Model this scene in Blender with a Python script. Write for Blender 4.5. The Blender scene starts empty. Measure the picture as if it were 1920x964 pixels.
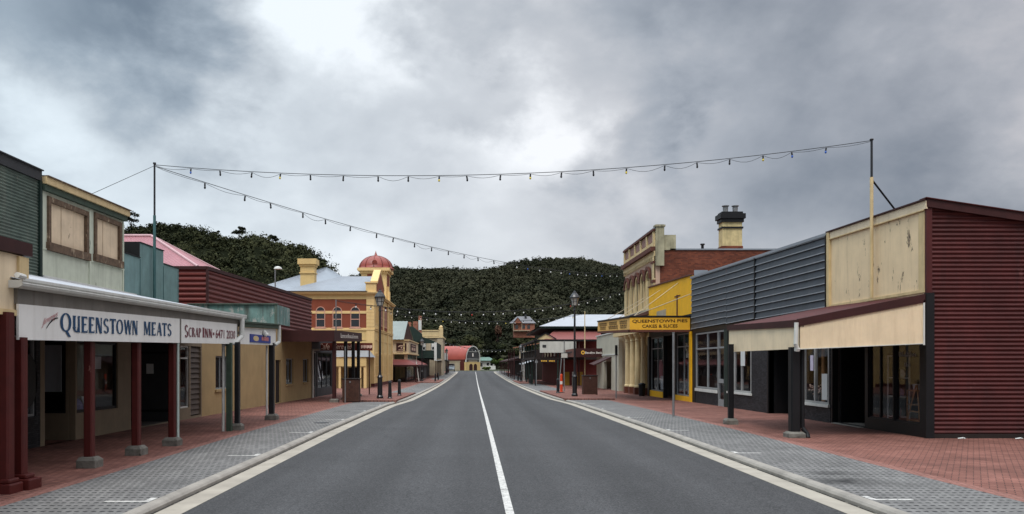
import bpy, bmesh, math, random
import numpy as np
from mathutils import Vector, Matrix
R = math.radians
S = bpy.context.scene
COL = S.collection
random.seed(7)

# ------------------------------------------------------------------ camera
cam_d = bpy.data.cameras.new("camera")
cam = bpy.data.objects.new("camera", cam_d); COL.objects.link(cam)
cam.location = (0, 0, 2.1); cam.rotation_euler = (R(90), 0, 0)
cam_d.sensor_width = 36; cam_d.lens = 28.125
cam_d.shift_x = 0.0375; cam_d.shift_y = 0.1042
cam_d.clip_start = 0.1; cam_d.clip_end = 6000
S.camera = cam

# ------------------------------------------------------------------ sky
SUN_EL, SUN_AZ = 62, 200          # azimuth clockwise from +Y
SKY_STR = 0.1
w = bpy.data.worlds.new("World"); S.world = w; w.use_nodes = True
nt = w.node_tree; nt.nodes.clear()
def wn(t, **k):
    n = nt.nodes.new(t)
    for a, b in k.items(): setattr(n, a, b)
    return n
L = nt.links.new
def wmath(op, a, b=None, c=None, clamp=False):
    n = wn('ShaderNodeMath', operation=op); n.use_clamp = clamp
    for i, v in enumerate((a, b, c)):
        if v is None: continue
        if isinstance(v, (int, float)): n.inputs[i].default_value = v
        else: L(v, n.inputs[i])
    return n.outputs[0]
tc = wn('ShaderNodeTexCoord')
sep = wn('ShaderNodeSeparateXYZ'); L(tc.outputs['Generated'], sep.inputs[0])
zz = wmath('ADD', wmath('MAXIMUM', sep.outputs[2], 0.0), 0.16)
px_ = wmath('DIVIDE', sep.outputs[0], zz); py_ = wmath('DIVIDE', sep.outputs[1], zz)
comb = wn('ShaderNodeCombineXYZ'); L(px_, comb.inputs[0]); L(py_, comb.inputs[1])
def wnoise(vec, scale, detail, rough, dist=0.0):
    n = wn('ShaderNodeTexNoise'); n.inputs['Scale'].default_value = scale
    n.inputs['Detail'].default_value = detail; n.inputs['Roughness'].default_value = rough
    n.inputs['Distortion'].default_value = dist
    L(vec, n.inputs['Vector']); return n
n_big = wnoise(comb.outputs[0], 0.55, 3, 0.5, 0.2)
mpc = wn('ShaderNodeMapping'); mpc.inputs['Scale'].default_value = (1, 1, 1.55); mpc.inputs['Rotation'].default_value = (0, R(-14), 0); L(tc.outputs['Generated'], mpc.inputs[0])
n_mid = wnoise(mpc.outputs[0], 3.4, 8, 0.50, 0.15)
n_fine = wnoise(mpc.outputs[0], 8.0, 8, 0.56, 0.10)
# warp the direction so the placed cloud masses have ragged outlines
wv = wn('ShaderNodeVectorMath', operation='SUBTRACT'); L(n_fine.outputs['Color'], wv.inputs[0]); wv.inputs[1].default_value = (.5, .5, .5)
ws = wn('ShaderNodeVectorMath', operation='SCALE'); L(wv.outputs[0], ws.inputs[0]); ws.inputs['Scale'].default_value = 0.34
wa = wn('ShaderNodeVectorMath', operation='ADD'); L(tc.outputs['Generated'], wa.inputs[0]); L(ws.outputs[0], wa.inputs[1])
wnm = wn('ShaderNodeVectorMath', operation='NORMALIZE'); L(wa.outputs[0], wnm.inputs[0])
def lobe(px, py, sig, amp):
    v = Vector((px - 888, 1500, 682 - py)).normalized()
    d = wn('ShaderNodeVectorMath', operation='DOT_PRODUCT'); L(wnm.outputs[0], d.inputs[0]); d.inputs[1].default_value = v
    k = 2 / (sig / 1500) ** 2 / 2
    e = wmath('EXPONENT', wmath('MULTIPLY', wmath('SUBTRACT', d.outputs['Value'], 1.0), k))
    return wmath('MULTIPLY', e, amp)
acc = wmath('ADD', wmath('MULTIPLY', wmath('SUBTRACT', n_big.outputs['Fac'], .5), .30),
            wmath('MULTIPLY', wmath('SUBTRACT', n_mid.outputs['Fac'], .5), .95))
acc = wmath('ADD', acc, wmath('MULTIPLY', wmath('SUBTRACT', n_fine.outputs['Fac'], .5), .42))
for a in ((620, 40, 115, .34), (700, 90, 70, .20), (960, 200, 75, .19), (1030, 245, 60, .16), (1320, 215, 60, .16), (870, 150, 60, .12),
          (860, 430, 420, .24), (350, 380, 240, .13), (140, 210, 100, .10), (420, 190, 110, .10), (60, 330, 130, .16),
          (190, 40, 200, -.19), (60, 20, 90, -.05), (830, 60, 120, -.30), (1190, 235, 115, -.34), (900, 215, 45, -.2), (330, 90, 110, -.16),
          (1720, 240, 280, -.17), (1430, 90, 160, -.08), (1860, 90, 150, .06), (1780, 380, 160, -.13), (600, 250, 110, -.05),
          (1050, 40, 70, -.04)):
    acc = wmath('ADD', acc, lobe(*a))
val = wmath('ADD', acc, 0.525, clamp=True)
ramp = wn('ShaderNodeValToRGB'); L(val, ramp.inputs[0])
els = ramp.color_ramp.elements
els[0].position = 0.0; els[0].color = (.095, .115, .145, 1)
els[1].position = 1.0; els[1].color = (.74, .74, .74, 1)
for p, c in ((.20, (.155, .18, .212, 1)), (.42, (.29, .315, .345, 1)), (.62, (.44, .45, .465, 1)), (.85, (.62, .625, .63, 1))):
    e = els.new(p); e.color = c
# warm/purple tint to the right, teal to the left, as the clouds have
tint = wn('ShaderNodeMixRGB', blend_type='MULTIPLY'); tint.inputs[0].default_value = 1
tr = wn('ShaderNodeValToRGB'); L(wmath('ADD', wmath('MULTIPLY', sep.outputs[0], .9), .5, clamp=True), tr.inputs[0])
tr.color_ramp.elements[0].color = (.88, 1.0, 1.08, 1); tr.color_ramp.elements[1].color = (1.05, 1.0, 1.0, 1)
L(ramp.outputs[0], tint.inputs[1]); L(tr.outputs[0], tint.inputs[2])
sky = wn('ShaderNodeTexSky'); sky.sky_type = 'NISHITA'; sky.sun_disc = False
sky.sun_elevation = R(SUN_EL); sky.sun_rotation = R(SUN_AZ)
up = wn('ShaderNodeMixRGB', blend_type='MULTIPLY'); up.inputs[0].default_value = 1
L(tint.outputs[0], up.inputs[1]); k_ = 1.0 / SKY_STR
# overhead sky, unseen above the frame, is brightened as added light; behind stays even
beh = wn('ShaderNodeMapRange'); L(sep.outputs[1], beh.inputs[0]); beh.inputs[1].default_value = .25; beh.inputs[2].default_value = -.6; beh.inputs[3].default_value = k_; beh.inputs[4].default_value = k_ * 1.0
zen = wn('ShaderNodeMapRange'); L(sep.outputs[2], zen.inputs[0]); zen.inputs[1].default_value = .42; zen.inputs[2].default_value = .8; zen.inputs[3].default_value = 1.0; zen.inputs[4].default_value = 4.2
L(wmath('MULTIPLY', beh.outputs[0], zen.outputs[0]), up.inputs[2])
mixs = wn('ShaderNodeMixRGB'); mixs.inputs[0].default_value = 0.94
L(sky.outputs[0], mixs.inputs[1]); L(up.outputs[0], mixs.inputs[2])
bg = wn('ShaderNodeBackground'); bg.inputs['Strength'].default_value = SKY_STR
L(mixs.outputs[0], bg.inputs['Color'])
wo = wn('ShaderNodeOutputWorld'); L(bg.outputs[0], wo.inputs['Surface'])

# ------------------------------------------------------------------ sun
sd = bpy.data.lights.new("sun", 'SUN'); sd.energy = 1.5; sd.angle = R(18); sd.color = (1, .955, .89)
so = bpy.data.objects.new("sun", sd); COL.objects.link(so)
az, el = R(SUN_AZ), R(SUN_EL)
sv = Vector((math.sin(az) * math.cos(el), math.cos(az) * math.cos(el), math.sin(el)))
so.rotation_euler = (-sv).to_track_quat('-Z', 'Y').to_euler()
so.location = sv * 60
S.view_settings.view_transform = 'Standard'; S.view_settings.look = 'None'
S.view_settings.exposure = 0.45; S.view_settings.gamma = 1
S.render.engine = 'CYCLES'
S.cycles.max_bounces = 5; S.cycles.diffuse_bounces = 3; S.cycles.glossy_bounces = 2
S.cycles.transparent_max_bounces = 12; S.cycles.transmission_bounces = 3
S.cycles.use_denoising = True

# ------------------------------------------------------------------ helpers
def X(px, d): return (px - 888) / 1500 * d          # real-world metres of a sight line at distance d
def Z(py, d): return 2.1 + (682 - py) / 1500 * d
def D(px, x): return x * 1500 / (px - 888)
GP = ((-60, 0), (24, 0), (34, -.05), (42, -.11), (52, -.19), (62, -.27), (82, -.38), (105, -.42), (125, -.38), (144, -.28), (175, -.13), (210, 0), (250, .05), (400, .05))
def G(d): return float(np.interp(d, [p[0] for p in GP], [p[1] for p in GP]))
def GF(d): return G(d) + .10                          # footpath level
XL, XR = -10.45, 12.15

class FR:
    def __init__(s, O, U, N): s.O, s.U, s.N = Vector(O), Vector(U), Vector(N)
    def p(s, u, v, w=0.0): return s.O + s.U * u + Vector((0, 0, v)) + s.N * w
def leftf(x=XL): return FR((x, 0, 0), (0, 1, 0), (1, 0, 0))
def rightf(x=XR): return FR((x, 0, 0), (0, 1, 0), (-1, 0, 0))
def facef(d): return FR((0, d, 0), (1, 0, 0), (0, -1, 0))

class MB:
    def __init__(s): s.v, s.f, s.m, s.c = [], [], [], []
    def add(s, vs, fs, mi=0):
        o = len(s.v); s.v += [tuple(v) for v in vs]
        s.f += [tuple(i + o for i in f) for f in fs]; s.m += [mi] * len(fs); return s
    def quad(s, a, b, c, d, mi=0): return s.add([a, b, c, d], [(0, 1, 2, 3)], mi)
    def box(s, x0, x1, y0, y1, z0, z1, mi=0):
        vs = [(x, y, z) for z in (z0, z1) for y in (y0, y1) for x in (x0, x1)]
        return s.add(vs, [(0, 2, 3, 1), (4, 5, 7, 6), (0, 1, 5, 4), (2, 6, 7, 3), (0, 4, 6, 2), (1, 3, 7, 5)], mi)
    def fbox(s, fr, u0, u1, v0, v1, w0, w1, mi=0, v0b=None, v1b=None):
        """box in a frame; v0b/v1b = heights at the u1 end (sloping members)"""
        a0, a1 = v0, v1; b0 = v0 if v0b is None else v0b; b1 = v1 if v1b is None else v1b
        vs = []
        for w_ in (w0, w1):
            vs += [fr.p(u0, a0, w_), fr.p(u1, b0, w_), fr.p(u1, b1, w_), fr.p(u0, a1, w_)]
        return s.add(vs, [(0, 3, 2, 1), (4, 5, 6, 7), (0, 1, 5, 4), (1, 2, 6, 5), (2, 3, 7, 6), (3, 0, 4, 7)], mi)
    def prism(s, pts, vec, mi=0):
        n = len(pts); v = Vector(vec); a = [Vector(p) for p in pts]; b = [p + v for p in a]
        fs = [tuple(range(n))[::-1], tuple(range(n, 2 * n))] + [(i, (i + 1) % n, n + (i + 1) % n, n + i) for i in range(n)]
        return s.add(a + b, fs, mi)
    def tube(s, p0, p1, r0, r1=None, n=10, mi=0, cap=True):
        r1 = r0 if r1 is None else r1
        p0, p1 = Vector(p0), Vector(p1); d = (p1 - p0).normalized()
        a = d.orthogonal().normalized(); b = d.cross(a); vs = []
        for p, r in ((p0, r0), (p1, r1)):
            vs += [p + (a * math.cos(2 * math.pi * i / n) + b * math.sin(2 * math.pi * i / n)) * r for i in range(n)]
        fs = [(i, (i + 1) % n, n + (i + 1) % n, n + i) for i in range(n)]
        if cap: fs += [tuple(range(n))[::-1], tuple(range(n, 2 * n))]
        return s.add(vs, fs, mi)
    def path(s, pts, r, n=8, mi=0):
        for a, b in zip(pts, pts[1:]): s.tube(a, b, r, r, n, mi)
        return s
    def wire(s, pts, r, mi=0, n=4):
        """one continuous thin tube along pts"""
        pts = [Vector(p) for p in pts]; vs = []; fs = []
        for i, p in enumerate(pts):
            d = (pts[min(i + 1, len(pts) - 1)] - pts[max(i - 1, 0)]).normalized()
            a = d.cross(Vector((0, 0, 1)));
            a = a.normalized() if a.length > 1e-4 else Vector((1, 0, 0)); b = d.cross(a)
            vs += [p + (a * math.cos(2 * math.pi * k / n) + b * math.sin(2 * math.pi * k / n)) * r for k in range(n)]
        for i in range(len(pts) - 1):
            for k in range(n): fs.append((i * n + k, i * n + (k + 1) % n, (i + 1) * n + (k + 1) % n, (i + 1) * n + k))
        return s.add(vs, fs, mi)
    def lathe(s, c, prof, n=16, mi=0, rot=0.0):
        c = Vector(c); vs = []
        for r, z in prof:
            vs += [c + Vector((r * math.cos(rot + 2 * math.pi * i / n), r * math.sin(rot + 2 * math.pi * i / n), z)) for i in range(n)]
        fs = []
        for j in range(len(prof) - 1):
            fs += [(j * n + i, j * n + (i + 1) % n, (j + 1) * n + (i + 1) % n, (j + 1) * n + i) for i in range(n)]
        fs += [tuple(range(n))[::-1], tuple(range((len(prof) - 1) * n, len(prof) * n))]
        return s.add(vs, fs, mi)
    def wall(s, fr, u0, u1, v0, v1, holes=(), th=.2, mi=0, top=None):
        """welded wall panel with rectangular holes; face at w=0, back at w=-th. top(u) overrides v1"""
        us = sorted({u0, u1, *[h[0] for h in holes], *[h[1] for h in holes]}); vs_ = sorted({v0, v1, *[h[2] for h in holes], *[h[3] for h in holes]})
        us = [u for u in us if u0 - 1e-6 <= u <= u1 + 1e-6]; vs_ = [v for v in vs_ if v0 - 1e-6 <= v <= v1 + 1e-6]
        nu, nv = len(us), len(vs_); base = len(s.v)
        for w_ in (0, -th):
            for j in range(nv):
                for i in range(nu):
                    v = vs_[j]
                    if top and j == nv - 1: v = top(us[i])
                    s.v.append(tuple(fr.p(us[i], v, w_)))
        def idx(i, j, k): return base + k * nu * nv + j * nu + i
        def solid(i, j):
            if not (0 <= i < nu - 1 and 0 <= j < nv - 1): return False
            cu, cv = (us[i] + us[i + 1]) / 2, (vs_[j] + vs_[j + 1]) / 2
            return not any(h[0] < cu < h[1] and h[2] < cv < h[3] for h in holes)
        def f(*q): s.f.append(q); s.m.append(mi)
        for i in range(nu - 1):
            for j in range(nv - 1):
                if not solid(i, j): continue
                f(idx(i, j, 0), idx(i + 1, j, 0), idx(i + 1, j + 1, 0), idx(i, j + 1, 0))
                f(idx(i, j, 1), idx(i, j + 1, 1), idx(i + 1, j + 1, 1), idx(i + 1, j, 1))
                if not solid(i - 1, j): f(idx(i, j, 0), idx(i, j + 1, 0), idx(i, j + 1, 1), idx(i, j, 1))
                if not solid(i + 1, j): f(idx(i + 1, j, 0), idx(i + 1, j, 1), idx(i + 1, j + 1, 1), idx(i + 1, j + 1, 0))
                if not solid(i, j - 1): f(idx(i, j, 0), idx(i, j, 1), idx(i + 1, j, 1), idx(i + 1, j, 0))
                if not solid(i, j + 1): f(idx(i, j + 1, 0), idx(i + 1, j + 1, 0), idx(i + 1, j + 1, 1), idx(i, j + 1, 1))
        return s
    def corr(s, fr, u0, u1, v0, v1, pitch, amp, horiz=True, mi=0, prof='sin', w=0.0, v1b=None, seg=6):
        """corrugated sheet. horiz: ridges run along u"""
        if horiz:
            n = max(2, int((v1 - v0) / pitch * seg)); vs = []
            for k in range(n + 1):
                v = v0 + (v1 - v0) * k / n; ph = (v - v0) / pitch
                if prof == 'sin': ww = amp * math.sin(2 * math.pi * ph)
                elif prof == 'lap': ww = amp * (1 - (ph % 1.0)) 
                else: ww = amp * max(-1, min(1, 2.2 * math.sin(2 * math.pi * ph)))
                sc = 1.0 if v1b is None else (v1b - v0) / (v1 - v0)
                vs += [fr.p(u0, v, w + ww), fr.p(u1, v0 + (v - v0) * sc, w + ww)]
            return s.add(vs, [(2 * k, 2 * k + 1, 2 * k + 3, 2 * k + 2) for k in range(n)], mi)
        n = max(2, int(abs(u1 - u0) / pitch * seg)); vs = []
        for k in range(n + 1):
            t = k / n; u = u0 + (u1 - u0) * t; ph = abs(u - u0) / pitch
            ww = amp * (math.sin(2 * math.pi * ph) if prof == 'sin' else max(-1, min(1, 2.2 * math.sin(2 * math.pi * ph))))
            vt = v1 if v1b is None else v1 + (v1b - v1) * t
            vs += [fr.p(u, v0, w + ww), fr.p(u, vt, w + ww)]
        return s.add(vs, [(2 * k, 2 * k + 2, 2 * k + 3, 2 * k + 1) for k in range(n)], mi)
    def sheet(s, a, b, c, d, pitch, amp, mi=0):
        """corrugated roof quad a-b (eave) d-c (ridge); ridges run a->d"""
        a, b, c, d = map(Vector, (a, b, c, d)); nrm = (b - a).cross(d - a).normalized()
        n = max(2, int((b - a).length / pitch * 4)); vs = []
        for k in range(n + 1):
            t = k / n; o = nrm * (amp * math.sin(2 * math.pi * k / 4))
            vs += [a.lerp(b, t) + o, d.lerp(c, t) + o]
        return s.add(vs, [(2 * k, 2 * k + 2, 2 * k + 3, 2 * k + 1) for k in range(n)], mi)
    def build(s, name, mats, parent=None, smooth=False, bevel=0, label=None, cat=None, group=None, kind=None):
        me = bpy.data.meshes.new(name)
        off = Vector((0, 0, 0))
        if parent is not None:
            p = parent
            while p is not None: off += p.location; p = p.parent
        elif kind != 'structure' and s.v:
            a = np.array(s.v); lo, hi = a.min(0), a.max(0); off = Vector(((lo[0] + hi[0]) / 2, (lo[1] + hi[1]) / 2, lo[2]))
        me.from_pydata([(v[0] - off[0], v[1] - off[1], v[2] - off[2]) for v in s.v], [], s.f)
        if not isinstance(mats, (list, tuple)): mats = [mats]
        for m in mats: me.materials.append(m)
        for p_, mi in zip(me.polygons, s.m): p_.material_index = mi; p_.use_smooth = smooth
        me.update()
        if len(me.polygons) < 20000 and len(mats) == 1:
            bm_ = bmesh.new(); bm_.from_mesh(me); bmesh.ops.recalc_face_normals(bm_, faces=bm_.faces[:]); bm_.to_mesh(me); bm_.free()
        o = bpy.data.objects.new(name, me); COL.objects.link(o)
        if parent is not None: o.parent = parent
        else: o.location = off
        if bevel:
            b = o.modifiers.new("bevel", 'BEVEL'); b.width = bevel; b.segments = 2; b.limit_method = 'ANGLE'; b.angle_limit = R(40)
        if label: o["label"] = label
        if cat: o["category"] = cat
        if group: o["group"] = group
        if kind: o["kind"] = kind
        return o

def boxes(name, m, parent, items):
    """each item is an object of its own: 6 numbers, or (frame, u0, u1, v0, v1, w0, w1)"""
    for it in items:
        q = MB()
        if len(it) == 6: q.box(*it)
        else: q.fbox(*it)
        q.build(name, m, parent)

def thing(name, label, cat, loc, group=None):
    o = bpy.data.objects.new(name, None); COL.objects.link(o); o.location = loc
    o.empty_display_size = .3
    o["label"] = label; o["category"] = cat
    if group: o["group"] = group
    return o
def copy_thing(root, loc, label, group=None):
    r = root.copy(); COL.objects.link(r); r.location = loc; r["label"] = label
    if group: r["group"] = group
    def rec(a, b):
        for ch in list(a.children):
            c = ch.copy(); COL.objects.link(c); c.parent = b; rec(ch, c)
    rec(root, r)
    return r

# ------------------------------------------------------------------ materials
_mats = {}
def mat(name, col, rough=.7, var=.12, vs=3.0, metal=0.0, bump=0.0, bs=30.0, streak=0.0, streak_col=(.05, .035, .025), spec=.3, fleck=0.0, fleck_col=(.1, .08, .06), fleck_scale=2.5):
    """painted / weathered surface: base colour with soft mottling, vertical dirt runs and flecks of peeled paint"""
    if name in _mats: return _mats[name]
    m = bpy.data.materials.new(name); m.use_nodes = True; t = m.node_tree; N = t.nodes; K = t.links.new
    b = N['Principled BSDF']; b.inputs['Roughness'].default_value = rough; b.inputs['Metallic'].default_value = metal
    b.inputs['Specular IOR Level'].default_value = spec
    g = N.new('ShaderNodeNewGeometry')
    n1 = N.new('ShaderNodeTexNoise'); n1.inputs['Scale'].default_value = vs; n1.inputs['Detail'].default_value = 5; n1.inputs['Roughness'].default_value = .6
    K(g.outputs['Position'], n1.inputs['Vector'])
    mr = N.new('ShaderNodeMapRange'); mr.inputs[1].default_value = .3; mr.inputs[2].default_value = .7
    mr.inputs[3].default_value = 1 - var; mr.inputs[4].default_value = 1 + var * .6; K(n1.outputs['Fac'], mr.inputs[0])
    mul = N.new('ShaderNodeMixRGB'); mul.blend_type = 'MULTIPLY'; mul.inputs[0].default_value = 1
    mul.inputs[1].default_value = (*col, 1); K(mr.outputs[0], mul.inputs[2]); out = mul.outputs[0]
    if streak > 0:
        mp = N.new('ShaderNodeMapping'); mp.inputs['Scale'].default_value = (3.5, 3.5, .28); K(g.outputs['Position'], mp.inputs[0])
        n2 = N.new('ShaderNodeTexNoise'); n2.inputs['Scale'].default_value = 1.6; n2.inputs['Detail'].default_value = 6; n2.inputs['Roughness'].default_value = .65
        K(mp.outputs[0], n2.inputs['Vector'])
        r2 = N.new('ShaderNodeMapRange'); r2.inputs[1].default_value = .50; r2.inputs[2].default_value = .78; r2.inputs[3].default_value = 0; r2.inputs[4].default_value = streak
        K(n2.outputs['Fac'], r2.inputs[0])
        mx = N.new('ShaderNodeMixRGB'); K(r2.outputs[0], mx.inputs[0]); K(out, mx.inputs[1]); mx.inputs[2].default_value = (*streak_col, 1); out = mx.outputs[0]
    if fleck > 0:
        mp = N.new('ShaderNodeMapping'); mp.inputs['Scale'].default_value = (1, 1, .45); K(g.outputs['Position'], mp.inputs[0])
        n3 = N.new('ShaderNodeTexNoise'); n3.inputs['Scale'].default_value = fleck_scale; n3.inputs['Detail'].default_value = 9; n3.inputs['Roughness'].default_value = .72
        K(mp.outputs[0], n3.inputs['Vector'])
        r3 = N.new('ShaderNodeMapRange'); r3.inputs[1].default_value = .68 - fleck * .1; r3.inputs[2].default_value = .71 - fleck * .1; K(n3.outputs['Fac'], r3.inputs[0])
        mx = N.new('ShaderNodeMixRGB'); K(r3.outputs[0], mx.inputs[0]); K(out, mx.inputs[1]); mx.inputs[2].default_value = (*fleck_col, 1); out = mx.outputs[0]
    K(out, b.inputs['Base Color'])
    if bump > 0:
        n4 = N.new('ShaderNodeTexNoise'); n4.inputs['Scale'].default_value = bs; n4.inputs['Detail'].default_value = 4; K(g.outputs['Position'], n4.inputs['Vector'])
        bp = N.new('ShaderNodeBump'); bp.inputs['Strength'].default_value = bump; bp.inputs['Distance'].default_value = .01
        K(n4.outputs['Fac'], bp.inputs['Height']); K(bp.outputs[0], b.inputs['Normal'])
    _mats[name] = m; return m

def brick_mat(name, c1, c2, mortar, bw, bh, rot=0.0, plane='xy', msize=.008, rough=.85, offset=.5, var=.15, dash=None, extra=None):
    m = bpy.data.materials.new(name); m.use_nodes = True; t = m.node_tree; N = t.nodes; K = t.links.new
    b = N['Principled BSDF']; b.inputs['Roughness'].default_value = rough; b.inputs['Specular IOR Level'].default_value = .2
    g = N.new('ShaderNodeNewGeometry'); sp = N.new('ShaderNodeSeparateXYZ'); K(g.outputs['Position'], sp.inputs[0])
    cb = N.new('ShaderNodeCombineXYZ')
    a, c = {'xy': (0, 1), 'yz': (1, 2), 'xz': (0, 2)}[plane]
    K(sp.outputs[a], cb.inputs[0]); K(sp.outputs[c], cb.inputs[1])
    mp = N.new('ShaderNodeMapping'); mp.inputs['Rotation'].default_value = (0, 0, rot); K(cb.outputs[0], mp.inputs[0])
    br = N.new('ShaderNodeTexBrick'); br.offset = offset; br.inputs['Scale'].default_value = 1.0
    br.inputs['Brick Width'].default_value = bw; br.inputs['Row Height'].default_value = bh; br.inputs['Mortar Size'].default_value = msize
    br.inputs['Mortar Smooth'].default_value = .3; br.inputs['Bias'].default_value = 0
    br.inputs['Color1'].default_value = (*c1, 1); br.inputs['Color2'].default_value = (*c2, 1); br.inputs['Mortar'].default_value = (*mortar, 1)
    K(mp.outputs[0], br.inputs['Vector'])
    n1 = N.new('ShaderNodeTexNoise'); n1.inputs['Scale'].default_value = .7; n1.inputs['Detail'].default_value = 8; n1.inputs['Roughness'].default_value = .65; K(g.outputs['Position'], n1.inputs['Vector'])
    mr = N.new('ShaderNodeMapRange'); mr.inputs[1].default_value = .3; mr.inputs[2].default_value = .7; mr.inputs[3].default_value = 1 - var; mr.inputs[4].default_value = 1 + var
    K(n1.outputs['Fac'], mr.inputs[0])
    mul = N.new('ShaderNodeMixRGB'); mul.blend_type = 'MULTIPLY'; mul.inputs[0].default_value = 1; K(br.outputs['Color'], mul.inputs[1]); K(mr.outputs[0], mul.inputs[2])
    out = mul.outputs[0]
    def mth(op, x, y=None):
        n = N.new('ShaderNodeMath'); n.operation = op
        for i, v in enumerate((x, y)):
            if v is None: continue
            if isinstance(v, (int, float)): n.inputs[i].default_value = v
            else: K(v, n.inputs[i])
        return n.outputs[0]
    if dash:
        du, dv, fu, fv, dcol, amt = dash
        u = mth('DIVIDE', sp.outputs[a], du); v = mth('DIVIDE', sp.outputs[c], dv)
        row = mth('FLOOR', v); u2 = mth('ADD', u, mth('MULTIPLY', mth('MODULO', row, 2.0), .5))
        # ragged dash ends
        n5 = N.new('ShaderNodeTexNoise'); n5.inputs['Scale'].default_value = 9; K(g.outputs['Position'], n5.inputs['Vector'])
        j = mth('MULTIPLY', mth('SUBTRACT', n5.outputs['Fac'], .5), .5)
        inu = mth('LESS_THAN', mth('FRACT', u2), mth('ADD', j, fu)); inv = mth('LESS_THAN', mth('FRACT', v), mth('ADD', mth('MULTIPLY', j, .6), fv))
        fac = mth('MULTIPLY', mth('MULTIPLY', inu, inv), amt)
        mx = N.new('ShaderNodeMixRGB'); K(fac, mx.inputs[0]); K(out, mx.inputs[1]); mx.inputs[2].default_value = (*dcol, 1); out = mx.outputs[0]
    for (sx, sy, rx, ry, amt) in (extra or ()):
        nx = mth('DIVIDE', mth('SUBTRACT', sp.outputs[0], sx), rx); ny = mth('DIVIDE', mth('SUBTRACT', sp.outputs[1], sy), ry)
        r2 = mth('ADD', mth('MULTIPLY', nx, nx), mth('MULTIPLY', ny, ny))
        n6 = N.new('ShaderNodeTexNoise'); n6.inputs['Scale'].default_value = 3.5; n6.inputs['Detail'].default_value = 6; K(g.outputs['Position'], n6.inputs['Vector'])
        e = mth('MULTIPLY', mth('EXPONENT', mth('MULTIPLY', r2, -1.0)), mth('MULTIPLY', n6.outputs['Fac'], amt * 1.8))
        mx = N.new('ShaderNodeMixRGB'); K(e, mx.inputs[0]); K(out, mx.inputs[1]); mx.inputs[2].default_value = (.02, .02, .02, 1); out = mx.outputs[0]
    K(out, b.inputs['Base Color'])
    bp = N.new('ShaderNodeBump'); bp.inputs['Strength'].default_value = .5; bp.inputs['Distance'].default_value = .006; bp.invert = True
    K(br.outputs['Fac'], bp.inputs['Height']); K(bp.outputs[0], b.inputs['Normal'])
    return m

def glass_mat(name, tint=.55, refl=1.0):
    m = bpy.data.materials.new(name); m.use_nodes = True; t = m.node_tree; N = t.nodes; K = t.links.new
    N.remove(N['Principled BSDF']); out = N['Material Output']
    tr = N.new('ShaderNodeBsdfTransparent'); tr.inputs[0].default_value = (tint, tint, tint * 1.02, 1)
    gl = N.new('ShaderNodeBsdfGlossy'); gl.inputs['Roughness'].default_value = .02
    g = N.new('ShaderNodeNewGeometry'); n = N.new('ShaderNodeTexNoise'); n.inputs['Scale'].default_value = .8; K(g.outputs['Position'], n.inputs['Vector'])
    bp = N.new('ShaderNodeBump'); bp.inputs['Strength'].default_value = .06; bp.inputs['Distance'].default_value = .05; K(n.outputs['Fac'], bp.inputs['Height']); K(bp.outputs[0], gl.inputs['Normal'])
    def mt(op, x, y):
        q = N.new('ShaderNodeMath'); q.operation = op
        for i, v in enumerate((x, y)):
            if isinstance(v, (int, float)): q.inputs[i].default_value = v
            elif v is not None: K(v, q.inputs[i])
        return q
    dp = N.new('ShaderNodeVectorMath'); dp.operation = 'DOT_PRODUCT'; K(g.outputs['Incoming'], dp.inputs[0]); K(g.outputs['True Normal'], dp.inputs[1])
    ab = mt('ABSOLUTE', dp.outputs['Value'], None); om = mt('SUBTRACT', 1.0, ab.outputs[0]); pw = mt('POWER', om.outputs[0], 5.0)
    mu = mt('MULTIPLY', mt('ADD', mt('MULTIPLY', pw.outputs[0], .9).outputs[0], .05).outputs[0], refl)
    mx = N.new('ShaderNodeMixShader'); K(mu.outputs[0], mx.inputs[0]); K(tr.outputs[0], mx.inputs[1]); K(gl.outputs[0], mx.inputs[2]); K(mx.outputs[0], out.inputs['Surface'])
    return m

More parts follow.
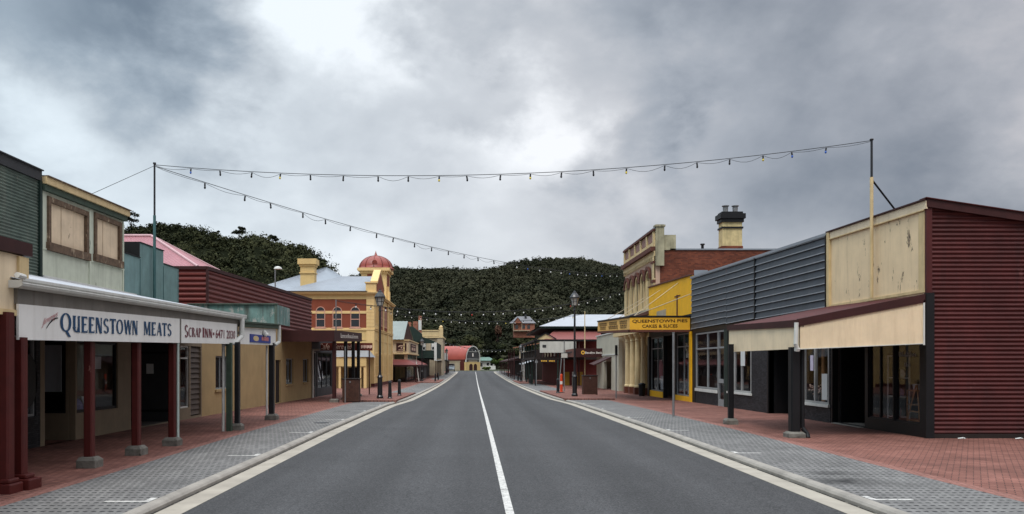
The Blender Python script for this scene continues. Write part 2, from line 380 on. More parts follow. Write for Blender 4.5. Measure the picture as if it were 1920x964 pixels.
def asphalt_mat():
    m = bpy.data.materials.new("asphalt"); m.use_nodes = True; t = m.node_tree; N = t.nodes; K = t.links.new
    b = N['Principled BSDF']; b.inputs['Roughness'].default_value = .8; b.inputs['Specular IOR Level'].default_value = .35
    g = N.new('ShaderNodeNewGeometry')
    def noise(scale, det, sc=(1, 1, 1)):
        mp = N.new('ShaderNodeMapping'); mp.inputs['Scale'].default_value = sc; K(g.outputs['Position'], mp.inputs[0])
        n = N.new('ShaderNodeTexNoise'); n.inputs['Scale'].default_value = scale; n.inputs['Detail'].default_value = det; n.inputs['Roughness'].default_value = .7; K(mp.outputs[0], n.inputs['Vector']); return n.outputs['Fac']
    def mr(x, a, b_, c, d):
        n = N.new('ShaderNodeMapRange'); [n.inputs[i + 1].__setattr__('default_value', v) for i, v in enumerate((a, b_, c, d))]; K(x, n.inputs[0]); return n.outputs[0]
    def mul(x, y):
        n = N.new('ShaderNodeMath'); n.operation = 'MULTIPLY'; K(x, n.inputs[0]); K(y, n.inputs[1]); return n.outputs[0]
    lanes = mr(noise(1.0, 4, (.9, .02, 1)), .35, .65, .84, 1.14)       # long wheel-track bands
    patch = mr(noise(.25, 6), .3, .7, .88, 1.12)
    grit = mul(mr(noise(34, 3), .3, .7, .30, 1.75), mr(noise(11, 4), .3, .7, .80, 1.2))
    cross = mr(noise(.6, 3, (.12, 1.0, 1)), .4, .7, 1.03, .93)
    f = mul(mul(lanes, patch), mul(grit, cross))
    vo2 = N.new('ShaderNodeTexVoronoi'); vo2.inputs['Scale'].default_value = 42; K(g.outputs['Position'], vo2.inputs['Vector'])
    vo = N.new('ShaderNodeTexVoronoi'); vo.inputs['Scale'].default_value = 30; K(g.outputs['Position'], vo.inputs['Vector'])
    chip = mul(mr(vo.outputs['Distance'], .05, .16, 1.9, 1.0), mr(vo2.outputs['Color'], .0, 1.0, .45, 1.65))
    f = mul(f, chip)
    sp = N.new('ShaderNodeSeparateXYZ'); K(g.outputs['Position'], sp.inputs[0])
    def band(xc, wd, amt):                      # oil darkened middle of a lane / polished wheel track
        a = N.new('ShaderNodeMath'); a.operation = 'SUBTRACT'; K(sp.outputs[0], a.inputs[0]); a.inputs[1].default_value = xc
        b_ = N.new('ShaderNodeMath'); b_.operation = 'DIVIDE'; K(a.outputs[0], b_.inputs[0]); b_.inputs[1].default_value = wd
        c_ = N.new('ShaderNodeMath'); c_.operation = 'MULTIPLY'; K(b_.outputs[0], c_.inputs[0]); K(b_.outputs[0], c_.inputs[1])
        d_ = N.new('ShaderNodeMath'); d_.operation = 'MULTIPLY'; K(c_.outputs[0], d_.inputs[0]); d_.inputs[1].default_value = -1
        e_ = N.new('ShaderNodeMath'); e_.operation = 'EXPONENT'; K(d_.outputs[0], e_.inputs[0])
        h_ = N.new('ShaderNodeMath'); h_.operation = 'MULTIPLY_ADD'; K(e_.outputs[0], h_.inputs[0]); h_.inputs[1].default_value = amt; h_.inputs[2].default_value = 1.0; return h_.outputs[0]
    for xc, wd, amt in ((-1.75, .42, -.16), (2.75, .42, -.16), (-2.75, .35, .10), (-.85, .35, .10), (1.85, .35, .10), (3.7, .35, .10)): f = mul(f, band(xc, wd, amt))
    nd = N.new('ShaderNodeTexNoise'); nd.inputs['Scale'].default_value = 1.3; nd.inputs['Detail'].default_value = 6; K(g.outputs['Position'], nd.inputs['Vector'])
    ad = N.new('ShaderNodeVectorMath'); ad.operation = 'MULTIPLY_ADD'; K(nd.outputs['Color'], ad.inputs[0]); ad.inputs[1].default_value = (1.4, 1.4, 0); K(g.outputs['Position'], ad.inputs[2])
    vc = N.new('ShaderNodeTexVoronoi'); vc.feature = 'DISTANCE_TO_EDGE'; vc.inputs['Scale'].default_value = .16; K(ad.outputs[0], vc.inputs['Vector'])
    f = mul(f, mr(vc.outputs['Distance'], .0, .004, .62, 1.0))
    f = mul(f, mr(noise(1.1, 5), .66, .74, 1.0, .72))
    c = N.new('ShaderNodeMixRGB'); c.blend_type = 'MULTIPLY'; c.inputs[0].default_value = 1; c.inputs[1].default_value = (.036, .036, .037, 1); K(f, c.inputs[2]); K(c.outputs[0], b.inputs['Base Color'])
    bp = N.new('ShaderNodeBump'); bp.inputs['Strength'].default_value = .6; bp.inputs['Distance'].default_value = .006; K(noise(60, 4), bp.inputs['Height']); K(bp.outputs[0], b.inputs['Normal'])
    return m

M = {}
M['asphalt'] = asphalt_mat()
M['grey_paver'] = brick_mat('grey_paver', (.135, .132, .128), (.178, .175, .168), (.10, .097, .095), .11, .22, 0, 'xy', .005, dash=(.115, .225, .58, .26, (.012, .012, .014), .95),
                            extra=((6.55, 14.6, .42, .30, .8), (6.25, 13.6, .62, .38, .9), (7.1, 15.6, .3, .3, .35), (-5.7, 34.6, .35, .5, .5)), var=.2)
M['red_paver'] = brick_mat('red_paver', (.158, .066, .050), (.225, .100, .078), (.045, .026, .022), .22, .11, R(32), 'xy', .010, var=.34)
M['edge_paver'] = brick_mat('edge_paver', (.21, .098, .080), (.245, .118, .095), (.09, .045, .036), .11, .22, 0, 'xy', .007, var=.2)
M['kerb'] = mat('kerb', (.27, .25, .22), .85, .25, 2.2, bump=.4, bs=60, fleck=.35, fleck_col=(.12, .11, .10), fleck_scale=3)
M['gutter_c'] = mat('gutter_concrete', (.33, .30, .25), .85, .22, 1.3, bump=.3, bs=60, fleck=.2, fleck_col=(.16, .15, .13))
M['roadpaint'] = mat('road_paint', (.50, .49, .46), .7, .3, 6, fleck=1.15, fleck_col=(.09, .09, .09), fleck_scale=14)
M['concrete'] = mat('concrete', (.15, .14, .12), .9, .4, 6, bump=.9, bs=25, fleck=.5, fleck_col=(.06, .055, .045), fleck_scale=7)
M['cream'] = mat('cream_paint', (.74, .60, .41), .6, .10, 1.6, streak=.30, streak_col=(.30, .21, .12), bump=.1)
M['cream_old'] = mat('cream_old', (.78, .60, .37), .6, .09, 1.5, streak=.34, streak_col=(.34, .24, .13), fleck=.72, fleck_col=(.12, .085, .055), fleck_scale=2.4, bump=.15)
M['cream_trim'] = mat('cream_trim', (.62, .47, .25), .6, .15, 2, streak=.45, streak_col=(.24, .15, .07))
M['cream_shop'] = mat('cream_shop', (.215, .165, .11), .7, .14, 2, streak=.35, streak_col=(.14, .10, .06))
M['stucco'] = mat('stucco', (.37, .26, .125), .85, .12, 1.6, bump=.5, bs=40, streak=.3, streak_col=(.20, .14, .07))
M['white_sign'] = mat('white_sign', (.74, .725, .69), .5, .07, 1.5, streak=.22, streak_col=(.33, .30, .25))
M['white_trim'] = mat('white_trim', (.60, .60, .56), .5, .1, 3, streak=.3, streak_col=(.22, .19, .15))
M['grey_soffit'] = mat('grey_soffit', (.17, .155, .135), .7, .2, 2.0, streak=.4)
M['pale_green'] = mat('pale_green', (.52, .55, .44), .65, .12, 2.3, streak=.4, streak_col=(.16, .17, .12), fleck=.5, fleck_col=(.17, .18, .14), fleck_scale=1.8)
M['green_trim'] = mat('green_trim', (.045, .07, .048), .6, .25, 4, streak=.5)
M['dkgreen'] = mat('dark_green_paint', (.012, .026, .020), .6, .3, 2)
M['green_iron'] = mat('green_iron', (.085, .115, .092), .7, .35, 3, streak=.55, streak_col=(.17, .17, .14), fleck=.5, fleck_col=(.2, .2, .17), fleck_scale=5)
M['rotwood'] = mat('rotten_wood', (.13, .085, .055), .9, .45, 8, bump=.8, bs=40, fleck=.95, fleck_col=(.36, .28, .19), fleck_scale=6)
M['board'] = mat('board', (.66, .52, .36), .8, .14, 2.6, streak=.22, streak_col=(.26, .17, .10), fleck=.35, fleck_col=(.10, .06, .035), fleck_scale=3, bump=.3)
M['turq'] = mat('turquoise', (.165, .265, .26), .65, .2, 2.2, streak=.5, streak_col=(.05, .10, .10), fleck=.3, fleck_col=(.03, .05, .05))
M['turq_rust'] = mat('turquoise_rust', (.15, .25, .23), .7, .3, 3, streak=1.0, streak_col=(.05, .03, .02), fleck=1.5, fleck_col=(.34, .34, .31), fleck_scale=2.2)
M['turq_pole'] = mat('turquoise_pole', (.05, .12, .12), .5, .15, 3)
M['dkred'] = mat('dark_red', (.040, .009, .008), .6, .25, 2.5, streak=.35, streak_col=(.02, .006, .006))
M['postred'] = mat('post_red', (.070, .009, .007), .5, .2, 4, streak=.3, streak_col=(.03, .006, .006), fleck=.15, fleck_col=(.25, .12, .1))
M['rediron'] = mat('red_iron', (.066, .011, .010), .6, .4, 1.0, bump=.8, bs=3.0, streak=.55, streak_col=(.022, .008, .008), fleck=.35, fleck_col=(.11, .035, .032), fleck_scale=1.3)
M['rediron2'] = mat('red_iron_left', (.12, .020, .015), .5, .15, 1.5, streak=.2, streak_col=(.04, .008, .008))
M['pinkroof'] = mat('pink_roof', (.33, .135, .15), .5, .15, 1.2, spec=.5)
M['pinkcap'] = mat('pink_cap', (.5, .32, .33), .5, .1, 2)
M['zinc'] = mat('zinc_roof', (.25, .275, .305), .4, .1, 1.0, metal=.25, spec=.5)
M['zinc_light'] = mat('zinc_light', (.36, .375, .40), .45, .1, 1.2, metal=.1, spec=.5)
M['greenroof'] = mat('green_grey_roof', (.20, .23, .215), .5, .1, .8)
M['jade_roof'] = mat('jade_roof', (.12, .21, .17), .5, .1, .8)
M['po_yellow'] = mat('render_yellow', (.62, .44, .19), .7, .10, 1.2, streak=.25, streak_col=(.30, .17, .06), bump=.15)
M['po_trim'] = mat('render_trim', (.70, .49, .22), .7, .08, 1.5, streak=.25, streak_col=(.33, .19, .08))
M['po_red'] = mat('render_red', (.22, .056, .028), .8, .12, 1.2, bump=.2)
M['po_plinth'] = mat('plinth_red', (.085, .018, .014), .7, .2, 2)
M['dome_red'] = mat('dome_red', (.25, .042, .024), .45, .2, 1.2, spec=.5, streak=.3, streak_col=(.2, .04, .03))
M['winpink'] = mat('window_trim_pink', (.55, .30, .22), .7, .1, 2)
M['black'] = mat('black_paint', (.006, .006, .007), .5, .25, 3, spec=.3)
M['blackgloss'] = mat('black_metal', (.012, .012, .014), .35, .2, 3, spec=.5)
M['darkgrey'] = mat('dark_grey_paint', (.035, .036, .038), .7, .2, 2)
M['slategrey'] = mat('slate_cladding', (.044, .051, .061), .55, .16, 1.6, streak=.4, streak_col=(.10, .11, .12), bump=.2, bs=14)
M['slate_edge'] = mat('slate_edge', (.26, .28, .30), .5, .2, 3)
M['stonetile'] = brick_mat('stone_tile', (.012, .012, .014), (.040, .040, .044), (.006, .006, .007), .16, .05, 0, 'yz', .006, rough=.6)
M['yellow'] = mat('golden_yellow', (.86, .44, .008), .6, .10, 1.2, streak=.22, streak_col=(.35, .15, .01), fleck=.12, fleck_col=(.12, .06, .02))
M['yellow_sign'] = mat('sign_yellow', (.74, .39, .03), .5, .05, 2, streak=.12, streak_col=(.4, .18, .02))
M['pale_yellow_sign'] = mat('sign_pale_yellow', (.72, .42, .12), .5, .06, 2)
M['hcream'] = mat('ornate_cream', (.62, .48, .26), .7, .14, 1.4, streak=.55, streak_col=(.16, .12, .07), fleck=.25, fleck_col=(.12, .09, .06))
M['hbrown'] = mat('ornate_brown', (.11, .035, .022), .7, .2, 1.6, streak=.3)
M['hpanel'] = mat('ornate_panel', (.28, .16, .13), .7, .15, 1.6)
M['hpink'] = mat('ornate_pinkish', (.50, .34, .25), .7, .15, 1.6, streak=.3)
M['moss_cement'] = mat('mossy_cement', (.36, .33, .22), .85, .3, 1.6, streak=.75, streak_col=(.06, .055, .035), bump=.4)
M['chimney_cream'] = mat('chimney_cream', (.58, .47, .24), .8, .25, 2, streak=.5, streak_col=(.12, .10, .06), fleck=.4, fleck_col=(.08, .07, .05))
M['brick'] = brick_mat('brick_wall', (.105, .028, .017), (.20, .055, .028), (.10, .065, .05), .24, .086, 0, 'xz', .008, var=.35)
M['hillbrick'] = brick_mat('villa_brick', (.26, .085, .05), (.34, .13, .08), (.2, .13, .1), .5, .2, 0, 'xz', .02, var=.3)
M['woodslat'] = mat('wood_slats', (.070, .030, .020), .6, .35, 6, streak=.3)
M['brownslat'] = mat('brown_slats', (.085, .060, .045), .6, .25, 3)
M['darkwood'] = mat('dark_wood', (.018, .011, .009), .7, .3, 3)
M['whitewall'] = mat('white_render', (.50, .49, .44), .7, .12, 1.3, streak=.3, streak_col=(.22, .2, .16))
M['tanwall'] = mat('tan_wall', (.40, .33, .23), .75, .15, 1.4, streak=.3)
M['steel'] = mat('galvanised_steel', (.20, .20, .20), .5, .2, 4, metal=.3)
M['greymetal'] = mat('grey_window_metal', (.24, .25, .25), .5, .1, 3)
M['wire'] = mat('black_cable', (.012, .012, .014), .6, .1, 3)
M['bulbw'] = mat('bulb_white', (.75, .75, .72), .3, .02, 3)
M['bulby'] = mat('bulb_yellow', (.70, .55, .06), .3, .02, 3)
M['bulbb'] = mat('bulb_blue', (.04, .12, .45), .3, .02, 3)
M['bulbr'] = mat('bulb_red', (.5, .03, .02), .3, .02, 3)
M['navy'] = mat('navy_letters', (.012, .055, .13), .5, .06, 3)
M['maroon'] = mat('maroon_letters', (.16, .035, .05), .5, .1, 3)
M['scriptred'] = mat('script_red', (.45, .16, .17), .5, .15, 3)
M['ink'] = mat('dark_letters', (.05, .018, .006), .5, .1, 3)
M['letterwhite'] = mat('white_letters', (.72, .66, .60), .5, .05, 3)
M['letterpeach'] = mat('peach_letters', (.85, .60, .48), .5, .08, 3)
M['gold'] = mat('gold_letters', (.75, .42, .06), .5, .05, 3)
M['signblue'] = mat('sign_blue', (.03, .05, .24), .5, .15, 5)
M['paper'] = mat('paper', (.60, .62, .60), .7, .05, 5)
M['orange'] = mat('safety_orange', (.62, .06, .015), .5, .1, 5)
M['lampglass'] = mat('lamp_glass', (.42, .40, .36), .2, .1, 5, spec=.6)
M['glass'] = glass_mat('shop_glass', .92, .5)
M['dim_white'] = mat('dim_white_frame', (.34, .34, .33), .5, .15, 3, streak=.3)
M['glass_dark'] = mat('dark_window_glass', (.012, .013, .015), .06, .2, 1.0, spec=.7)
M['room'] = mat('room_wall', (.07, .06, .055), .8, .3, 1.5)
M['roomgreen'] = mat('room_green', (.20, .26, .05), .8, .2, 1.5)
M['lavender'] = mat('display_cloth', (.25, .20, .36), .8, .2, 3)
M['shelfwhite'] = mat('shelf_white', (.50, .50, .48), .6, .1, 3)
M['shelfwood'] = mat('shelf_wood', (.28, .14, .05), .6, .2, 4)
M['grass'] = mat('verge_grass', (.05, .06, .03), .95, .3, .5)
M['carpaint'] = mat('car_paint', (.10, .12, .13), .25, .05, 2, spec=.6)
M['rubber'] = mat('tyre_rubber', (.012, .012, .012), .8, .1, 5)

# ------------------------------------------------------------------ lettering
FONT = None
def text_mesh(body, bold=0.0, shear=0.0, spacing=1.0):
    cu = bpy.data.curves.new("t", 'FONT'); cu.body = body; cu.size = 1; cu.offset = bold; cu.shear = shear; cu.space_character = spacing
    cu.resolution_u = 3
    o = bpy.data.objects.new("t", cu); COL.objects.link(o)
    me = bpy.data.meshes.new_from_object(o)
    vs = [tuple(v.co) for v in me.vertices]; fs = [tuple(p.vertices) for p in me.polygons]
    bpy.data.objects.remove(o); bpy.data.curves.remove(cu); bpy.data.meshes.remove(me)
    return vs, fs
def fit(mb, vs, fs, fr, u0, u1, b0, t0, b1, t1, w=.012, mi=0, box=None):
    """fit flat letter outlines into a painted area: u0 = left end as read, b/t = bottom/top heights at both ends"""
    if box is None:
        xs = [v[0] for v in vs]; ys = [v[1] for v in vs]; box = (min(xs), max(xs), min(ys), max(ys))
    x0, x1, y0, y1 = box; out = []
    for v in vs:
        s_ = (v[0] - x0) / (x1 - x0); t_ = (v[1] - y0) / (y1 - y0)
        u = u0 + (u1 - u0) * s_; b = b0 + (b1 - b0) * s_; t = t0 + (t1 - t0) * s_
        out.append(fr.p(u, b + (t - b) * t_, w + (v[2] if len(v) > 2 else 0)))
    mb.add(out, fs, mi); return mb

# flared-serif capitals drawn as strokes (thick stems, thin hairlines)
def glyph(ch):
    q = []                                                  # list of polygons (unit height), returns polys, advance
    T, t = .17, .07
    def bar(x0, y0, x1, y1): q.append([(x0, y0), (x1, y0), (x1, y1), (x0, y1)])
    def stem(x, y0=0, y1=1, wd=T):                          # flared stem
        f = .045; q.append([(x - f, y0), (x + wd + f, y0), (x + wd, y0 + .09), (x + wd, y1 - .09), (x + wd + f, y1), (x - f, y1), (x, y1 - .09), (x, y0 + .09)])
    def diag(xa, ya, xb, yb, wd): q.append([(xa, ya), (xa + wd, ya), (xb + wd, yb), (xb, yb)])
    def ring(cx, cy, rx, ry, a0=0, a1=360, tw=T, th=t):
        n = 22; a0, a1 = math.radians(a0), math.radians(a1)
        for i in range(n):
            A = a0 + (a1 - a0) * i / n; B = a0 + (a1 - a0) * (i + 1) / n
            q.append([(cx + rx * math.cos(A), cy + ry * math.sin(A)), (cx + rx * math.cos(B), cy + ry * math.sin(B)),
                      (cx + (rx - tw) * math.cos(B), cy + (ry - th) * math.sin(B)), (cx + (rx - tw) * math.cos(A), cy + (ry - th) * math.sin(A))])
    adv = .62
    if ch == 'Q': ring(.36, .5, .36, .5, tw=.16, th=.08); diag(.30, .06, .52, -.26, .17); adv = .80
    elif ch == 'O': ring(.33, .5, .33, .5, tw=.15, th=.08); adv = .74
    elif ch == 'U': stem(.04, .25, 1); bar(.04, .2, .21, .36); ring(.28, .3, .24, .3, 180, 360, .16, .1); stem(.40, .0, 1, .13); adv = .66
    elif ch == 'E': stem(.04); bar(.2, .90, .46, 1); bar(.2, .46, .38, .55); bar(.2, 0, .48, .10); bar(.41, .82, .46, .90); bar(.43, .10, .48, .18); adv = .57
    elif ch == 'N': stem(.04, 0, 1, .09); diag(.06, 1, .36, 0, .17); stem(.46, 0, 1, .08); adv = .66
    elif ch == 'S':
        ring(.26, .735, .22, .265, 20, 270, .14, .09); ring(.26, .265, .24, .265, -160, 95, .15, .09); adv = .58
    elif ch == 'T': stem(.2, 0, .92); bar(0, .90, .56, 1); bar(0, .82, .05, .90); bar(.51, .82, .56, .90); adv = .60
    elif ch == 'W': diag(0, 1, .17, 0, .15); diag(.34, 1, .19, 0, .08); diag(.34, 1, .51, 0, .15); diag(.70, 1, .53, 0, .07); adv = .82
    elif ch == 'M': stem(.04, 0, 1, .07); diag(.06, 1, .26, .05, .15); diag(.50, 1, .30, .05, .07); stem(.52, 0, 1, .16); adv = .80
    elif ch == 'A': diag(.28, 1, .03, 0, .07); diag(.24, 1, .42, 0, .17); bar(.12, .28, .46, .36); adv = .64
    elif ch == 'R': stem(.04); ring(.22, .74, .26, .26, -90, 90, .15, .08); bar(.2, .92, .24, 1); bar(.2, .48, .24, .56); diag(.24, .48, .42, 0, .16); adv = .64
    elif ch == 'P': stem(.04); ring(.22, .74, .26, .26, -90, 90, .15, .08); bar(.2, .92, .24, 1); bar(.2, .48, .24, .56); adv = .54
    elif ch == 'C': ring(.33, .5, .33, .5, 50, 310, .15, .09); adv = .62
    elif ch == 'I': stem(.04); adv = .30
    elif ch == ' ': adv = .5
    return q, adv
def caps(word, scales=None):
    vs, fs, x, k = [], [], 0.0, 0
    for i, ch in enumerate(word):
        q, adv = glyph(ch); sc = scales[i] if scales else 1.0
        for poly in q:
            k += 1; o = len(vs); vs += [(x + p[0] * sc, p[1] * sc, (k % 7) * .0006) for p in poly]; fs.append(tuple(range(o, o + len(poly))))
        x += adv * sc
    return vs, fs, x

# ================================================================== ground and street
def strip(name, xa, xb, y0, y1, zo, m, step=2.0, za=None):
    mb = MB(); n = max(1, int((y1 - y0) / step)); vs = []
    for i in range(n + 1):
        y = y0 + (y1 - y0) * i / n; g = G(y)
        fa = xa(y) if callable(xa) else xa; fb = xb(y) if callable(xb) else xb
        vs += [(fa, y, g + (zo if za is None else za)), (fb, y, g + zo)]
    mb.add(vs, [(2 * i, 2 * i + 1, 2 * i + 3, 2 * i + 2) for i in range(n)])
    return mb.build(name, m, kind='structure')
g = MB(); ys = [-60, 0, 24, 34, 42, 52, 62, 82, 105, 125, 144, 175, 210, 250, 400, 1200, 4000]
vs = []
for y in ys:
    z = G(y) - .03
    vs += [(-3000, y, z), (-60, y, z), (60, y, z), (3000, y, z)]
g.add(vs, [(4 * i + j, 4 * i + j + 1, 4 * i + j + 5, 4 * i + j + 4) for i in range(len(ys) - 1) for j in range(3)])
g.build("ground", M['grass'], kind='structure')
def RE0(y): return float(np.interp(y, (42, 49, 180, 205), (-4.08, -3.72, -3.72, -4.0)))
def RE1(y): return float(np.interp(y, (44, 52, 180, 205), (5.22, 4.82, 4.82, 5.15)))
def off(f, a): return lambda y: f(y) + a
strip("road", RE0, RE1, -20, 212, 0, M['asphalt'])
c = MB(); c.quad((-60, 212, .004), (60, 212, .004), (60, 226, .06), (-60, 226, .06)); c.build("cross_road", M['asphalt'], kind='structure')
strip("gutter", off(RE0, -.42), RE0, -20, 211, .004, M['gutter_c'])
strip("gutter", off(RE1, .42), RE1, -20, 211, .004, M['gutter_c'])
for sgn, xf in ((-1, off(RE0, -.42)), (1, off(RE1, .42))):
    mb = MB(); prof = [(0, -.03), (.0, .055), (.03, .09), (.07, .108), (.17, .108), (.17, -.03)]; n = 116; vs = []
    for i in range(n + 1):
        y = -20 + 231 * i / n
        vs += [(xf(y) + sgn * a, y, G(y) + b) for a, b in prof]
    k = len(prof); mb.add(vs, [(i * k + j, i * k + j + 1, (i + 1) * k + j + 1, (i + 1) * k + j) for i in range(n) for j in range(k - 1)])
    mb.build("kerb", M['kerb'], kind='structure')
strip("gutter_grime", off(RE0, -.422), off(RE0, -.385), -20, 211, .008, mat('grime', (.03, .028, .024), .95, .5, 5, fleck=1.2, fleck_col=(.2, .18, .15), fleck_scale=4))
strip("gutter_grime", off(RE1, .422), off(RE1, .385), -20, 211, .008, _mats['grime'])
for f_, sg in ((RE0, -1), (RE1, 1)):
    mb = MB()
    for k in range(26):
        y = 7.3 + k * 2.4; xe = f_(y) + sg * .42; z = G(y) + .109
        mb.quad((xe + sg * .03, y, z - .016), (xe + sg * .172, y, z + .001), (xe + sg * .172, y + .014, z + .001), (xe + sg * .03, y + .014, z - .016))
        mb.quad((xe - sg * .002, y, z - .16), (xe - sg * .42, y + .003, G(y) + .006), (xe - sg * .42, y + .013, G(y) + .006), (xe - sg * .002, y + .012, z - .16)) if False else None
    mb.build("kerb_joints", M['darkwood'], kind='structure')
strip("parking_bay", -6.62, off(RE0, -.59), -20, 211, .10, M['grey_paver'])
strip("parking_bay", off(RE1, .59), 7.95, -20, 211, .10, M['grey_paver'])
strip("footpath_edge", -6.84, -6.62, -20, 211, .101, M['edge_paver'])
strip("footpath_edge", 7.95, 8.22, -20, 211, .101, M['edge_paver'])
strip("footpath", -45, -6.84, -20, 211, .10, M['red_paver'])
strip("footpath", 8.22, 45, -20, 211, .10, M['red_paver'])
# raised footpath extensions with a dark kerb face, where lamps and bollards stand
def extension(y0, y1, x0, x1, m, h=.09):
    mb = MB(); n = 12; vs = []
    for i in range(n + 1):
        y = y0 + (y1 - y0) * i / n; g_ = G(y) + .10
        vs += [(x0, y, g_ - .05), (x0, y, g_ + h), (x1, y, g_ + h), (x1, y, g_ - .05)]
    mb.add(vs, [(4 * i + j, 4 * i + j + 1, 4 * i + j + 5, 4 * i + j + 4) for i in range(n) for j in range(3)] + [(0, 1, 2, 3)])
    return mb.build("footpath_extension", m, kind='structure')
extension(44.6, 60, -7.2, -4.35, M['red_paver']); extension(47.5, 66, 5.45, 8.4, M['red_paver'])
extension(100, 118, -7.2, -4.32, M['red_paver']); extension(96, 112, 5.42, 8.4, M['red_paver'])
mb = MB()
for (a, b) in ((5.5, 13.3), (13.34, 60), (60.2, 118), (118.3, 209)):
    n = max(1, int((b - a) / 3)); vs = []
    for i in range(n + 1):
        y = a + (b - a) * i / n; vs += [(.45, y, G(y) + .004), (.57, y, G(y) + .004)]
    mb.add(vs, [(2 * i, 2 * i + 1, 2 * i + 3, 2 * i + 2) for i in range(n)])
mb.build("centre_line", M['roadpaint'], kind='structure')
mb = MB()
for y in (11.6, 17.4, 23.2, 28.9, 34.7, 40.4):
    z = G(y) + .104
    mb.quad((-5.35, y - .04, z), (-4.70, y - .04, z), (-4.70, y + .05, z), (-5.35, y + .05, z))
    mb.quad((-4.80, y + .052, z), (-4.70, y + .052, z), (-4.70, y + .32, z), (-4.80, y + .32, z))
for y in (11.75, 17.9, 24.0, 30.2, 36.4, 42.6):
    z = G(y) + .104
    mb.quad((5.84, y - .04, z), (6.45, y - .04, z), (6.45, y + .05, z), (5.84, y + .05, z))
    mb.quad((5.84, y + .052, z), (5.94, y + .052, z), (5.94, y + .32, z), (5.84, y + .32, z))
mb.build("bay_markings", M['roadpaint'], kind='structure')

# ================================================================== shared builders
def pane(parent, fr, u0, u1, v0, v1, w=-.08, m='glass', name="pane"):
    mb = MB(); mb.fbox(fr, u0, u1, v0, v1, w - .006, w); return mb.build(name, M[m], parent)
def window(parent, fr, u0, u1, v0, v1, frame_m, t=.06, w0=-.12, w1=-.04, mull=(), trans=(), glass='glass', sill=None, name="window"):
    """frame of bars with a pane behind; mull = extra uprights (u), trans = cross bars (v)"""
    mb = MB(); a, b = min(u0, u1), max(u0, u1)
    mb.fbox(fr, a, a + t, v0, v1, w0, w1); mb.fbox(fr, b - t, b, v0, v1, w0, w1)
    mb.fbox(fr, a + t, b - t, v0, v0 + t, w0, w1); mb.fbox(fr, a + t, b - t, v1 - t, v1, w0, w1)
    for u in mull: mb.fbox(fr, u - t / 2, u + t / 2, v0 + t, v1 - t, w0 + .003, w1 - .003)
    for v in trans: mb.fbox(fr, a + t, b - t, v - t / 2, v + t / 2, w0 + .006, w1 - .006)
    f = mb.build(name, frame_m, parent)
    pane(f, fr, a + t, b - t, v0 + t, v1 - t, (w0 + w1) / 2, glass)
    if sill: s_ = MB(); s_.fbox(fr, a - .08, b + .08, v0 - .10, v0 - .003, -.10, .07); s_.build("sill", sill, f)
    return f
def shell(parent, x0, x1, y0, y1, z0, z1, m, roof_m=None, front=None, inner='room'):
    """side walls, back wall, floor and flat roof behind a shop front at x0 (street side)"""
    lo, hi = min(x0, x1), max(x0, x1); t = .12
    mb = MB(); mb.box(lo, hi, y0, y0 + t, z0, z1); mb.build("side_wall", m, parent)
    mb = MB(); mb.box(lo, hi, y1 - t, y1, z0, z1); mb.build("side_wall", m, parent)
    bx = x1
    mb = MB(); mb.box(min(bx, bx + t), max(bx, bx + t), y0 + t, y1 - t, z0, z1); mb.build("back_wall", m, parent)
    mb = MB(); mb.box(lo + .14, hi - .01, y0 + t, y1 - t, z1 - .35, z1 - .2); mb.build("roof", roof_m or m, parent)
    mb = MB(); mb.box(lo + .14, hi - .01, y0 + t, y1 - t, z0 - .02, z0 + .03); mb.build("floor", M[inner], parent)
def post(parent, x, y, ztop, m, size=.14, foot=True, foot_m='concrete', foot_s=.40, foot_h=.24, round_=False, name="post"):
    mb = MB(); z0 = GF(y)
    h = size / 2
    if round_: mb.lathe((x, y, 0), [(h, z0 + (foot_h if foot else 0) - .01), (h, ztop)], 14)
    else:
        c_ = h * .72
        pts = [(x - h, y - c_), (x - c_, y - h), (x + c_, y - h), (x + h, y - c_), (x + h, y + c_), (x + c_, y + h), (x - c_, y + h), (x - h, y + c_)]
        mb.prism([(a, b, z0 + (foot_h if foot else 0) - .01) for a, b in pts], (0, 0, ztop - z0 - (foot_h if foot else 0) + .01))
    p = mb.build(name, m, parent)
    if foot:
        f = MB(); s_ = foot_s / 2; rnd = random.Random(int(x * 100 + y * 10)); j = lambda: rnd.uniform(-.012, .012)
        lv = ((s_ * 1.0, z0 - .02), (s_ * 1.0, z0 + foot_h * .68), (s_ * .72, z0 + foot_h))
        vs = [(x + sx * r + j(), y + sy * r + j(), z) for r, z in lv for sx, sy in ((-1, -1), (1, -1), (1, 1), (-1, 1))]
        f.add(vs, [(0, 3, 2, 1), (8, 9, 10, 11)] + [(4 * k + i, 4 * k + (i + 1) % 4, 4 * k + 4 + (i + 1) % 4, 4 * k + 4 + i) for k in range(2) for i in range(4)])
        f.build("footing", M[foot_m], p, bevel=.012)
    return p
def letters(parent, body, fr, u0, u1, b0, t0, b1, t1, m, bold=0, shear=0, w=.012, spacing=1.0, name="lettering"):
    mb = MB(); vs, fs = text_mesh(body, bold, shear, spacing); fit(mb, vs, fs, fr, u0, u1, b0, t0, b1, t1, w)
    return mb.build(name, M[m], parent)

# ================================================================== LEFT SIDE
LF = leftf()
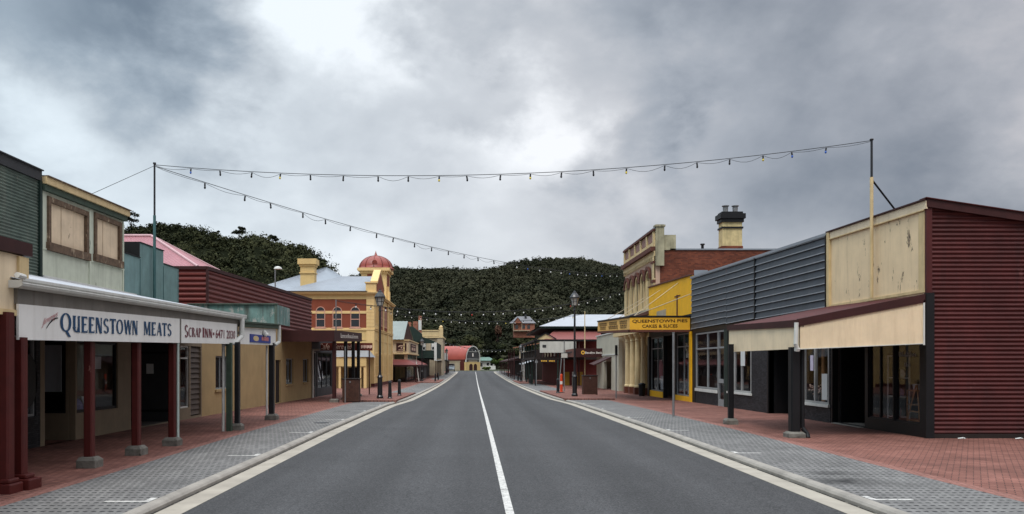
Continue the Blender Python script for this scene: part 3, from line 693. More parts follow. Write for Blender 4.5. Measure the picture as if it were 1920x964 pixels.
# --- nearest shop, green corrugated upper wall
r = thing("corrugated_shop", "weathered green corrugated shop wall at the left edge", "shop", (-14, 13.5, .1))
mb = MB(); mb.corr(LF, 7.5, 19.2, 3.95, 6.62, .076, .012, True, prof='sin'); mb.build("upper_wall", M['green_iron'], r)
mb = MB(); mb.fbox(LF, 7.5, 19.28, 6.5, 6.74, -.2, .05); mb.fbox(LF, 7.5, 19.3, 6.742, 6.77, -.25, .09); mb.build("parapet_cap", M['darkgrey'], r)
mb = MB(); mb.fbox(LF, 19.19, 19.29, 3.95, 6.5, -.02, .06); mb.build("corner_board", M['dkgreen'], r)
mb = MB(); mb.wall(LF, 7.5, 19.28, .10, 3.95, [(9, 12, .8, 2.75), (12.6, 13.6, .14, 2.75), (14.3, 16.4, .8, 2.75), (16.9, 19.1, .85, 2.75)]); mb.build("shop_wall", M['stonetile'], r)
window(r, LF, 9, 12, .8, 2.75, M['darkgrey'], mull=(10.5,)); window(r, LF, 14.3, 16.4, .8, 2.75, M['darkgrey'])
window(r, LF, 16.9, 19.1, .85, 2.75, M['greymetal'], mull=(18.55,)); window(r, LF, 12.6, 13.6, .14, 2.75, M['darkwood'], t=.12, name="door")
mb = MB(); vs = [LF.p(18.8 + .36 * math.cos(a), 1.7 + .62 * math.sin(a), -.02) for a in [2 * math.pi * i / 24 for i in range(24)]]; mb.prism(vs, (.02, 0, 0)); mb.build("oval_sign", M['black'], r)
shell(r, XL - .2, -22, 7.5, 19.28, .1, 6.5, M['room'])

r = thing("shop_veranda", "cream boxed veranda with dark red cap, at the left edge", "veranda", (-8.8, 10, .1))
vf = leftf(-7.3)
mb = MB(); mb.fbox(vf, 5, 13.0, 2.88, 3.80, -.05, 0, v0b=2.88, v1b=3.84); mb.build("fascia", M['cream'], r)
mb = MB(); mb.fbox(vf, 5, 13.06, 2.86, 2.95, -.02, .05, v0b=2.86, v1b=2.95); mb.fbox(vf, 12.78, 13.05, 2.951, 3.82, 0, .045); mb.build("fascia_trim", M['cream_trim'], r)
mb = MB(); mb.fbox(vf, 5, 13.12, 3.81, 4.03, -.25, .07, v0b=3.85, v1b=4.06); mb.build("cap", M['dkred'], r)
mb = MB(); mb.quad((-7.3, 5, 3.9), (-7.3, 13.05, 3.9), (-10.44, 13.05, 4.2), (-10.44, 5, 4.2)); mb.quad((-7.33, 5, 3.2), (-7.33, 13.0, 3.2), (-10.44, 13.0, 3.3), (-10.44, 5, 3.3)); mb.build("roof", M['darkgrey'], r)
mb = MB(); mb.fbox(facef(13.0), -10.44, -7.35, 2.95, 3.9, -.04, 0); mb.build("end_panel", M['cream'], r)
for y in (6.2, 12.42):
    p = post(r, -7.27, y, 2.9, M['postred'], .20, False)
    f = MB(); z = GF(y); f.box(-7.45, -7.08, y - .19, y + .17, z - .02, z + .15); f.box(-7.41, -7.12, y - .15, y + .13, z + .15, z + .22); f.build("footing", M['postred'], p, bevel=.02)
# --- butcher shop
r = thing("butcher_shop", "two storey shop with pale green upper floor and two rotting boarded up windows", "shop", (-14, 21.6, .1))
UW = ((19.62, 21.62, 4.98, 6.18), (22.03, 23.65, 5.02, 6.24))
UH = [(a, b, c_, d_) for a, b, c_, d_ in UW]
mb = MB(); mb.wall(LF, 19.3, 23.9, 4.05, 6.40, UH, th=.15, top=lambda u: 6.40 + (u - 19.3) * .012); mb.build("upper_wall", M['pale_green'], r)
mb = MB()
for u in (19.33, 21.75, 23.82): mb.fbox(LF, u - .035, u + .035, 4.05, 6.28, 0, .03)
mb.fbox(LF, 19.3, 23.9, 4.88, 4.925, 0, .02); mb.build("cover_strips", M['pale_green'], r)
mb = MB(); mb.fbox(LF, 19.3, 23.93, 6.30, 6.45, 0, .10, v0b=6.35, v1b=6.5); mb.build("frieze", M['green_trim'], r)
mb = MB(); mb.fbox(LF, 19.3, 23.97, 6.452, 6.62, -.15, .16, v0b=6.502, v1b=6.67); mb.build("cornice", M['cream_trim'], r)
mb = MB(); mb.fbox(LF, 19.3, 23.99, 6.622, 6.65, -.2, .20, v0b=6.672, v1b=6.70); mb.build("coping", M['rotwood'], r)
for a, b, c_, d_ in UW:
    mb = MB(); t = .09
    mb.fbox(LF, a - .03, a + t, c_ - .02, d_ + .03, -.08, .05); mb.fbox(LF, b - t, b + .03, c_ - .02, d_ + .03, -.08, .05)
    mb.fbox(LF, a + t, b - t, d_ - .10, d_ + .03, -.08, .045); mb.fbox(LF, a - .07, b + .07, c_ - .10, c_ + .10, -.08, .09)
    f = mb.build("window_frame", M['rotwood'], r)
    n = 3; wd = (b - a - 2 * t) / n
    for k in range(n):
        q = MB(); q.fbox(LF, a + t + wd * k + .012, a + t + wd * (k + 1) - .012, c_ + .10, d_ - .10, -.06, -.03 + .008 * (k % 2)); q.build("board", M['board'], f)
    q = MB(); q.fbox(LF, a + t, b - t, c_ + .10, d_ - .10, -.12, -.08); q.build("backing", M['rotwood'], f)
# ground floor: angled recess, shop window, entry, slatted panel
H1 = [(19.5, 21.0, .1, 2.8), (21.07, 23.5, .80, 2.72), (24.4, 28.1, .1, 2.8), (28.5, 29.4, .5, 2.75), (29.55, 30.65, .15, 2.75)]
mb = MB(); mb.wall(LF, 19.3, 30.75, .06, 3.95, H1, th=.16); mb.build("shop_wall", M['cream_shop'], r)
window(r, LF, 21.07, 23.5, .80, 2.72, M['black'], t=.07)
fw = facef(20.98)
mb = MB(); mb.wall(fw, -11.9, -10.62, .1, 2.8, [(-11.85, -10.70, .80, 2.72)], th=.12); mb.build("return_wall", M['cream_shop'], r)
window(r, fw, -11.85, -10.70, .80, 2.72, M['black'], t=.06)
mb = MB(); mb.box(-11.95, -11.85, 19.4, 20.98, .1, 2.8); mb.build("recess_door", M['darkgrey'], r)
fe = facef(28.0)
mb = MB(); mb.wall(fe, -12.3, -10.62, .05, 2.8, [], th=.1); mb.build("entry_wall", M['darkgrey'], r)
mb = MB(); mb.fbox(fe, -11.45, -11.2, 1.75, 2.1, 0, .012); mb.build("notice", M['paper'], r)
mb = MB(); mb.fbox(fe, -12.3, -10.62, .42, .5, 0, .03); mb.fbox(fe, -12.3, -10.62, 2.45, 2.52, 0, .03); mb.build("entry_trim", M['black'], r)
mb = MB(); mb.box(-12.4, -12.3, 24.3, 28.2, .05, 2.8); mb.build("entry_back", M['room'], r)
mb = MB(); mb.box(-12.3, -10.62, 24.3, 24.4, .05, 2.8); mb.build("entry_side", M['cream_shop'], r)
window(r, LF, 28.5, 29.4, .5, 2.75, M['white_trim'], t=.05, trans=(2.3,))
mb = MB()
for k in range(13): 
    z = .2 + k * .195
    mb.add([LF.p(29.57, z, -.03), LF.p(30.63, z, -.03), LF.p(30.63, z + .19, -.09), LF.p(29.57, z + .19, -.09), LF.p(29.57, z + .19, -.03 - .0), LF.p(30.63, z + .19, -.03)], [(0, 1, 2, 3), (3, 2, 5, 4)])
mb.build("slatted_panel", M['brownslat'], r)
shell(r, XL - .17, -22, 19.3, 30.75, .06, 4.3, M['room'])
mb = MB(); mb.box(-22, -10.6, 19.31, 19.42, 4.3, 6.4); mb.box(-22, -10.6, 23.78, 23.88, 4.3, 6.4); mb.box(-22, -10.62, 19.42, 23.78, 6.2, 6.34); mb.build("upper_body", M['pale_green'], r)
def display(name, label, cat, mbf, m, group=None):
    mb = MB(); mbf(mb); return mb.build(name, m, None, label=label, cat=cat, group=group)
display("price_sheet", "large grey price sheet hung inside the angled left window of the butcher shop", "sheet", lambda b: b.box(-11.5, -10.95, 21.25, 21.27, 1.35, 2.6), M['paper'])
display("display_cloth", "pale crumpled cloth lying in the long window of the butcher shop", "cloth", lambda b: [b.lathe((-10.9, 22.0 + .35 * k, .84), [(.16, 0), (.15, .14), (.07, .26 + .04 * k), (.02, .3 + .04 * k)], 9) for k in range(1)], M['lavender'])
for k, (y, hgt, lab) in enumerate(((22.45, .34, "left pale folded card standing on the sill inside the long butcher window"), (22.8, .38, "right pale folded card standing on the sill inside the long butcher window"))):
    display("folded_card", lab, "card", lambda b, y=y, hgt=hgt: b.prism([(-10.85, y - .12, .84), (-10.85, y + .12, .84), (-10.95, y + .09, .84 + hgt), (-10.95, y - .09, .84 + hgt)], (-.02, 0, 0)), M['paper'])
display("hanging_poster", "small pale notice hung high inside the long butcher window", "notice", lambda b: b.box(-10.80, -10.78, 22.75, 23.15, 1.95, 2.3), M['paper'])

# --- butcher veranda
def lin(y, y0, a, y1, b): return a + (b - a) * (y - y0) / (y1 - y0)
r = thing("shop_veranda", "butcher signboard veranda on dark red posts with concrete feet", "veranda", (-8.8, 18.9, .1))
vf = leftf(-7.22)
sb = lambda y: lin(y, 12.7, 2.48, 24.4, 2.70); st = lambda y: lin(y, 12.7, 3.05, 24.4, 3.31)
mb = MB(); mb.fbox(vf, 12.7, 19.66, sb(12.7), st(12.7), -.04, 0, v0b=sb(19.66), v1b=st(19.66)); s1 = mb.build("signboard", M['white_sign'], r)
mb = MB(); mb.fbox(vf, 19.74, 24.4, sb(19.74), st(19.74), -.04, 0, v0b=sb(24.4), v1b=st(24.4)); s2 = mb.build("signboard", M['white_sign'], r)
mb = MB(); mb.fbox(vf, 19.665, 19.735, sb(19.7), st(19.7), -.03, .01); mb.fbox(vf, 24.405, 24.47, sb(24.4), st(24.4), -.03, .01); mb.build("cover_strip", M['grey_soffit'], r)
mb = MB(); mb.fbox(vf, 12.7, 24.7, st(12.7) + .002, 3.30, -.12, -.02, v0b=st(24.4) + .002, v1b=3.46); mb.build("beam", M['grey_soffit'], r)
gz0 = lambda y: lin(y, 12.9, 3.30, 24.9, 3.46)
mb = MB(); vs = []
pr = [(-.10, 0), (.06, 0), (.13, .03), (.15, .07), (.13, .09), (.15, .11), (.15, .155), (.11, .155), (.11, .12), (-.10, .12)]
for y in (12.55, 24.95): vs += [(-7.22 + a, y, gz0(y) + b) for a, b in pr]
k = len(pr); mb.add(vs, [(i, (i + 1) % k, k + (i + 1) % k, k + i) for i in range(k)] + [tuple(range(k)), tuple(range(k, 2 * k))[::-1]]); mb.build("gutter", M['white_trim'], r)
mb = MB(); mb.sheet((-7.12, 12.6, gz0(12.6) + .13), (-7.12, 24.9, gz0(24.9) + .13), (-10.44, 24.9, 4.22), (-10.44, 12.6, 4.16), .076, .008); mb.build("roof", M['zinc_light'], r)
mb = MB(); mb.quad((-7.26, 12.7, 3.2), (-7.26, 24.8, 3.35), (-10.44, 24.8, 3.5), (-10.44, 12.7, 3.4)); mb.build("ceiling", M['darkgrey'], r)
mb = MB(); mb.fbox(facef(24.75), -10.44, -7.3, 3.1, 3.5, -.03, 0, v1b=3.42); mb.build("end_board", M['grey_soffit'], r)
mb = MB(); mb.fbox(LF, 19.3, 24.6, 4.16, 4.24, .0, .10); mb.build("flashing", M['white_trim'], r)
mb = MB(); mb.path([(-7.05, 12.55, 3.46), (-7.05, 12.35, 3.47)], .045); mb.build("overflow_pipe", M['white_trim'], r)
for y, xx in ((12.80, -7.25), (15.45, -7.42), (17.55, -7.40), (19.55, -7.36)):
    red = y < 13
    p = post(r, xx, y, sb(y) + .04, M['postred'], .165, foot=not red, foot_s=.37, foot_h=.21)
    if red: f = MB(); z = GF(y); f.box(xx - .18, xx + .24, y - .17, y + .20, z - .02, z + .17); f.box(xx - .12, xx + .16, y - .12, y + .14, z + .17, z + .24); f.build("footing", M['postred'], p, bevel=.02)
post(r, -7.13, 24.15, 2.75, M['blackgloss'], .15, foot_s=.34, foot_h=.2)
mb = MB(); z = GF(23.9); mb.box(-7.32, -7.17, 23.65, 23.80, z, 2.72); mb.build("square_pipe", M['green_trim'], r)
mb = MB(); mb.path([(-7.12, 24.6, 3.5), (-7.12, 24.58, 2.95)], .075, 12); mb.path([(-7.12, 24.58, 2.95), (-7.2, 24.2, 2.74), (-7.42, 23.72, 2.68)], .07, 12); mb.path([(-7.42, 23.72, 2.70), (-7.42, 23.72, GF(24))], .045, 10); mb.build("downpipe", M['white_trim'], r)
mb = MB(); mb.path([(-7.25, 19.62, 2.62), (-7.25, 19.62, GF(19.6) + .1)], .032); mb.build("downpipe", mat('pale_pipe', (.42, .50, .46), .5), r)
# lettering on the boards
vs, fs, ln = caps("QUEENSTOWN MEATS", [1.15] + [1] * 15)
mb = MB(); 
ub, ut = lambda y: sb(y) + .17, lambda y: sb(y) + .46
y0, y1 = D(111, -7.22), D(321, -7.22)
# pitch by pitch so that each word sits at its measured place
def place_word(mb, wd, ya, yb, scales=None, b=.155, t=.455):
    vs, fs, ln = caps(wd, scales); fit(mb, vs, fs, vf, ya, yb, sb(ya) + b, sb(ya) + t, sb(yb) + b, sb(yb) + t, .010, box=(0, ln - .06, 0, 1))
place_word(mb, "QUEENSTOWN", D(112, -7.22), D(258, -7.22), [1.12] + [1] * 9)
place_word(mb, "MEATS", D(269, -7.22), D(321, -7.22))
mb.build("lettering", M['navy'], s1)
y0, y1 = D(77, -7.22), D(108, -7.22)
letters(s1, "Jimmys", vf, y0, y1, sb(y0) + .20, sb(y0) + .34, sb(y1) + .40, sb(y1) + .52, 'scriptred', shear=.5, w=.010, name="script_lettering")
mb = MB(); n = 12; pts = []
for i in range(n + 1):
    t_ = i / n; y = y0 + .15 + (y1 - y0 - .15) * t_; z = sb(y) + .20 + .19 * (1 - (1 - t_) ** 2); pts.append((y, z, .004 + .013 * math.sin(math.pi * min(1, t_ * .8 + .1))))
for a, b in zip(pts, pts[1:]): mb.add([vf.p(a[0], a[1] - a[2], .009), vf.p(b[0], b[1] - b[2], .009), vf.p(b[0], b[1] + b[2], .009), vf.p(a[0], a[1] + a[2], .009)], [(0, 1, 2, 3)])
mb.build("swoosh", M['black'], s1)
mb = MB()
yS = D(346, -7.22)
def pw2(wd, pa, pb, scales=None, b=.16, t=.42):
    ya, yb = D(pa, -7.22), D(pb, -7.22); vs, fs, ln = caps(wd, scales); fit(mb, vs, fs, vf, ya, yb, sb(ya) + b, sb(ya) + t, sb(yb) + b, sb(yb) + t, .010, box=(0, ln - .05, 0, 1))
pw2("S", 345.5, 352.5, t=.46, b=.14); pw2("CRAP", 353, 376.5, t=.40); pw2("I", 379, 383, t=.42); pw2("NN", 383.5, 397.5, t=.40)
mb.lathe(tuple(vf.p(D(400.7, -7.22), sb(22) + .27, .008)), [(.0, 0), (.02, .001)], 8)
mb.build("lettering", M['maroon'], s2)
letters(s2, "6471 2030", vf, D(404, -7.22), D(440.5, -7.22), sb(22.4) + .15, sb(22.4) + .40, sb(24.2) + .15, sb(24.2) + .40, 'maroon', bold=.012, w=.010)
mb = MB(); d0, d1 = D(402.5, -7.22), D(397.5, -7.22); mb.fbox(vf, min(d0, d1) + .06, max(d0, d1) - .06, sb(22) + .24, sb(22) + .31, .008, .012); mb.build("lettering_dot", M['maroon'], s2)

# --- turquoise stepped parapet shop
r = thing("stepped_parapet_shop", "shop with a turquoise rendered stepped parapet left of the tall string light pole", "shop", (-14, 26.1, .1))
def ttop(u): return 5.41 if u < 25.05 or u > 26.96 else 5.89
mb = MB(); mb.wall(LF, 23.95, 25.05, 3.9, 5.41, th=.5); mb.build("parapet", M['turq'], r)
mb = MB(); mb.wall(LF, 25.053, 26.95, 3.9, 5.89, th=.5); mb.build("parapet", M['turq'], r)
mb = MB(); mb.wall(LF, 26.953, 28.35, 3.9, 5.46, th=.5); mb.build("parapet", M['turq'], r)
mb = MB()
for a, b, z in ((23.95, 25.05, 5.41), (25.03, 26.97, 5.89), (26.96, 28.37, 5.46)): mb.fbox(LF, a, b, z + .002, z + .03, -.55, .03)
mb.box(-10.95, -10.45, 24.99, 25.05, 5.44, 5.885)
mb.build("coping", M['black'], r)
mb = MB()
for u in (25.06, 26.94, 28.28): mb.fbox(LF, u - .012, u + .012, 3.9, 5.38, 0, .012)
mb.build("cover_strips", M['turq_pole'], r)
mb = MB(); mb.box(-22, -10.97, 24.0, 28.3, 3.9, 5.3); mb.build("body", M['darkgrey'], r)
# tall light pole on that parapet
PLX, PLY, PLZ = -10.33, 25.9, 8.56
r = thing("light_pole", "tall turquoise steel pole fixed to the stepped parapet", "pole", (PLX, PLY, 3.95))
mb = MB(); mb.tube((PLX, PLY, 4.2), (PLX, PLY, 6.9), .05, .045, 10); mb.build("lower_pole", M['turq_pole'], r)
mb = MB(); mb.tube((PLX, PLY, 6.9), (PLX, PLY, PLZ), .032, .03, 10); mb.tube((PLX, PLY, PLZ), (PLX, PLY, PLZ + .05), .05, .05, 10); mb.build("upper_pole", M['blackgloss'], r)
mb = MB(); mb.wire([(PLX, PLY, PLZ - .05), (-10.8, 22.2, 6.72)], .008); mb.build("stay_wire", M['wire'], r)
# --- pink roofed building behind
r = thing("pink_roof_house", "building with a pink corrugated hipped roof behind the turquoise stepped parapet", "building", (-17, 35, .1))
A, B_, C_, D_ = (-25, 31.9, 5.95), (-11, 31.9, 5.95), (-13.9, 34.5, 7.60), (-25, 34.5, 7.60)
mb = MB(); mb.sheet(A, B_, C_, D_, .16, .012); mb.sheet(B_, (-11, 37.3, 5.97), (-13.85, 34.55, 7.60), C_, .16, .012); mb.sheet((-11, 37.3, 5.97), (-25, 37.3, 5.97), D_, C_, .16, .012); mb.build("roof", M['pinkroof'], r)
mb = MB(); mb.tube((-25, 34.5, 7.62), (-13.88, 34.5, 7.62), .07); mb.tube((-13.9, 34.5, 7.62), (-11, 31.9, 5.98), .055); mb.tube((-13.9, 34.5, 7.62), (-11, 37.3, 6.0), .055); mb.build("ridge_cap", M['pinkcap'], r)
mb = MB(); mb.box(-25, -11.3, 32.1, 37.1, .0, 5.93); mb.build("wall", M['darkgrey'], r)
# --- cream stucco shop with dark red corrugated upper wall
r = thing("red_upper_shop", "long low cream stucco shop with dark red corrugated upper wall", "shop", (-15, 41.3, .0))
zt = lambda u: lin(u, 31.35, 5.90, 51.5, 6.27)
mb = MB(); mb.corr(LF, 31.35, 51.5, 3.95, zt(31.35) - .02, .19, .022, True, prof='trap', w=.02, v1b=zt(51.5) - .02, seg=8); mb.build("corrugated_wall", M['rediron2'], r)
mb = MB(); mb.corr(facef(31.33), -12.6, -10.46, 3.95, 5.88, .20, .022, True, prof='trap', seg=8); mb.build("corrugated_end", M['rediron2'], r)
mb = MB(); mb.fbox(LF, 31.30, 51.55, zt(31.3) - .12, zt(31.3) + .02, -.1, .06, v0b=zt(51.5) - .12, v1b=zt(51.5) + .02); mb.fbox(facef(31.29), -12.6, -10.46, 5.80, 5.92, -.06, .01); mb.fbox(LF, 31.28, 31.36, 3.95, 5.78, -.02, .065); mb.build("cap", M['dkred'], r)
HL = [(32.4, 34.1, 1.05, 2.42), (42.2, 43.4, .0, 2.3), (44.6, 46.4, .95, 2.40), (49.0, 50.6, .95, 2.40)]
mb = MB(); mb.wall(LF, 30.77, 51.6, -.3, 3.95, HL, th=.2); mb.build("stucco_wall", M['stucco'], r)
for a, b, c_, d_ in (HL[0], HL[2], HL[3]): window(r, LF, a, b, c_, d_, M['greymetal'], t=.06, w0=-.16, w1=-.09, mull=((a + b) / 2,), sill=M['stucco'], glass='glass_dark')
mb = MB(); mb.fbox(LF, 42.2, 43.4, -.2, 2.3, -.15, -.10); mb.build("door", M['darkwood'], r)
mb = MB(); mb.box(-24, -10.66, 30.8, 31.0, -.3, 3.9); mb.box(-24, -10.66, 51.38, 51.58, -.3, 6.0); mb.box(-24.1, -24, 30.8, 51.5, -.3, 6); mb.quad((-10.6, 31.4, 5.7), (-10.6, 51.5, 6.05), (-24, 51.5, 5.2), (-24, 31.4, 5.0)); mb.build("body", M['darkgrey'], r)
mb = MB(); mb.path([(-10.35, 51.5, 3.0), (-10.35, 51.5, GF(51.5))], .07, 10); mb.path([(-10.35, 51.5, 3.0), (-9.9, 51.5, 3.0)], .05, 8); mb.build("downpipe", M['white_trim'], r)
# --- veranda 2 with rusty turquoise box parapet
r = thing("shop_veranda", "short white veranda with rust stained turquoise parapet and small blue sign", "veranda", (-8.8, 27, .1))
f2b = lambda y: lin(y, 24.9, 2.71, 29.2, 2.78); f2t = lambda y: lin(y, 24.9, 3.23, 29.2, 3.36)
mb = MB(); mb.fbox(vf, 24.75, 29.2, f2b(24.9), f2t(24.9), -.05, 0, v0b=f2b(29.2), v1b=f2t(29.2)); f = mb.build("fascia", M['white_sign'], r)
mb = MB(); mb.fbox(vf, 24.75, 29.3, 3.25, 3.36, -.2, .10, v0b=3.38, v1b=3.50); mb.fbox(vf, 24.75, 29.3, 3.362, 3.40, -.2, .14, v0b=3.502, v1b=3.54); mb.build("gutter", M['green_trim'], r)
ys_, ye_ = D(468, -7.22), D(506, -7.22)
mb = MB(); mb.fbox(vf, ys_, ye_, 2.80, 3.06, .0, .03, v0b=2.82, v1b=3.08); s = mb.build("small_sign", M['signblue'], f)
mb = MB(); mb.lathe((0, 0, 0), [(0, 0), (1, .01)], 14); 
q = MB(); q.add([vf.p(ys_ + .65 + v[0] * .34, 2.935 + v[1] * .09, .034) for v in mb.v[14:]], [tuple(range(14))]); q.build("sign_emblem", M['cream_trim'], s)
q = MB(); q.fbox(vf, ys_ + 1.35, ye_ - .3, 2.89, 3.02, .032, .036); q.build("sign_emblem", M['scriptred'], s)
mb = MB(); yl = D(492.5, -7.22); mb.tube(tuple(vf.p(yl, 3.22, .02)), tuple(vf.p(yl, 3.05, .14)), .07, .09, 12); mb.build("lamp", M['white_trim'], r)
mb = MB(); mb.sheet((-7.1, 24.95, 3.42), (-7.1, 29.2, 3.55), (-10.44, 29.2, 3.75), (-10.44, 24.95, 3.7), .076, .008); mb.build("roof", M['green_trim'], r)
mb = MB(); mb.fbox(facef(29.2), -10.44, -7.19, 3.56, 4.26, -.06, 0); mb.build("box_parapet", M['turq_rust'], r)
mb = MB(); mb.fbox(facef(29.15), -10.44, -7.14, 4.262, 4.30, -.12, .03); mb.fbox(facef(29.18), -7.26, -7.17, 3.5, 4.26, -.05, .03); mb.build("parapet_trim", M['green_iron'], r)
mb = MB(); mb.fbox(leftf(-7.19), 29.26, 31.3, 3.56, 4.26, -.05, .0); mb.build("parapet_side", M['turq_rust'], r)
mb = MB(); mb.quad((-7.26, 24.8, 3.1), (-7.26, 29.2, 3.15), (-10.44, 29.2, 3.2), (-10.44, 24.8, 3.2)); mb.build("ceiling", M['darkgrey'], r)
post(r, -7.28, 28.85, 2.85, M['blackgloss'], .19, foot_s=.42, foot_h=.22)
mb = MB(); mb.path([(-7.12, 29.3, 3.5), (-7.12, 29.3, 2.9), (-7.2, 29.0, 2.78)], .06, 10); mb.path([(-7.42, 28.7, 2.75), (-7.42, 28.7, GF(29) + .1)], .035, 8); mb.build("downpipe", M['white_trim'], r)
# --- dark red veranda with cafe
r = thing("hotel_veranda", "deep dark red box veranda on slim posts in front of the cafe", "veranda", (-9, 49, -.2))
v3 = leftf(-7.58)
t3 = lambda y: lin(y, 43.5, 3.92, 54.3, 4.18); b3 = lambda y: lin(y, 43.5, 3.32, 54.3, 3.60)
mb = MB(); mb.fbox(v3, 43.5, 54.3, b3(43.5), t3(43.5), -.08, 0, v0b=b3(54.3), v1b=t3(54.3)); f = mb.build("fascia", M['dkred'], r)
mb = MB(); mb.fbox(facef(43.5), -10.44, -7.66, 3.30, 3.92, -.08, 0); mb.build("end_fascia", M['dkred'], r)
mb = MB(); mb.fbox(facef(54.22), -10.44, -7.66, 3.6, 4.16, -.08, 0); mb.build("end_fascia", M['dkred'], r)
mb = MB(); mb.box(-10.44, -7.66, 43.58, 54.2, 3.70, 3.80); mb.build("roof", M['darkgrey'], r)
mb = MB()
rn = random.Random(3); y = D(638.5, -7.58); ye = D(671.5, -7.58); k = 0
while y < ye:                                                     # the faded name on the fascia is not readable: letter-like strokes
    wd = rn.uniform(.10, .22); hh = .17 if k not in (0, 12, 20) else .26; zb = b3(y) + .20
    mb.fbox(v3, y, y + wd * .35, zb, zb + hh, .008, .012); mb.fbox(v3, y + wd * .35, y + wd, zb + (0 if k % 2 else hh - .06), zb + (.05 if k % 2 else hh), .008, .012)
    if k % 3 == 0: mb.fbox(v3, y + wd * .7, y + wd, zb + .051, zb + hh - .061, .008, .012)
    y += wd + .07; k += 1
mb.build("lettering", M['letterwhite'], f)
for y in (44.0, 47.9, 50.9, 53.2): post(r, -7.66, y, b3(y) + .04, M['dkred'] if y < 46 else M['black'], .20, foot_s=.46, foot_h=.20)
r = thing("cafe_shop", "dim cafe front under the dark red veranda with posters in its window", "shop", (-15, 56, -.3))
mb = MB(); mb.wall(LF, 51.65, 60, -.5, 4.1, [(52.0, 53.3, -.25, 2.9), (53.7, 59.0, .4, 2.9)], th=.2); mb.build("wall", M['darkgrey'], r)
window(r, LF, 53.7, 59.0, .4, 2.9, M['darkgrey'], mull=(55.4, 57.2)); window(r, LF, 52.0, 53.3, -.25, 2.9, M['greymetal'], t=.1, name="door")
shell(r, XL - .2, -20, 51.65, 60, -.4, 4.3, M['room'])
mb = MB(); mb.fbox(facef(54.7), -11.1, -6.92, 3.0, 3.52, -.06, 0); s = mb.build("hanging_sign", mat('cafe_sign_red', (.12, .022, .014), .5), r)
fs_ = facef(54.7)
letters(s, "Cafe", fs_, X(597.5, 54.7), X(618, 54.7), 3.07, 3.48, 3.07, 3.48, 'letterpeach', shear=.25, w=.012)
letters(s, "Serenade", fs_, X(626, 54.7), X(664, 54.7), 3.10, 3.46, 3.10, 3.46, 'letterpeach', shear=.25, w=.012)
mb = MB()
for k in range(8): mb.fbox(fs_, X(677 + 2.7 * k, 54.7), X(678.8 + 2.7 * k, 54.7), 3.15 + .03 * (k % 2), 3.36, .008, .012)
mb.build("lettering", M['letterpeach'], s)
mb = MB()
for k in range(4):
    a = 54.3 + k * .95
    mb.add([LF.p(a, .75 + .1 * k, -.35), LF.p(a + .5, .7 + .1 * k, -.35), LF.p(a + .25, 2.0 + .1 * k, -.55), LF.p(a - .2, 2.0 + .1 * k, -.55)], [(0, 1, 2, 3)])
mb.build("window_posters", M['paper'], r)
# ================================================================== post office style building
def arch_pts(fr, uc, hw, zs, n=10, w=0.0):
    return [fr.p(uc + hw * math.cos(math.pi * i / n), zs + hw * math.sin(math.pi * i / n), w) for i in range(n + 1)]
def arched_window(parent, fr, uc, hw, z0, zs, frame_m, glass='glass_dark', t=.09, out=.03, bars=1):
    """window with a round head standing slightly proud of the wall, frame > pane"""
    n = 10; mb = MB(); vs = []
    for w_ in (out, -.02):
        o = [fr.p(uc + hw, z0, w_)] + arch_pts(fr, uc, hw, zs, n, w_) + [fr.p(uc - hw, z0, w_)]
        i_ = [fr.p(uc + hw - t, z0 + t, w_)] + arch_pts(fr, uc, hw - t, zs, n, w_) + [fr.p(uc - hw + t, z0 + t, w_)]
        vs += o + i_
    k = n + 3; fsx = []
    for j in range(k - 1): fsx += [(j, j + 1, k + j + 1, k + j), (j, j + 1, 2 * k + j + 1, 2 * k + j), (k + j, k + j + 1, 3 * k + j + 1, 3 * k + j)]
    fsx += [(k - 1, 0, k, 2 * k - 1), (k - 1, 0, 2 * k, 3 * k - 1), (2 * k - 1, k, 3 * k, 4 * k - 1)]
    mb.add(vs, fsx)
    for b in range(bars): zb = z0 + (zs - z0) * (b + 1) / (bars + 1); mb.fbox(fr, uc - hw + t, uc + hw - t, zb - .04, zb + .04, -.01, out - .004)
    if bars: mb.fbox(fr, uc - hw + t, uc + hw - t, zs - .04, zs + .04, -.01, out - .006)
    f = mb.build("window", frame_m, parent)
    q = MB(); q.add([fr.p(uc + hw - t, z0 + t, .008)] + arch_pts(fr, uc, hw - t, zs, n, .008) + [fr.p(uc - hw + t, z0 + t, .008)], [tuple(range(n + 3))]); q.build("pane", M[glass], f)
    return f
PX, PD0, PD1 = -10.3, 82.5, 101.3
r = thing("post_office", "yellow and red two storey building with red domed tower and silver roof", "building", (-16, 91, -.55))
PF = leftf(PX); PS = facef(PD0)
mb = MB(); mb.box(-24, PX - .0, PD0, PD1, -.8, 5.65); mb.build("lower_walls", M['po_yellow'], r)
mb = MB(); mb.box(-23.98, PX - .02, PD0 + .02, PD1 - .02, 5.652, 8.75); mb.build("upper_walls", M['po_red'], r)
mb = MB(); mb.box(-24.02, PX + .03, PD0 - .03, PD1 + .03, 8.752, 9.25); mb.build("frieze", M['po_yellow'], r)
mb = MB()
mb.box(-24.05, PX + .10, PD0 - .10, PD1 + .10, 5.55, 5.72); mb.box(-24.05, PX + .16, PD0 - .06, PD1 + .10, 5.722, 5.80)
mb.box(-24.05, PX + .05, PD0 - .05, PD1 + .05, 4.55, 4.62)
mb.build("string_course", M['po_trim'], r)
mb = MB(); mb.box(-24.2, PX + .30, PD0 - .30, PD1 + .3, 9.252, 9.40); mb.box(-24.3, PX + .42, PD0 - .42, PD1 + .42, 9.402, 9.50); mb.build("cornice", M['po_trim'], r)
mb = MB(); mb.box(-24.0, PX - .03, PD0 - .035, PD0 - .0, 7.27, 7.55); mb.build("impost_band", M['po_trim'], r)
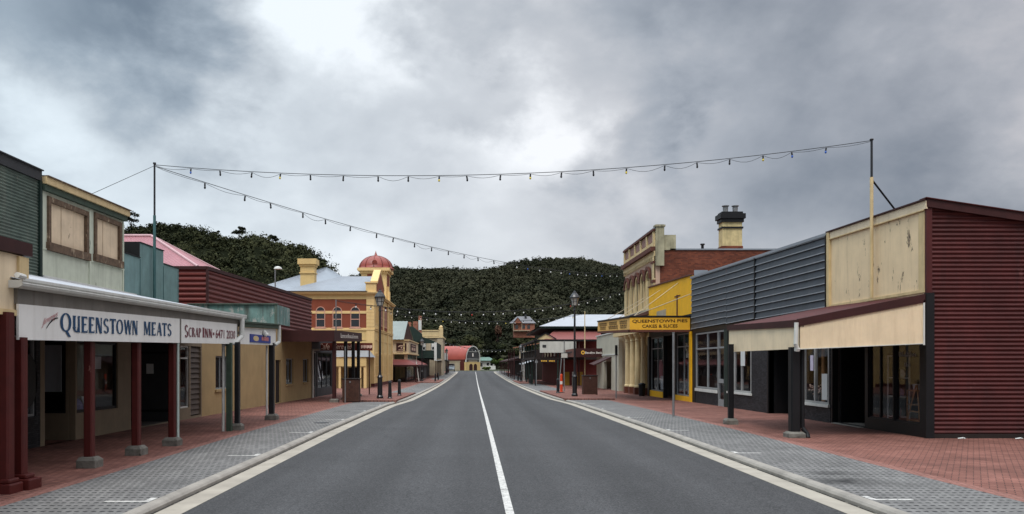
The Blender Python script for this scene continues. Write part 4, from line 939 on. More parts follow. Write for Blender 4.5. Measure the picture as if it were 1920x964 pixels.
mb = MB(); mb.fbox(PF, PD0 - .05, PD1, -.8, .05, 0, .08); mb.fbox(PS, -24, PX + .07, -.8, .05, 0, .07); mb.build("plinth", M['po_plinth'], r)
# corner pilaster and facade piers
boxes("pilaster", M['po_trim'], r, [(-11.05, PX + .06, PD0 - .06, PD0 + .9, 5.81, 9.25), (-11.05, PX + .06, PD0 - .07, PD0 + .9, .06, 5.54)] + [(PF, y, y + .8, a_, b_, 0, .09) for y in (86.2, 90.6, 95.2, 100.4) for a_, b_ in ((.06, 5.54), (5.81, 9.25))])
for y0_ in (86.2, 90.6, 95.2, 100.4, 82.55): boxes("capital", M['po_trim'], r, [(PF, y0_ - .08, y0_ + .9, 8.95, 9.2, .05, .17)])
mb = MB()
for k in range(9): mb.box(-11.06, PX + .068, PD0 - .075, PD0 + .1, 5.95 + k * .36, 5.97 + k * .36)
mb.build("rustication", M['po_yellow'], r)
boxes("bay_panel", M['po_yellow'], r, [(PF, 83.5, 86.1, 5.82, 8.94, 0, .03), (PF, 96.1, 100.3, 5.82, 8.94, 0, .03)])
for y in (84.1, 84.95, 85.7): arched_window(r, PF, y, .26, 6.25, 8.1, M['po_trim'], out=.06)
for y in (87.9, 88.9, 89.9): arched_window(r, PF, y, .36, 6.25, 8.1, M['winpink'], out=.06)
for y in (92.2, 93.2, 94.2): arched_window(r, PF, y, .36, 6.25, 8.1, M['winpink'], out=.06)
for y in (97.4, 98.4, 99.4): arched_window(r, PF, y, .30, 6.25, 8.1, M['po_trim'], out=.06)
for y in (84.1, 85.0, 85.8, 88.0, 89.6, 92.3, 94.0, 97.3, 99.2): arched_window(r, PF, y, .30, .75, 3.0, M['po_trim'], out=.05)
for px in (601, 632.5, 666): arched_window(r, PS, X(px, PD0), .48, 5.85, 7.52, M['winpink'], out=.05, t=.07)
boxes("sill", M['winpink'], r, [(PS, X(px, PD0) - .6, X(px, PD0) + .6, 5.722, 5.84, 0, .12) for px in (601, 632.5, 666)])
# pediment on the street front
mb = MB(); q = [PF.p(PD0 + .4, 9.51, -.2), PF.p(89.3, 9.51, -.2), PF.p(89.3, 10.1, -.2), PF.p(86.0, 11.9, -.2), PF.p(PD0 + .4, 10.3, -.2)]; mb.prism(q, (.5, 0, 0)); mb.build("pediment", M['po_red'], r)
mb = MB(); mb.box(-11.1, PX + .25, PD0 - .2, PD0 + .5, 9.51, 10.4); mb.box(-11.2, PX + .35, PD0 - .3, PD0 + .6, 10.402, 10.52)
a = Vector(PF.p(PD0 + .5, 10.4, 0)); 
def rake(p, q_, th=.28, wd=.75):
    p, q_ = Vector(p), Vector(q_); mb.prism([p, q_, q_ + Vector((0, 0, th)), p + Vector((0, 0, th))], (-wd, 0, 0))
rake((PX + .33, PD0 + .62, 10.42), (PX + .33, 86.0, 11.92)); rake((PX + .33, 86.0, 11.92), (PX + .33, 89.5, 10.2))
mb.build("pediment_coping", M['po_trim'], r)
# tower
TX0, TX1, TY0, TY1 = -13.2, -10.25, 94.0, 97.8
mb = MB(); mb.box(TX0, TX1, TY0, TY1, 9.51, 12.7); mb.build("tower", M['po_trim'], r)
mb = MB(); mb.box(TX0 + .7, TX1 - .7, TY0 - .03, TY0 + .05, 10.0, 12.65); mb.box(TX1 - .05, TX1 + .03, TY0 + .7, TY1 - .7, 10.0, 12.65); mb.build("tower_panels", M['po_red'], r)
mb = MB(); mb.box(TX0 - .15, TX1 + .15, TY0 - .15, TY1 + .15, 12.702, 13.0); mb.box(TX0 - .4, TX1 + .4, TY0 - .4, TY1 + .4, 13.002, 13.35)
for k in range(10): mb.box(TX0 + .1 + k * .29, TX0 + .22 + k * .29, TY0 - .30, TY0 - .151, 12.8, 13.0)
mb.box(TX1 + .0, TX1 + .35, TY0 + .3, TY0 + 1.2, 9.51, 10.6); mb.box(TX1 + .0, TX1 + .22, TY0 + .4, TY0 + 1.1, 10.602, 11.2)
mb.build("tower_cornice", M['po_trim'], r)
cxT, cyT = (TX0 + TX1) / 2, (TY0 + TY1) / 2
mb = MB(); mb.lathe((cxT, cyT, 13.36), [(2.25, 0), (2.2, .08)] + [(2.02 * math.cos(a_) ** .9, .1 + 1.55 * math.sin(a_)) for a_ in [math.pi / 2 * i / 10 for i in range(10)]] + [(.25, 1.66), (.16, 1.8), (.05, 2.1), (.02, 2.25)], 28)
dm = mb.build("dome", M['dome_red'], r, smooth=True)
mb = MB()
for k in range(12):
    a_ = 2 * math.pi * k / 12; pts = [(cxT + math.cos(a_) * 2.05 * math.cos(b), cyT + math.sin(a_) * 2.05 * math.cos(b), 13.46 + 1.57 * math.sin(b)) for b in [math.pi / 2 * i / 8 for i in range(8)]]
    mb.wire(pts, .035)
mb.build("dome_ribs", M['po_plinth'], dm)
mb = MB(); mb.tube((cxT + .1, cyT - 1.55, 14.1), (cxT + .1, cyT - 2.0, 14.0), .30, .30, 14); mb.build("dormer", M['dome_red'], dm)
# roofs, chimney, side porch
mb = MB(); e = 9.52
mb.sheet((-20.2, 82.1, e), (-10.9, 82.1, e), (-10.9, 87, 11.6), (-14.3, 87, 11.6), .3, .012)
mb.add([(-20.2, 82.1, e), (-14.3, 87, 11.6), (-20.2, 92, e)], [(0, 1, 2)]); mb.add([(-10.9, 92, e), (-20.2, 92, e), (-14.3, 87, 11.6), (-10.9, 87, 11.6)], [(0, 1, 2, 3)])
mb.sheet((-25.5, 87.8, 9.9), (-11.6, 87.8, 9.9), (-17.4, 95, 13.56), (-17.6, 95, 13.56), .3, .012)
mb.add([(-11.6, 87.8, 9.9), (-11.6, 101.5, 9.9), (-17.4, 95, 13.56)], [(0, 1, 2)]); mb.add([(-25.5, 87.8, 9.9), (-17.6, 95, 13.56), (-25.5, 101.5, 9.9)], [(0, 1, 2)])
mb.build("roof", M['zinc'], r)
mb = MB(); mb.box(-20.3, -10.95, 82.02, 82.1, 9.5, 9.58); mb.build("gutter", M['darkgrey'], r)
mb = MB(); mb.box(-18.5, -17.0, 85.4, 86.6, 10.2, 12.5); mb.box(-18.6, -16.9, 85.3, 86.7, 12.502, 12.72); mb.box(-18.75, -16.75, 85.15, 86.85, 12.722, 13.3); mb.box(-18.6, -16.9, 85.3, 86.7, 11.75, 11.86); mb.build("chimney", M['po_yellow'], r)
mb = MB(); mb.quad((-13.9, 76.3, 2.75), (-10.1, 76.3, 2.75), (-10.9, 82.4, 3.75), (-13.9, 82.4, 3.75)); mb.add([(-10.1, 76.3, 2.75), (-10.1, 82.4, 2.75), (-10.9, 82.4, 3.75)], [(0, 1, 2)]); mb.build("porch_roof", M['zinc'], r)
mb = MB(); mb.box(-13.9, -10.25, 76.4, 76.6, 1.85, 2.72); mb.box(-13.9, -13.2, 76.4, 82.4, -.6, 1.85); mb.box(-13.2, -10.3, 80, 80.15, -.6, 1.85); mb.build("porch_wall", M['po_yellow'], r)
boxes("porch_column", M['po_trim'], r, [(-11.0, -10.75, 76.45, 76.7, -.6, 1.85), (-10.5, -10.25, 76.45, 76.7, -.6, 1.85), (-12.9, -12.7, 76.45, 76.7, -.6, 1.85)])
mb = MB(); mb.box(-12.5, -11.1, 79.9, 79.98, -.5, 1.7); mb.build("porch_door", M['darkwood'], r)

# ================================================================== far left buildings
r = thing("corner_hotel", "cream corner hotel with dark red signs and long dull red veranda roof", "building", (-14, 118, -.6))
mb = MB(); mb.box(-24, -8.6, 105.7, 124, 3.5, 5.15); mb.build("upper_wall", M['cream_shop'] if False else mat('hotel_cream', (.52, .41, .27), .7, .1, 1.5, streak=.25, streak_col=(.25, .18, .1)), r)
hc = _mats['hotel_cream']
mb = MB(); mb.box(-24.1, -8.45, 105.55, 124, 3.36, 3.5); mb.box(-24.1, -8.45, 105.55, 124, 5.152, 5.28); mb.box(-9.3, -9.1, 105.62, 105.7, 3.5, 5.15); mb.build("mouldings", M['cream_trim'], r)
mb = MB(); mb.box(-24, -8.8, 105.9, 124, 2.6, 3.36); mb.build("clerestory_wall", hc, r)
boxes("clerestory_window", M['glass_dark'], r, [(-23.8 + k * 1.9, -22.5 + k * 1.9, 105.86, 105.9, 2.72, 3.3) for k in range(8)] + [(-8.8, -8.76, 107 + k * 2.7, 108.9 + k * 2.7, 2.72, 3.3) for k in range(6)])
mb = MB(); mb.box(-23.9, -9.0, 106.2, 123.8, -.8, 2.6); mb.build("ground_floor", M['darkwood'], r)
boxes("shop_window", M['glass_dark'], r, [(-23 + k * 2.1, -21.7 + k * 2.1, 106.14, 106.2, -.1, 2.0) for k in range(7)] + [(-9.0, -8.94, 107.3 + k * 2.7, 109 + k * 2.7, -.1, 2.0) for k in range(6)])
for (px0, px1, py0, py1) in ((743, 762, 643.5, 658),):
    fr_ = facef(105.68); s = MB(); s.fbox(fr_, X(px0, 105.7), X(px1, 105.7), Z(py1, 105.7), Z(py0, 105.7), 0, .05); s = s.build("sign", M['dkred'], r)
    q = MB()
    for i in range(10):
        a_, b_ = math.pi * (.12 + .76 * i / 10), math.pi * (.12 + .76 * (i + 1) / 10); c0 = ((X(px0, 105.7) + X(px1, 105.7)) / 2, Z(652, 105.7))
        q.add([fr_.p(c0[0] + .48 * math.cos(a_), c0[1] + .34 * math.sin(a_), .06), fr_.p(c0[0] + .48 * math.cos(b_), c0[1] + .34 * math.sin(b_), .06), fr_.p(c0[0] + .34 * math.cos(b_), c0[1] + .20 * math.sin(b_), .06), fr_.p(c0[0] + .34 * math.cos(a_), c0[1] + .20 * math.sin(a_), .06)], [(0, 1, 2, 3)])
    q.fbox(fr_, c0[0] - .07, c0[0] + .12, c0[1] - .1, c0[1] + .12, .055, .06); q.fbox(fr_, c0[0] - .35, c0[0] + .4, c0[1] - .32, c0[1] - .24, .055, .06); q.fbox(fr_, c0[0] - .55, c0[0] + .55, c0[1] - .5, c0[1] - .43, .055, .06)
    q.build("emblem", M['hpink'], s)
s = MB(); s.fbox(leftf(-8.6), 109, 119, 3.75, 4.85, 0, .05); s = s.build("sign", M['dkred'], r)
q = MB(); q.fbox(leftf(-8.6), 110.5, 117.5, 4.55, 4.65, .055, .06); q.fbox(leftf(-8.6), 110.5, 113.5, 3.95, 4.35, .055, .06); q.fbox(leftf(-8.6), 114.5, 117.5, 3.95, 4.35, .055, .06); q.build("emblem", M['hpink'], s)
mb = MB(); mb.sheet((-25, 105.3, 5.3), (-9.2, 105.3, 5.3), (-9.2, 112, 8.05), (-25, 112, 8.05), .5, .02); mb.quad((-9.2, 112, 8.05), (-25, 112, 8.05), (-25, 124, 5.3), (-9.2, 124, 5.3)); mb.build("roof", M['greenroof'], r)
mb = MB(); mb.add([(-9.25, 105.4, 5.25), (-9.25, 112, 7.95), (-9.25, 123.9, 5.25)], [(0, 1, 2)]); mb.build("gable", M['dkred'], r)
mb = MB(); mb.quad((-25, 103.6, 1.95), (-7.3, 103.6, 1.95), (-9.0, 106.2, 2.75), (-25, 106.2, 2.75)); mb.quad((-7.3, 103.6, 1.95), (-7.3, 126, 2.0), (-9.0, 126, 2.75), (-9.0, 106.2, 2.75)); mb.build("veranda_roof", mat('dull_red_roof', (.19, .052, .046), .6, .12, .8), r)
mb = MB(); mb.box(-25, -7.25, 103.55, 103.62, 1.72, 1.94); mb.box(-7.3, -7.2, 103.65, 126, 1.74, 1.97); mb.build("veranda_fascia", M['dkred'], r)
for x, y in ((-18, 103.9), (-14.5, 103.9), (-11, 103.9), (-7.5, 103.9), (-7.5, 108), (-7.5, 112.5), (-7.5, 117), (-7.5, 121.5), (-7.5, 125.5)): post(r, x, y, 1.75, M['steel'] if x < -8 or y > 110 else M['dkred'], .12, False)

r = thing("gabled_shop", "very dark green timber building with a gable, brick chimney and white corner post", "building", (-10, 138, -.5))
mb = MB(); mb.box(-16, -6.05, 128, 149, 3.0, 5.6); mb.prism([(-16, 128, 5.6), (-6.05, 128, 5.6), (-9.5, 128, 6.9), (-16, 128, 6.9)], (0, 21, 0)); mb.build("upper_wall", M['dkgreen'], r)
mb = MB(); mb.prism([(-12.3, 126.9, 5.6), (-8.2, 126.9, 5.6), (-8.2, 126.9, 6.8), (-9.6, 126.9, 8.0), (-10.6, 126.9, 8.0), (-12.3, 126.9, 6.9)], (0, 1.0, 0)); mb.build("gable", M['dkgreen'], r)
mb = MB(); mb.box(-6.3, -5.9, 127.8, 128.05, 2.6, 5.5); mb.build("corner_post", M['white_trim'], r)
fq = facef(128)
for px0, px1, m_ in ((792, 798, 'white_trim'), (799, 808, 'tanwall'), (809, 816, 'white_trim')):
    f = MB(); f.fbox(fq, X(px0, 128), X(px1, 128), 4.25, 5.35, 0, .05); f = f.build("window", M[m_], r)
    if m_ == 'white_trim': q = MB(); q.fbox(fq, X(px0 + 1, 128), X(px1 - 1, 128), 4.35, 4.8, .052, .06); q.build("pane", M['glass_dark'], f)
boxes('chimney', M['hillbrick'], r, [(-9.9, -9.1, 130.5, 131.5, 6.8, 9.0), (-9.0, -8.5, 130.5, 131.3, 7.0, 9.9), (-10.9, -10.2, 130.5, 131.3, 7.0, 8.9)])
mb = MB(); mb.box(-9.0, -8.5, 130.45, 130.5, 7.6, 9.2); mb.build("chimney_render", M['white_trim'], r)
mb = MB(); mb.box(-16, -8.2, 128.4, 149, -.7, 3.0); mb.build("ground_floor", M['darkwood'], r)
mb = MB(); mb.quad((-5.9, 128, 2.55), (-5.9, 150, 2.8), (-8.2, 150, 3.1), (-8.2, 128, 2.95)); mb.build("veranda_roof", M['whitewall'], r)
for y in (129, 134, 139, 144, 149): post(r, -6.1, y, 2.7, M['dkred'], .13, False)

r = thing("parapet_building", "tall pale stone building with a cream parapet rising above the dark green timber building", "building", (-12, 157, -.3))
mb = MB(); mb.box(-18, -5.95, 152, 164, -.5, 7.2); mb.build("wall", M['tanwall'], r)
mb = MB(); mb.box(-18, -6.6, 151.8, 152, 7.3, 8.3); mb.box(-18.2, -5.7, 151.7, 164, 7.0, 7.25); mb.box(-18.2, -6.5, 151.7, 152.3, 8.302, 8.5); mb.box(-6.6, -5.8, 151.7, 152.6, 7.25, 8.9); mb.lathe((-6.2, 152.2, 8.9), [(.3, 0), (.35, .25), (.1, .5)], 10); mb.build("parapet", M['cream_trim'], r)
mb = MB(); mb.box(-6.9, -5.85, 151.8, 152, 2.7, 7.0); mb.build("pilaster", M['tanwall'], r)

r = thing("white_veranda_shop", "small shop with a white boxed veranda below the tall cream parapet", "building", (-9, 180, -.2))
mb = MB(); mb.box(-9.5, -6.0, 166, 186, 2.9, 4.4); mb.build("fascia", M['whitewall'], r)
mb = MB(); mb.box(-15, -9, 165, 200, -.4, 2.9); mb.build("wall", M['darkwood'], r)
mb = MB(); mb.box(-9.5, -5.6, 165.5, 188, 2.70, 2.88); mb.build("veranda_roof", M['darkgrey'], r)
for y in (167, 172, 177, 182, 187): post(r, -5.8, y, 2.7, M['dkred'], .14, False)

# ================================================================== station with barrel roof, white house, car
r = thing("railway_station", "red barrel roofed station with a glazed arched end at the end of the street", "building", (-1.0, 252, 0))
ang = R(58); nrm = Vector((math.sin(ang), -math.cos(ang), 0)); wdv = Vector((math.cos(ang), math.sin(ang), 0))
c0 = Vector((-.35, 250, 0)); rad = 4.25; zs = 3.4; LEN = 22
def sp(u, v, w_=0.0): return c0 + wdv * u + nrm * w_ + Vector((0, 0, v))
class SF:
    def p(s, u, v, w=0.0): return sp(u, v, w)
sf = SF()
rise = 4.3
arc = [(rad * math.cos(math.pi * i / 20), zs + rise * math.sin(math.pi * i / 20)) for i in range(21)]
mb = MB(); vs = [sp(u, v, .3) for u, v in arc] + [sp(u, v, -LEN) for u, v in arc]; mb.add(vs, [(i, i + 1, 22 + i, 21 + i) for i in range(20)]); mb.build("barrel_roof", mat('station_red', (.32, .065, .045), .5, .15, .5, spec=.4), r, smooth=True)
mb = MB(); vs = [sp(u, v, .32) for u, v in arc] + [sp(u * .93, zs + (v - zs) * .93, .32) for u, v in arc] + [sp(u, v, .05) for u, v in arc] + [sp(u * .93, zs + (v - zs) * .93, .05) for u, v in arc]
fsx = []
for i in range(20): fsx += [(i, i + 1, 22 + i, 21 + i), (i, i + 1, 43 + i, 42 + i), (21 + i, 22 + i, 64 + i, 63 + i)]
mb.add(vs, fsx); mb.fbox(sf, -rad, -rad * .93, 2.6, zs, .05, .32); mb.fbox(sf, rad * .93, rad, 2.6, zs, .05, .32); mb.build("arch_trim", M['white_trim'], r)
mb = MB(); mb.add([sp(u * .93, zs + (v - zs) * .93, 0) for u, v in arc], [tuple(range(21))]); mb.fbox(sf, -rad * .93, rad * .93, 2.6, zs, -.05, 0); mb.build("glazing", mat('station_glass', (.035, .035, .04), .3), r)
mb = MB()
for v in (3.5, 5.8): mb.fbox(sf, -rad * .92 if v < 5 else -3.1, rad * .92 if v < 5 else 3.1, v, v + .12, .02, .1)
mb.build("glazing_bars", M['white_trim'], r)
mb = MB()
for k in range(-6, 7): u = k * .6; mb.fbox(sf, u - .03, u + .03, 2.7, zs + rise * .92 * math.sqrt(max(0, 1 - (u / (rad * .93)) ** 2)) - .05, .005, .05)
mb.build("glazing_bars", M['steel'], r)
mb = MB(); mb.fbox(sf, -.35, .35, 4.3, 5.4, .11, .16); mb.build("clock_panel", M['letterwhite'], r)
mb = MB(); mb.fbox(sf, -2.6, 2.6, 2.75, 3.05, .11, .16); mb.build("name_board", M['tanwall'], r)
mb = MB(); mb.fbox(sf, -rad, rad, -.1, 2.6, -.3, .25); mb.build("front_wall", M['po_yellow'], r)
for u in (-1.3, 1.3):
    q = MB(); q.add([sp(u + 1.0, 0, .27)] + [sp(u + 1.0 * math.cos(math.pi * i / 8), 1.3 + .8 * math.sin(math.pi * i / 8), .27) for i in range(9)] + [sp(u - 1.0, 0, .27)], [tuple(range(11))]); q.build("door", M['dkred'], r)
mb = MB(); vs = [sp(-rad, -.1, -.3), sp(-rad, zs, -.3), sp(-rad, zs, -LEN), sp(-rad, -.1, -LEN)]; mb.prism(vs, wdv * .2); mb.build("side_wall", M['po_plinth'], r)
mb = MB(); mb.box(-16, -4.2, 244, 244.4, -.1, 2.75); mb.box(-16.2, -4.0, 243.9, 244.5, 2.752, 2.95); mb.build("low_wall", M['tanwall'], r)

r = thing("white_house", "low white house with a pale green metal roof right of the station", "house", (6, 284, 0))
mb = MB(); mb.box(2.0, 7.2, 280, 290, -.1, 3.2); mb.build("wall", M['whitewall'], r)
mb = MB(); mb.prism([(1.3, 279.3, 3.2), (7.8, 279.3, 3.2), (5.6, 283, 4.4), (2.5, 283, 4.4)], (0, .01, 0)); mb.quad((1.3, 279.2, 3.2), (7.8, 279.2, 3.2), (5.8, 284, 4.3), (2.6, 284, 4.3)); mb.quad((7.8, 279.2, 3.2), (7.8, 291, 3.2), (5.8, 286, 4.3), (5.8, 284, 4.3)); mb.build("roof", M['jade_roof'], r)
for x in (2.3, 4.6, 5.9): q = MB(); q.box(x, x + .8, 279.93, 280, 1.2, 2.4); q.build("window", M['glass_dark'], r)
mb = MB(); mb.box(4.4, 7.6, 277, 277.2, .1, 1.4); mb.build("porch_rail", M['white_trim'], r)

def car(x, y, z, label, m, cat="car", L_=4.3, W=1.75, H=1.42, ute=False):
    r = thing("parked_car", label, cat, (x, y, z), group="vehicles parked at the far end")
    prof = [(-L_ / 2, .35), (L_ / 2, .35), (L_ / 2, .78), (L_ / 2 - .9, .92), (L_ / 2 - 1.5, H - .05), (-L_ / 2 + 1.1, H), (-L_ / 2 + .25, .95), (-L_ / 2, .85)]
    mb = MB(); mb.prism([(x - W / 2, y - a, z + b) for a, b in prof], (W, 0, 0)); mb.build("body", m, r, bevel=.08)
    mb = MB(); mb.box(x - W / 2 + .2, x + W / 2 - .2, y - L_ / 2 + 1.22, y - L_ / 2 + 1.28, z + .95, z + H - .12); mb.build("windscreen", M['glass_dark'], r)
    mb = MB(); mb.box(x - W / 2 - .01, x - W / 2 + .01, y - .9, y + 1.1, z + .93, z + H - .12); mb.box(x + W / 2 - .01, x + W / 2 + .01, y - .9, y + 1.1, z + .93, z + H - .12); mb.build("side_window", M['glass_dark'], r)
    for sx in (-1, 1):
        for yy in (y - L_ / 2 + .8, y + L_ / 2 - .8):
            q = MB(); q.tube((x + sx * (W / 2 - .12), yy, z + .33), (x + sx * (W / 2 + .02), yy, z + .33), .33, .33, 14); q.build("wheel", M['rubber'], r)
        q = MB(); q.box(x + sx * .62 - .15, x + sx * .62 + .15, y - L_ / 2 - .02, y - L_ / 2 + .01, z + .62, z + .74); q.build("headlight", M['letterwhite'], r)
    return r
car(-5.75, 205, .1, "dark silver car parked nose towards us at the far left kerb", M['carpaint'])
car(-6.6, 238, .12, "black high sided van parked behind the dark silver car", M['black'], cat="van", H=2.0, W=1.9)
# ================================================================== RIGHT SIDE
RF = rightf()
# --- nearest shop with the red corrugated side wall
r = thing("red_side_shop", "shop with dark red corrugated side wall and peeling cream panel above its front", "shop", (18, 24.4, .1))
RS = facef(21.5); WX = 34
zr = lambda x: 6.49 - (x - 12.2) * .149
mb = MB(); mb.corr(RS, 12.26, WX, .22, zr(12.26) - .1, .118, .017, True, seg=8, prof='sin')
# trim the sheet under the sloping verge
bm = bmesh.new(); me = bpy.data.meshes.new("tmp"); me.from_pydata(mb.v, [], mb.f); bm.from_mesh(me)
bmesh.ops.bisect_plane(bm, geom=bm.verts[:] + bm.edges[:] + bm.faces[:], plane_co=(12.2, 21.5, 6.42), plane_no=(.149, 0, 1), clear_outer=True)
mb = MB(); mb.v = [tuple(v.co) for v in bm.verts]; bm.verts.index_update(); mb.f = [tuple(v.index for v in f.verts) for f in bm.faces]; mb.m = [0] * len(mb.f); bm.free(); bpy.data.meshes.remove(me)
mb.build("corrugated_side", M['rediron'], r)
mb = MB(); mb.prism([(12.12, 21.38, zr(12.12) - .20), (WX, 21.38, zr(WX) - .20), (WX, 21.38, zr(WX) + .02), (12.12, 21.38, zr(12.12) + .02)], (0, .3, 0)); mb.build("barge_board", M['dkred'], r)
mb = MB(); mb.prism([(12.08, 21.34, zr(12.08) + .022), (WX, 21.34, zr(WX) + .022), (WX, 21.34, zr(WX) + .045), (12.08, 21.34, zr(12.08) + .045)], (0, .34, 0)); mb.build("barge_flashing", M['rediron'], r)
mb = MB(); mb.box(12.13, 12.28, 21.42, 21.5, 4.0, 6.28); mb.build("corner_board", M['rediron'], r)
mb = MB(); mb.box(12.11, 12.33, 21.40, 21.5, .1, 3.998); mb.build("corner_post", M['black'], r)
mb = MB(); mb.box(12.30, WX, 21.56, 21.7, .06, 3.0); mb.box(12.26, WX, 21.44, 21.55, .06, .215); mb.build("side_plinth", M['darkwood'], r)
zc = lambda u: lin(u, 21.5, 6.50, 27.3, 6.60)
mb = MB(); mb.wall(RF, 21.55, 27.32, 3.95, 6.35, th=.12, top=lambda u: zc(u) - .02); mb.build("sign_panel", M['cream_old'], r)
mb = MB(); t = .05
mb.fbox(RF, 21.5, 27.35, 6.22, 6.25, .001, .06, v0b=6.32, v1b=6.35); mb.fbox(RF, 21.5, 27.35, 4.02, 4.10, .001, .035); mb.fbox(RF, 27.18, 27.36, 3.95, 6.58, -.05, .09)
mb.fbox(RF, 21.52, 21.80, 4.10, 6.2, .001, .028)
mb.build("panel_trim", M['cream_trim'], r)
mb = MB(); mb.fbox(RF, 21.4, 27.36, 6.25, 6.47, .001, .05, v0b=6.35, v1b=6.57); mb.build("panel_head", M['cream'], r)
mb = MB(); mb.fbox(RF, 21.4, 27.4, 6.48, 6.52, -.2, .10, v0b=6.58, v1b=6.62); mb.build("coping", M['dkred'], r)
H = [(21.80, 23.15, .45, 2.95), (23.2, 24.66, .45, 2.95), (24.85, 27.1, .13, 2.95)]
mb = MB(); mb.wall(RF, 21.5, 27.2, .06, 3.95, H, th=.2); mb.build("shop_wall", M['black'], r)
window(r, RF, 21.80, 23.15, .45, 2.95, M['black'], t=.04); window(r, RF, 23.2, 24.66, .45, 2.95, M['black'], t=.04, mull=(24.0,))
fe = facef(26.9)
mb = MB(); mb.wall(fe, 12.36, 13.8, .05, 3.0, th=.1); mb.build("entry_wall", M['black'], r)
mb = MB(); mb.box(13.8, 13.9, 24.8, 27.0, .05, 3.0); mb.build("entry_door", M['black'], r)
mb = MB(); mb.box(12.36, 13.8, 24.75, 24.85, .05, 3.0); mb.build("entry_side", M['black'], r)
mb = MB(); mb.box(12.0, 13.8, 24.9, 26.85, .104, .125); mb.build("threshold", M['kerb'], r)
shell(r, XR + .2, 33, 21.62, 27.2, .06, 4.2, M['room'])
mb = MB(); mb.quad((12.3, 21.6, 6.35), (33, 21.6, 3.3), (33, 27.3, 3.3), (12.3, 27.3, 6.4)); mb.build("upper_roof", M['darkgrey'], r)
def rack(name, label, x, y, wx, wy, z0, hs, m, g=None):
    mb = MB(); z1 = z0 + hs[-1]; t = .03
    for a in (x, x + wx - t):
        for b in (y, y + wy - t): mb.box(a, a + t, b, b + t, z0, z1)
    for hgt in hs: mb.box(x + .004, x + wx - .004, y + .004, y + wy - .004, z0 + hgt - t - .002, z0 + hgt - .002)
    return mb.build(name, m, None, label=label, cat="shelf rack")
rack("shelf_rack", "tall white shelf rack inside the left pane of the black framed window", 12.42, 23.4, .35, .62, .2, (.35, .95, 1.5, 2.15), M['shelfwhite'])
rack("shelf_rack", "low wooden shelf rack inside the right pane of the black framed window", 12.5, 22.0, .5, 1.1, .2, (.3, .75, 1.15), M['shelfwood'])
display("white_basket", "small white basket standing on the low wooden rack behind glass", "basket", lambda b: b.lathe((12.7, 22.85, 1.36), [(.12, 0), (.16, .16), (.15, .16), (.10, .02)], 12), M['shelfwhite'])
display("orange_box", "orange box standing at the right end of the low wooden rack", "box", lambda b: b.prism([(12.6, 22.05, 1.36), (12.9, 22.05, 1.36), (12.9, 22.4, 1.36), (12.6, 22.4, 1.36)], (0, 0, .22)), M['yellow'])
display("easel", "wooden easel leaning inside the right pane near the corner", "easel", lambda b: [b.tube((12.4, 22.2, .3), (12.5, 22.55, 1.5), .02), b.tube((12.4, 22.95, .3), (12.5, 22.6, 1.5), .02), b.tube((12.44, 22.3, .75), (12.44, 22.85, .75), .018)], M['shelfwood'])
mb = MB(); rn = random.Random(5)
for row, (zb, n) in enumerate(((2.62, 3), (2.30, 11), (2.02, 4))):
    for k in range(n):
        y = 22.5 + (n / 2 - k) * .085; hh = rn.uniform(.06, .15)
        mb.fbox(RF, y - .012, y + .012, zb, zb + hh, -.070, -.066); mb.fbox(RF, y - .04, y + .01, zb + hh * .5 * (k % 2), zb + hh * .5 * (k % 2) + .018, -.070, -.066)
mb.build("window_script", mat('faint_white', (.28, .28, .27), .6), r)
# --- pole with brace
PRX, PRY, PRZ = 12.0, 24.12, 8.85
r = thing("light_pole", "tall pole on the cream panel, beige below and black above", "pole", (PRX, PRY, 4.0))
mb = MB(); mb.tube((PRX, PRY, 4.08), (PRX, PRY, 7.72), .05, .05, 10); mb.build("lower_pole", M['cream_trim'], r)
mb = MB(); mb.tube((PRX, PRY, 7.72), (PRX, PRY, PRZ), .036, .034, 10); mb.lathe((PRX, PRY, PRZ), [(.05, -.02), (.06, .02), (.02, .05)], 10); mb.build("upper_pole", M['blackgloss'], r)
mb = MB(); mb.tube((PRX + .03, PRY, 7.62), (13.9, PRY + 1.2, 6.25), .028, .028, 8); mb.build("brace", M['wire'], r)
# --- veranda with cream vertical sheet fascia
r = thing("shop_veranda", "veranda with cream ribbed fascias under a dark red band, two black posts", "veranda", (10.3, 24.3, .1))
VX = 8.72; vr = rightf(VX); ve = facef(21.42)
mb = MB(); mb.corr(vr, 21.42, 27.3, 2.50, 3.10, .085, .006, False, v1b=3.26); mb.build("fascia", M['cream'], r)
mb = MB()
n = 90; vs = []
for k in range(n * 4 + 1):
    t_ = k / (n * 4); x = VX + .02 + (12.06 - VX - .02) * t_; o = .006 * math.sin(2 * math.pi * k / 4 + .6)
    vs += [ve.p(x, 2.50 + .15 * t_, o), ve.p(x, 3.12 + .64 * t_, o)]
mb.add(vs, [(2 * k, 2 * k + 2, 2 * k + 3, 2 * k + 1) for k in range(n * 4)]); mb.build("end_fascia", M['cream'], r)
mb = MB(); mb.fbox(ve, VX - .03, 12.08, 3.10, 3.30, -.1, .03, v0b=3.74, v1b=3.97); mb.build("end_cap", M['dkred'], r)
mb = MB(); mb.fbox(vr, 21.42, 27.4, 3.08, 3.26, -.14, .04, v0b=3.24, v1b=3.42); mb.build("cap", M['dkred'], r)
mb = MB(); mb.fbox(ve, VX - .01, 12.06, 2.48, 2.50, -.02, .02, v0b=2.63, v1b=2.65); mb.fbox(ve, 12.03, 12.07, 2.6, 3.8, .0, .03); mb.build("end_trim", M['white_trim'], r)
mb = MB(); mb.sheet((VX + .0, 27.3, 3.40), (VX + .0, 21.45, 3.28), (12.13, 21.45, 3.95), (12.13, 27.3, 4.05), .076, .008); mb.build("roof", M['rediron'], r)
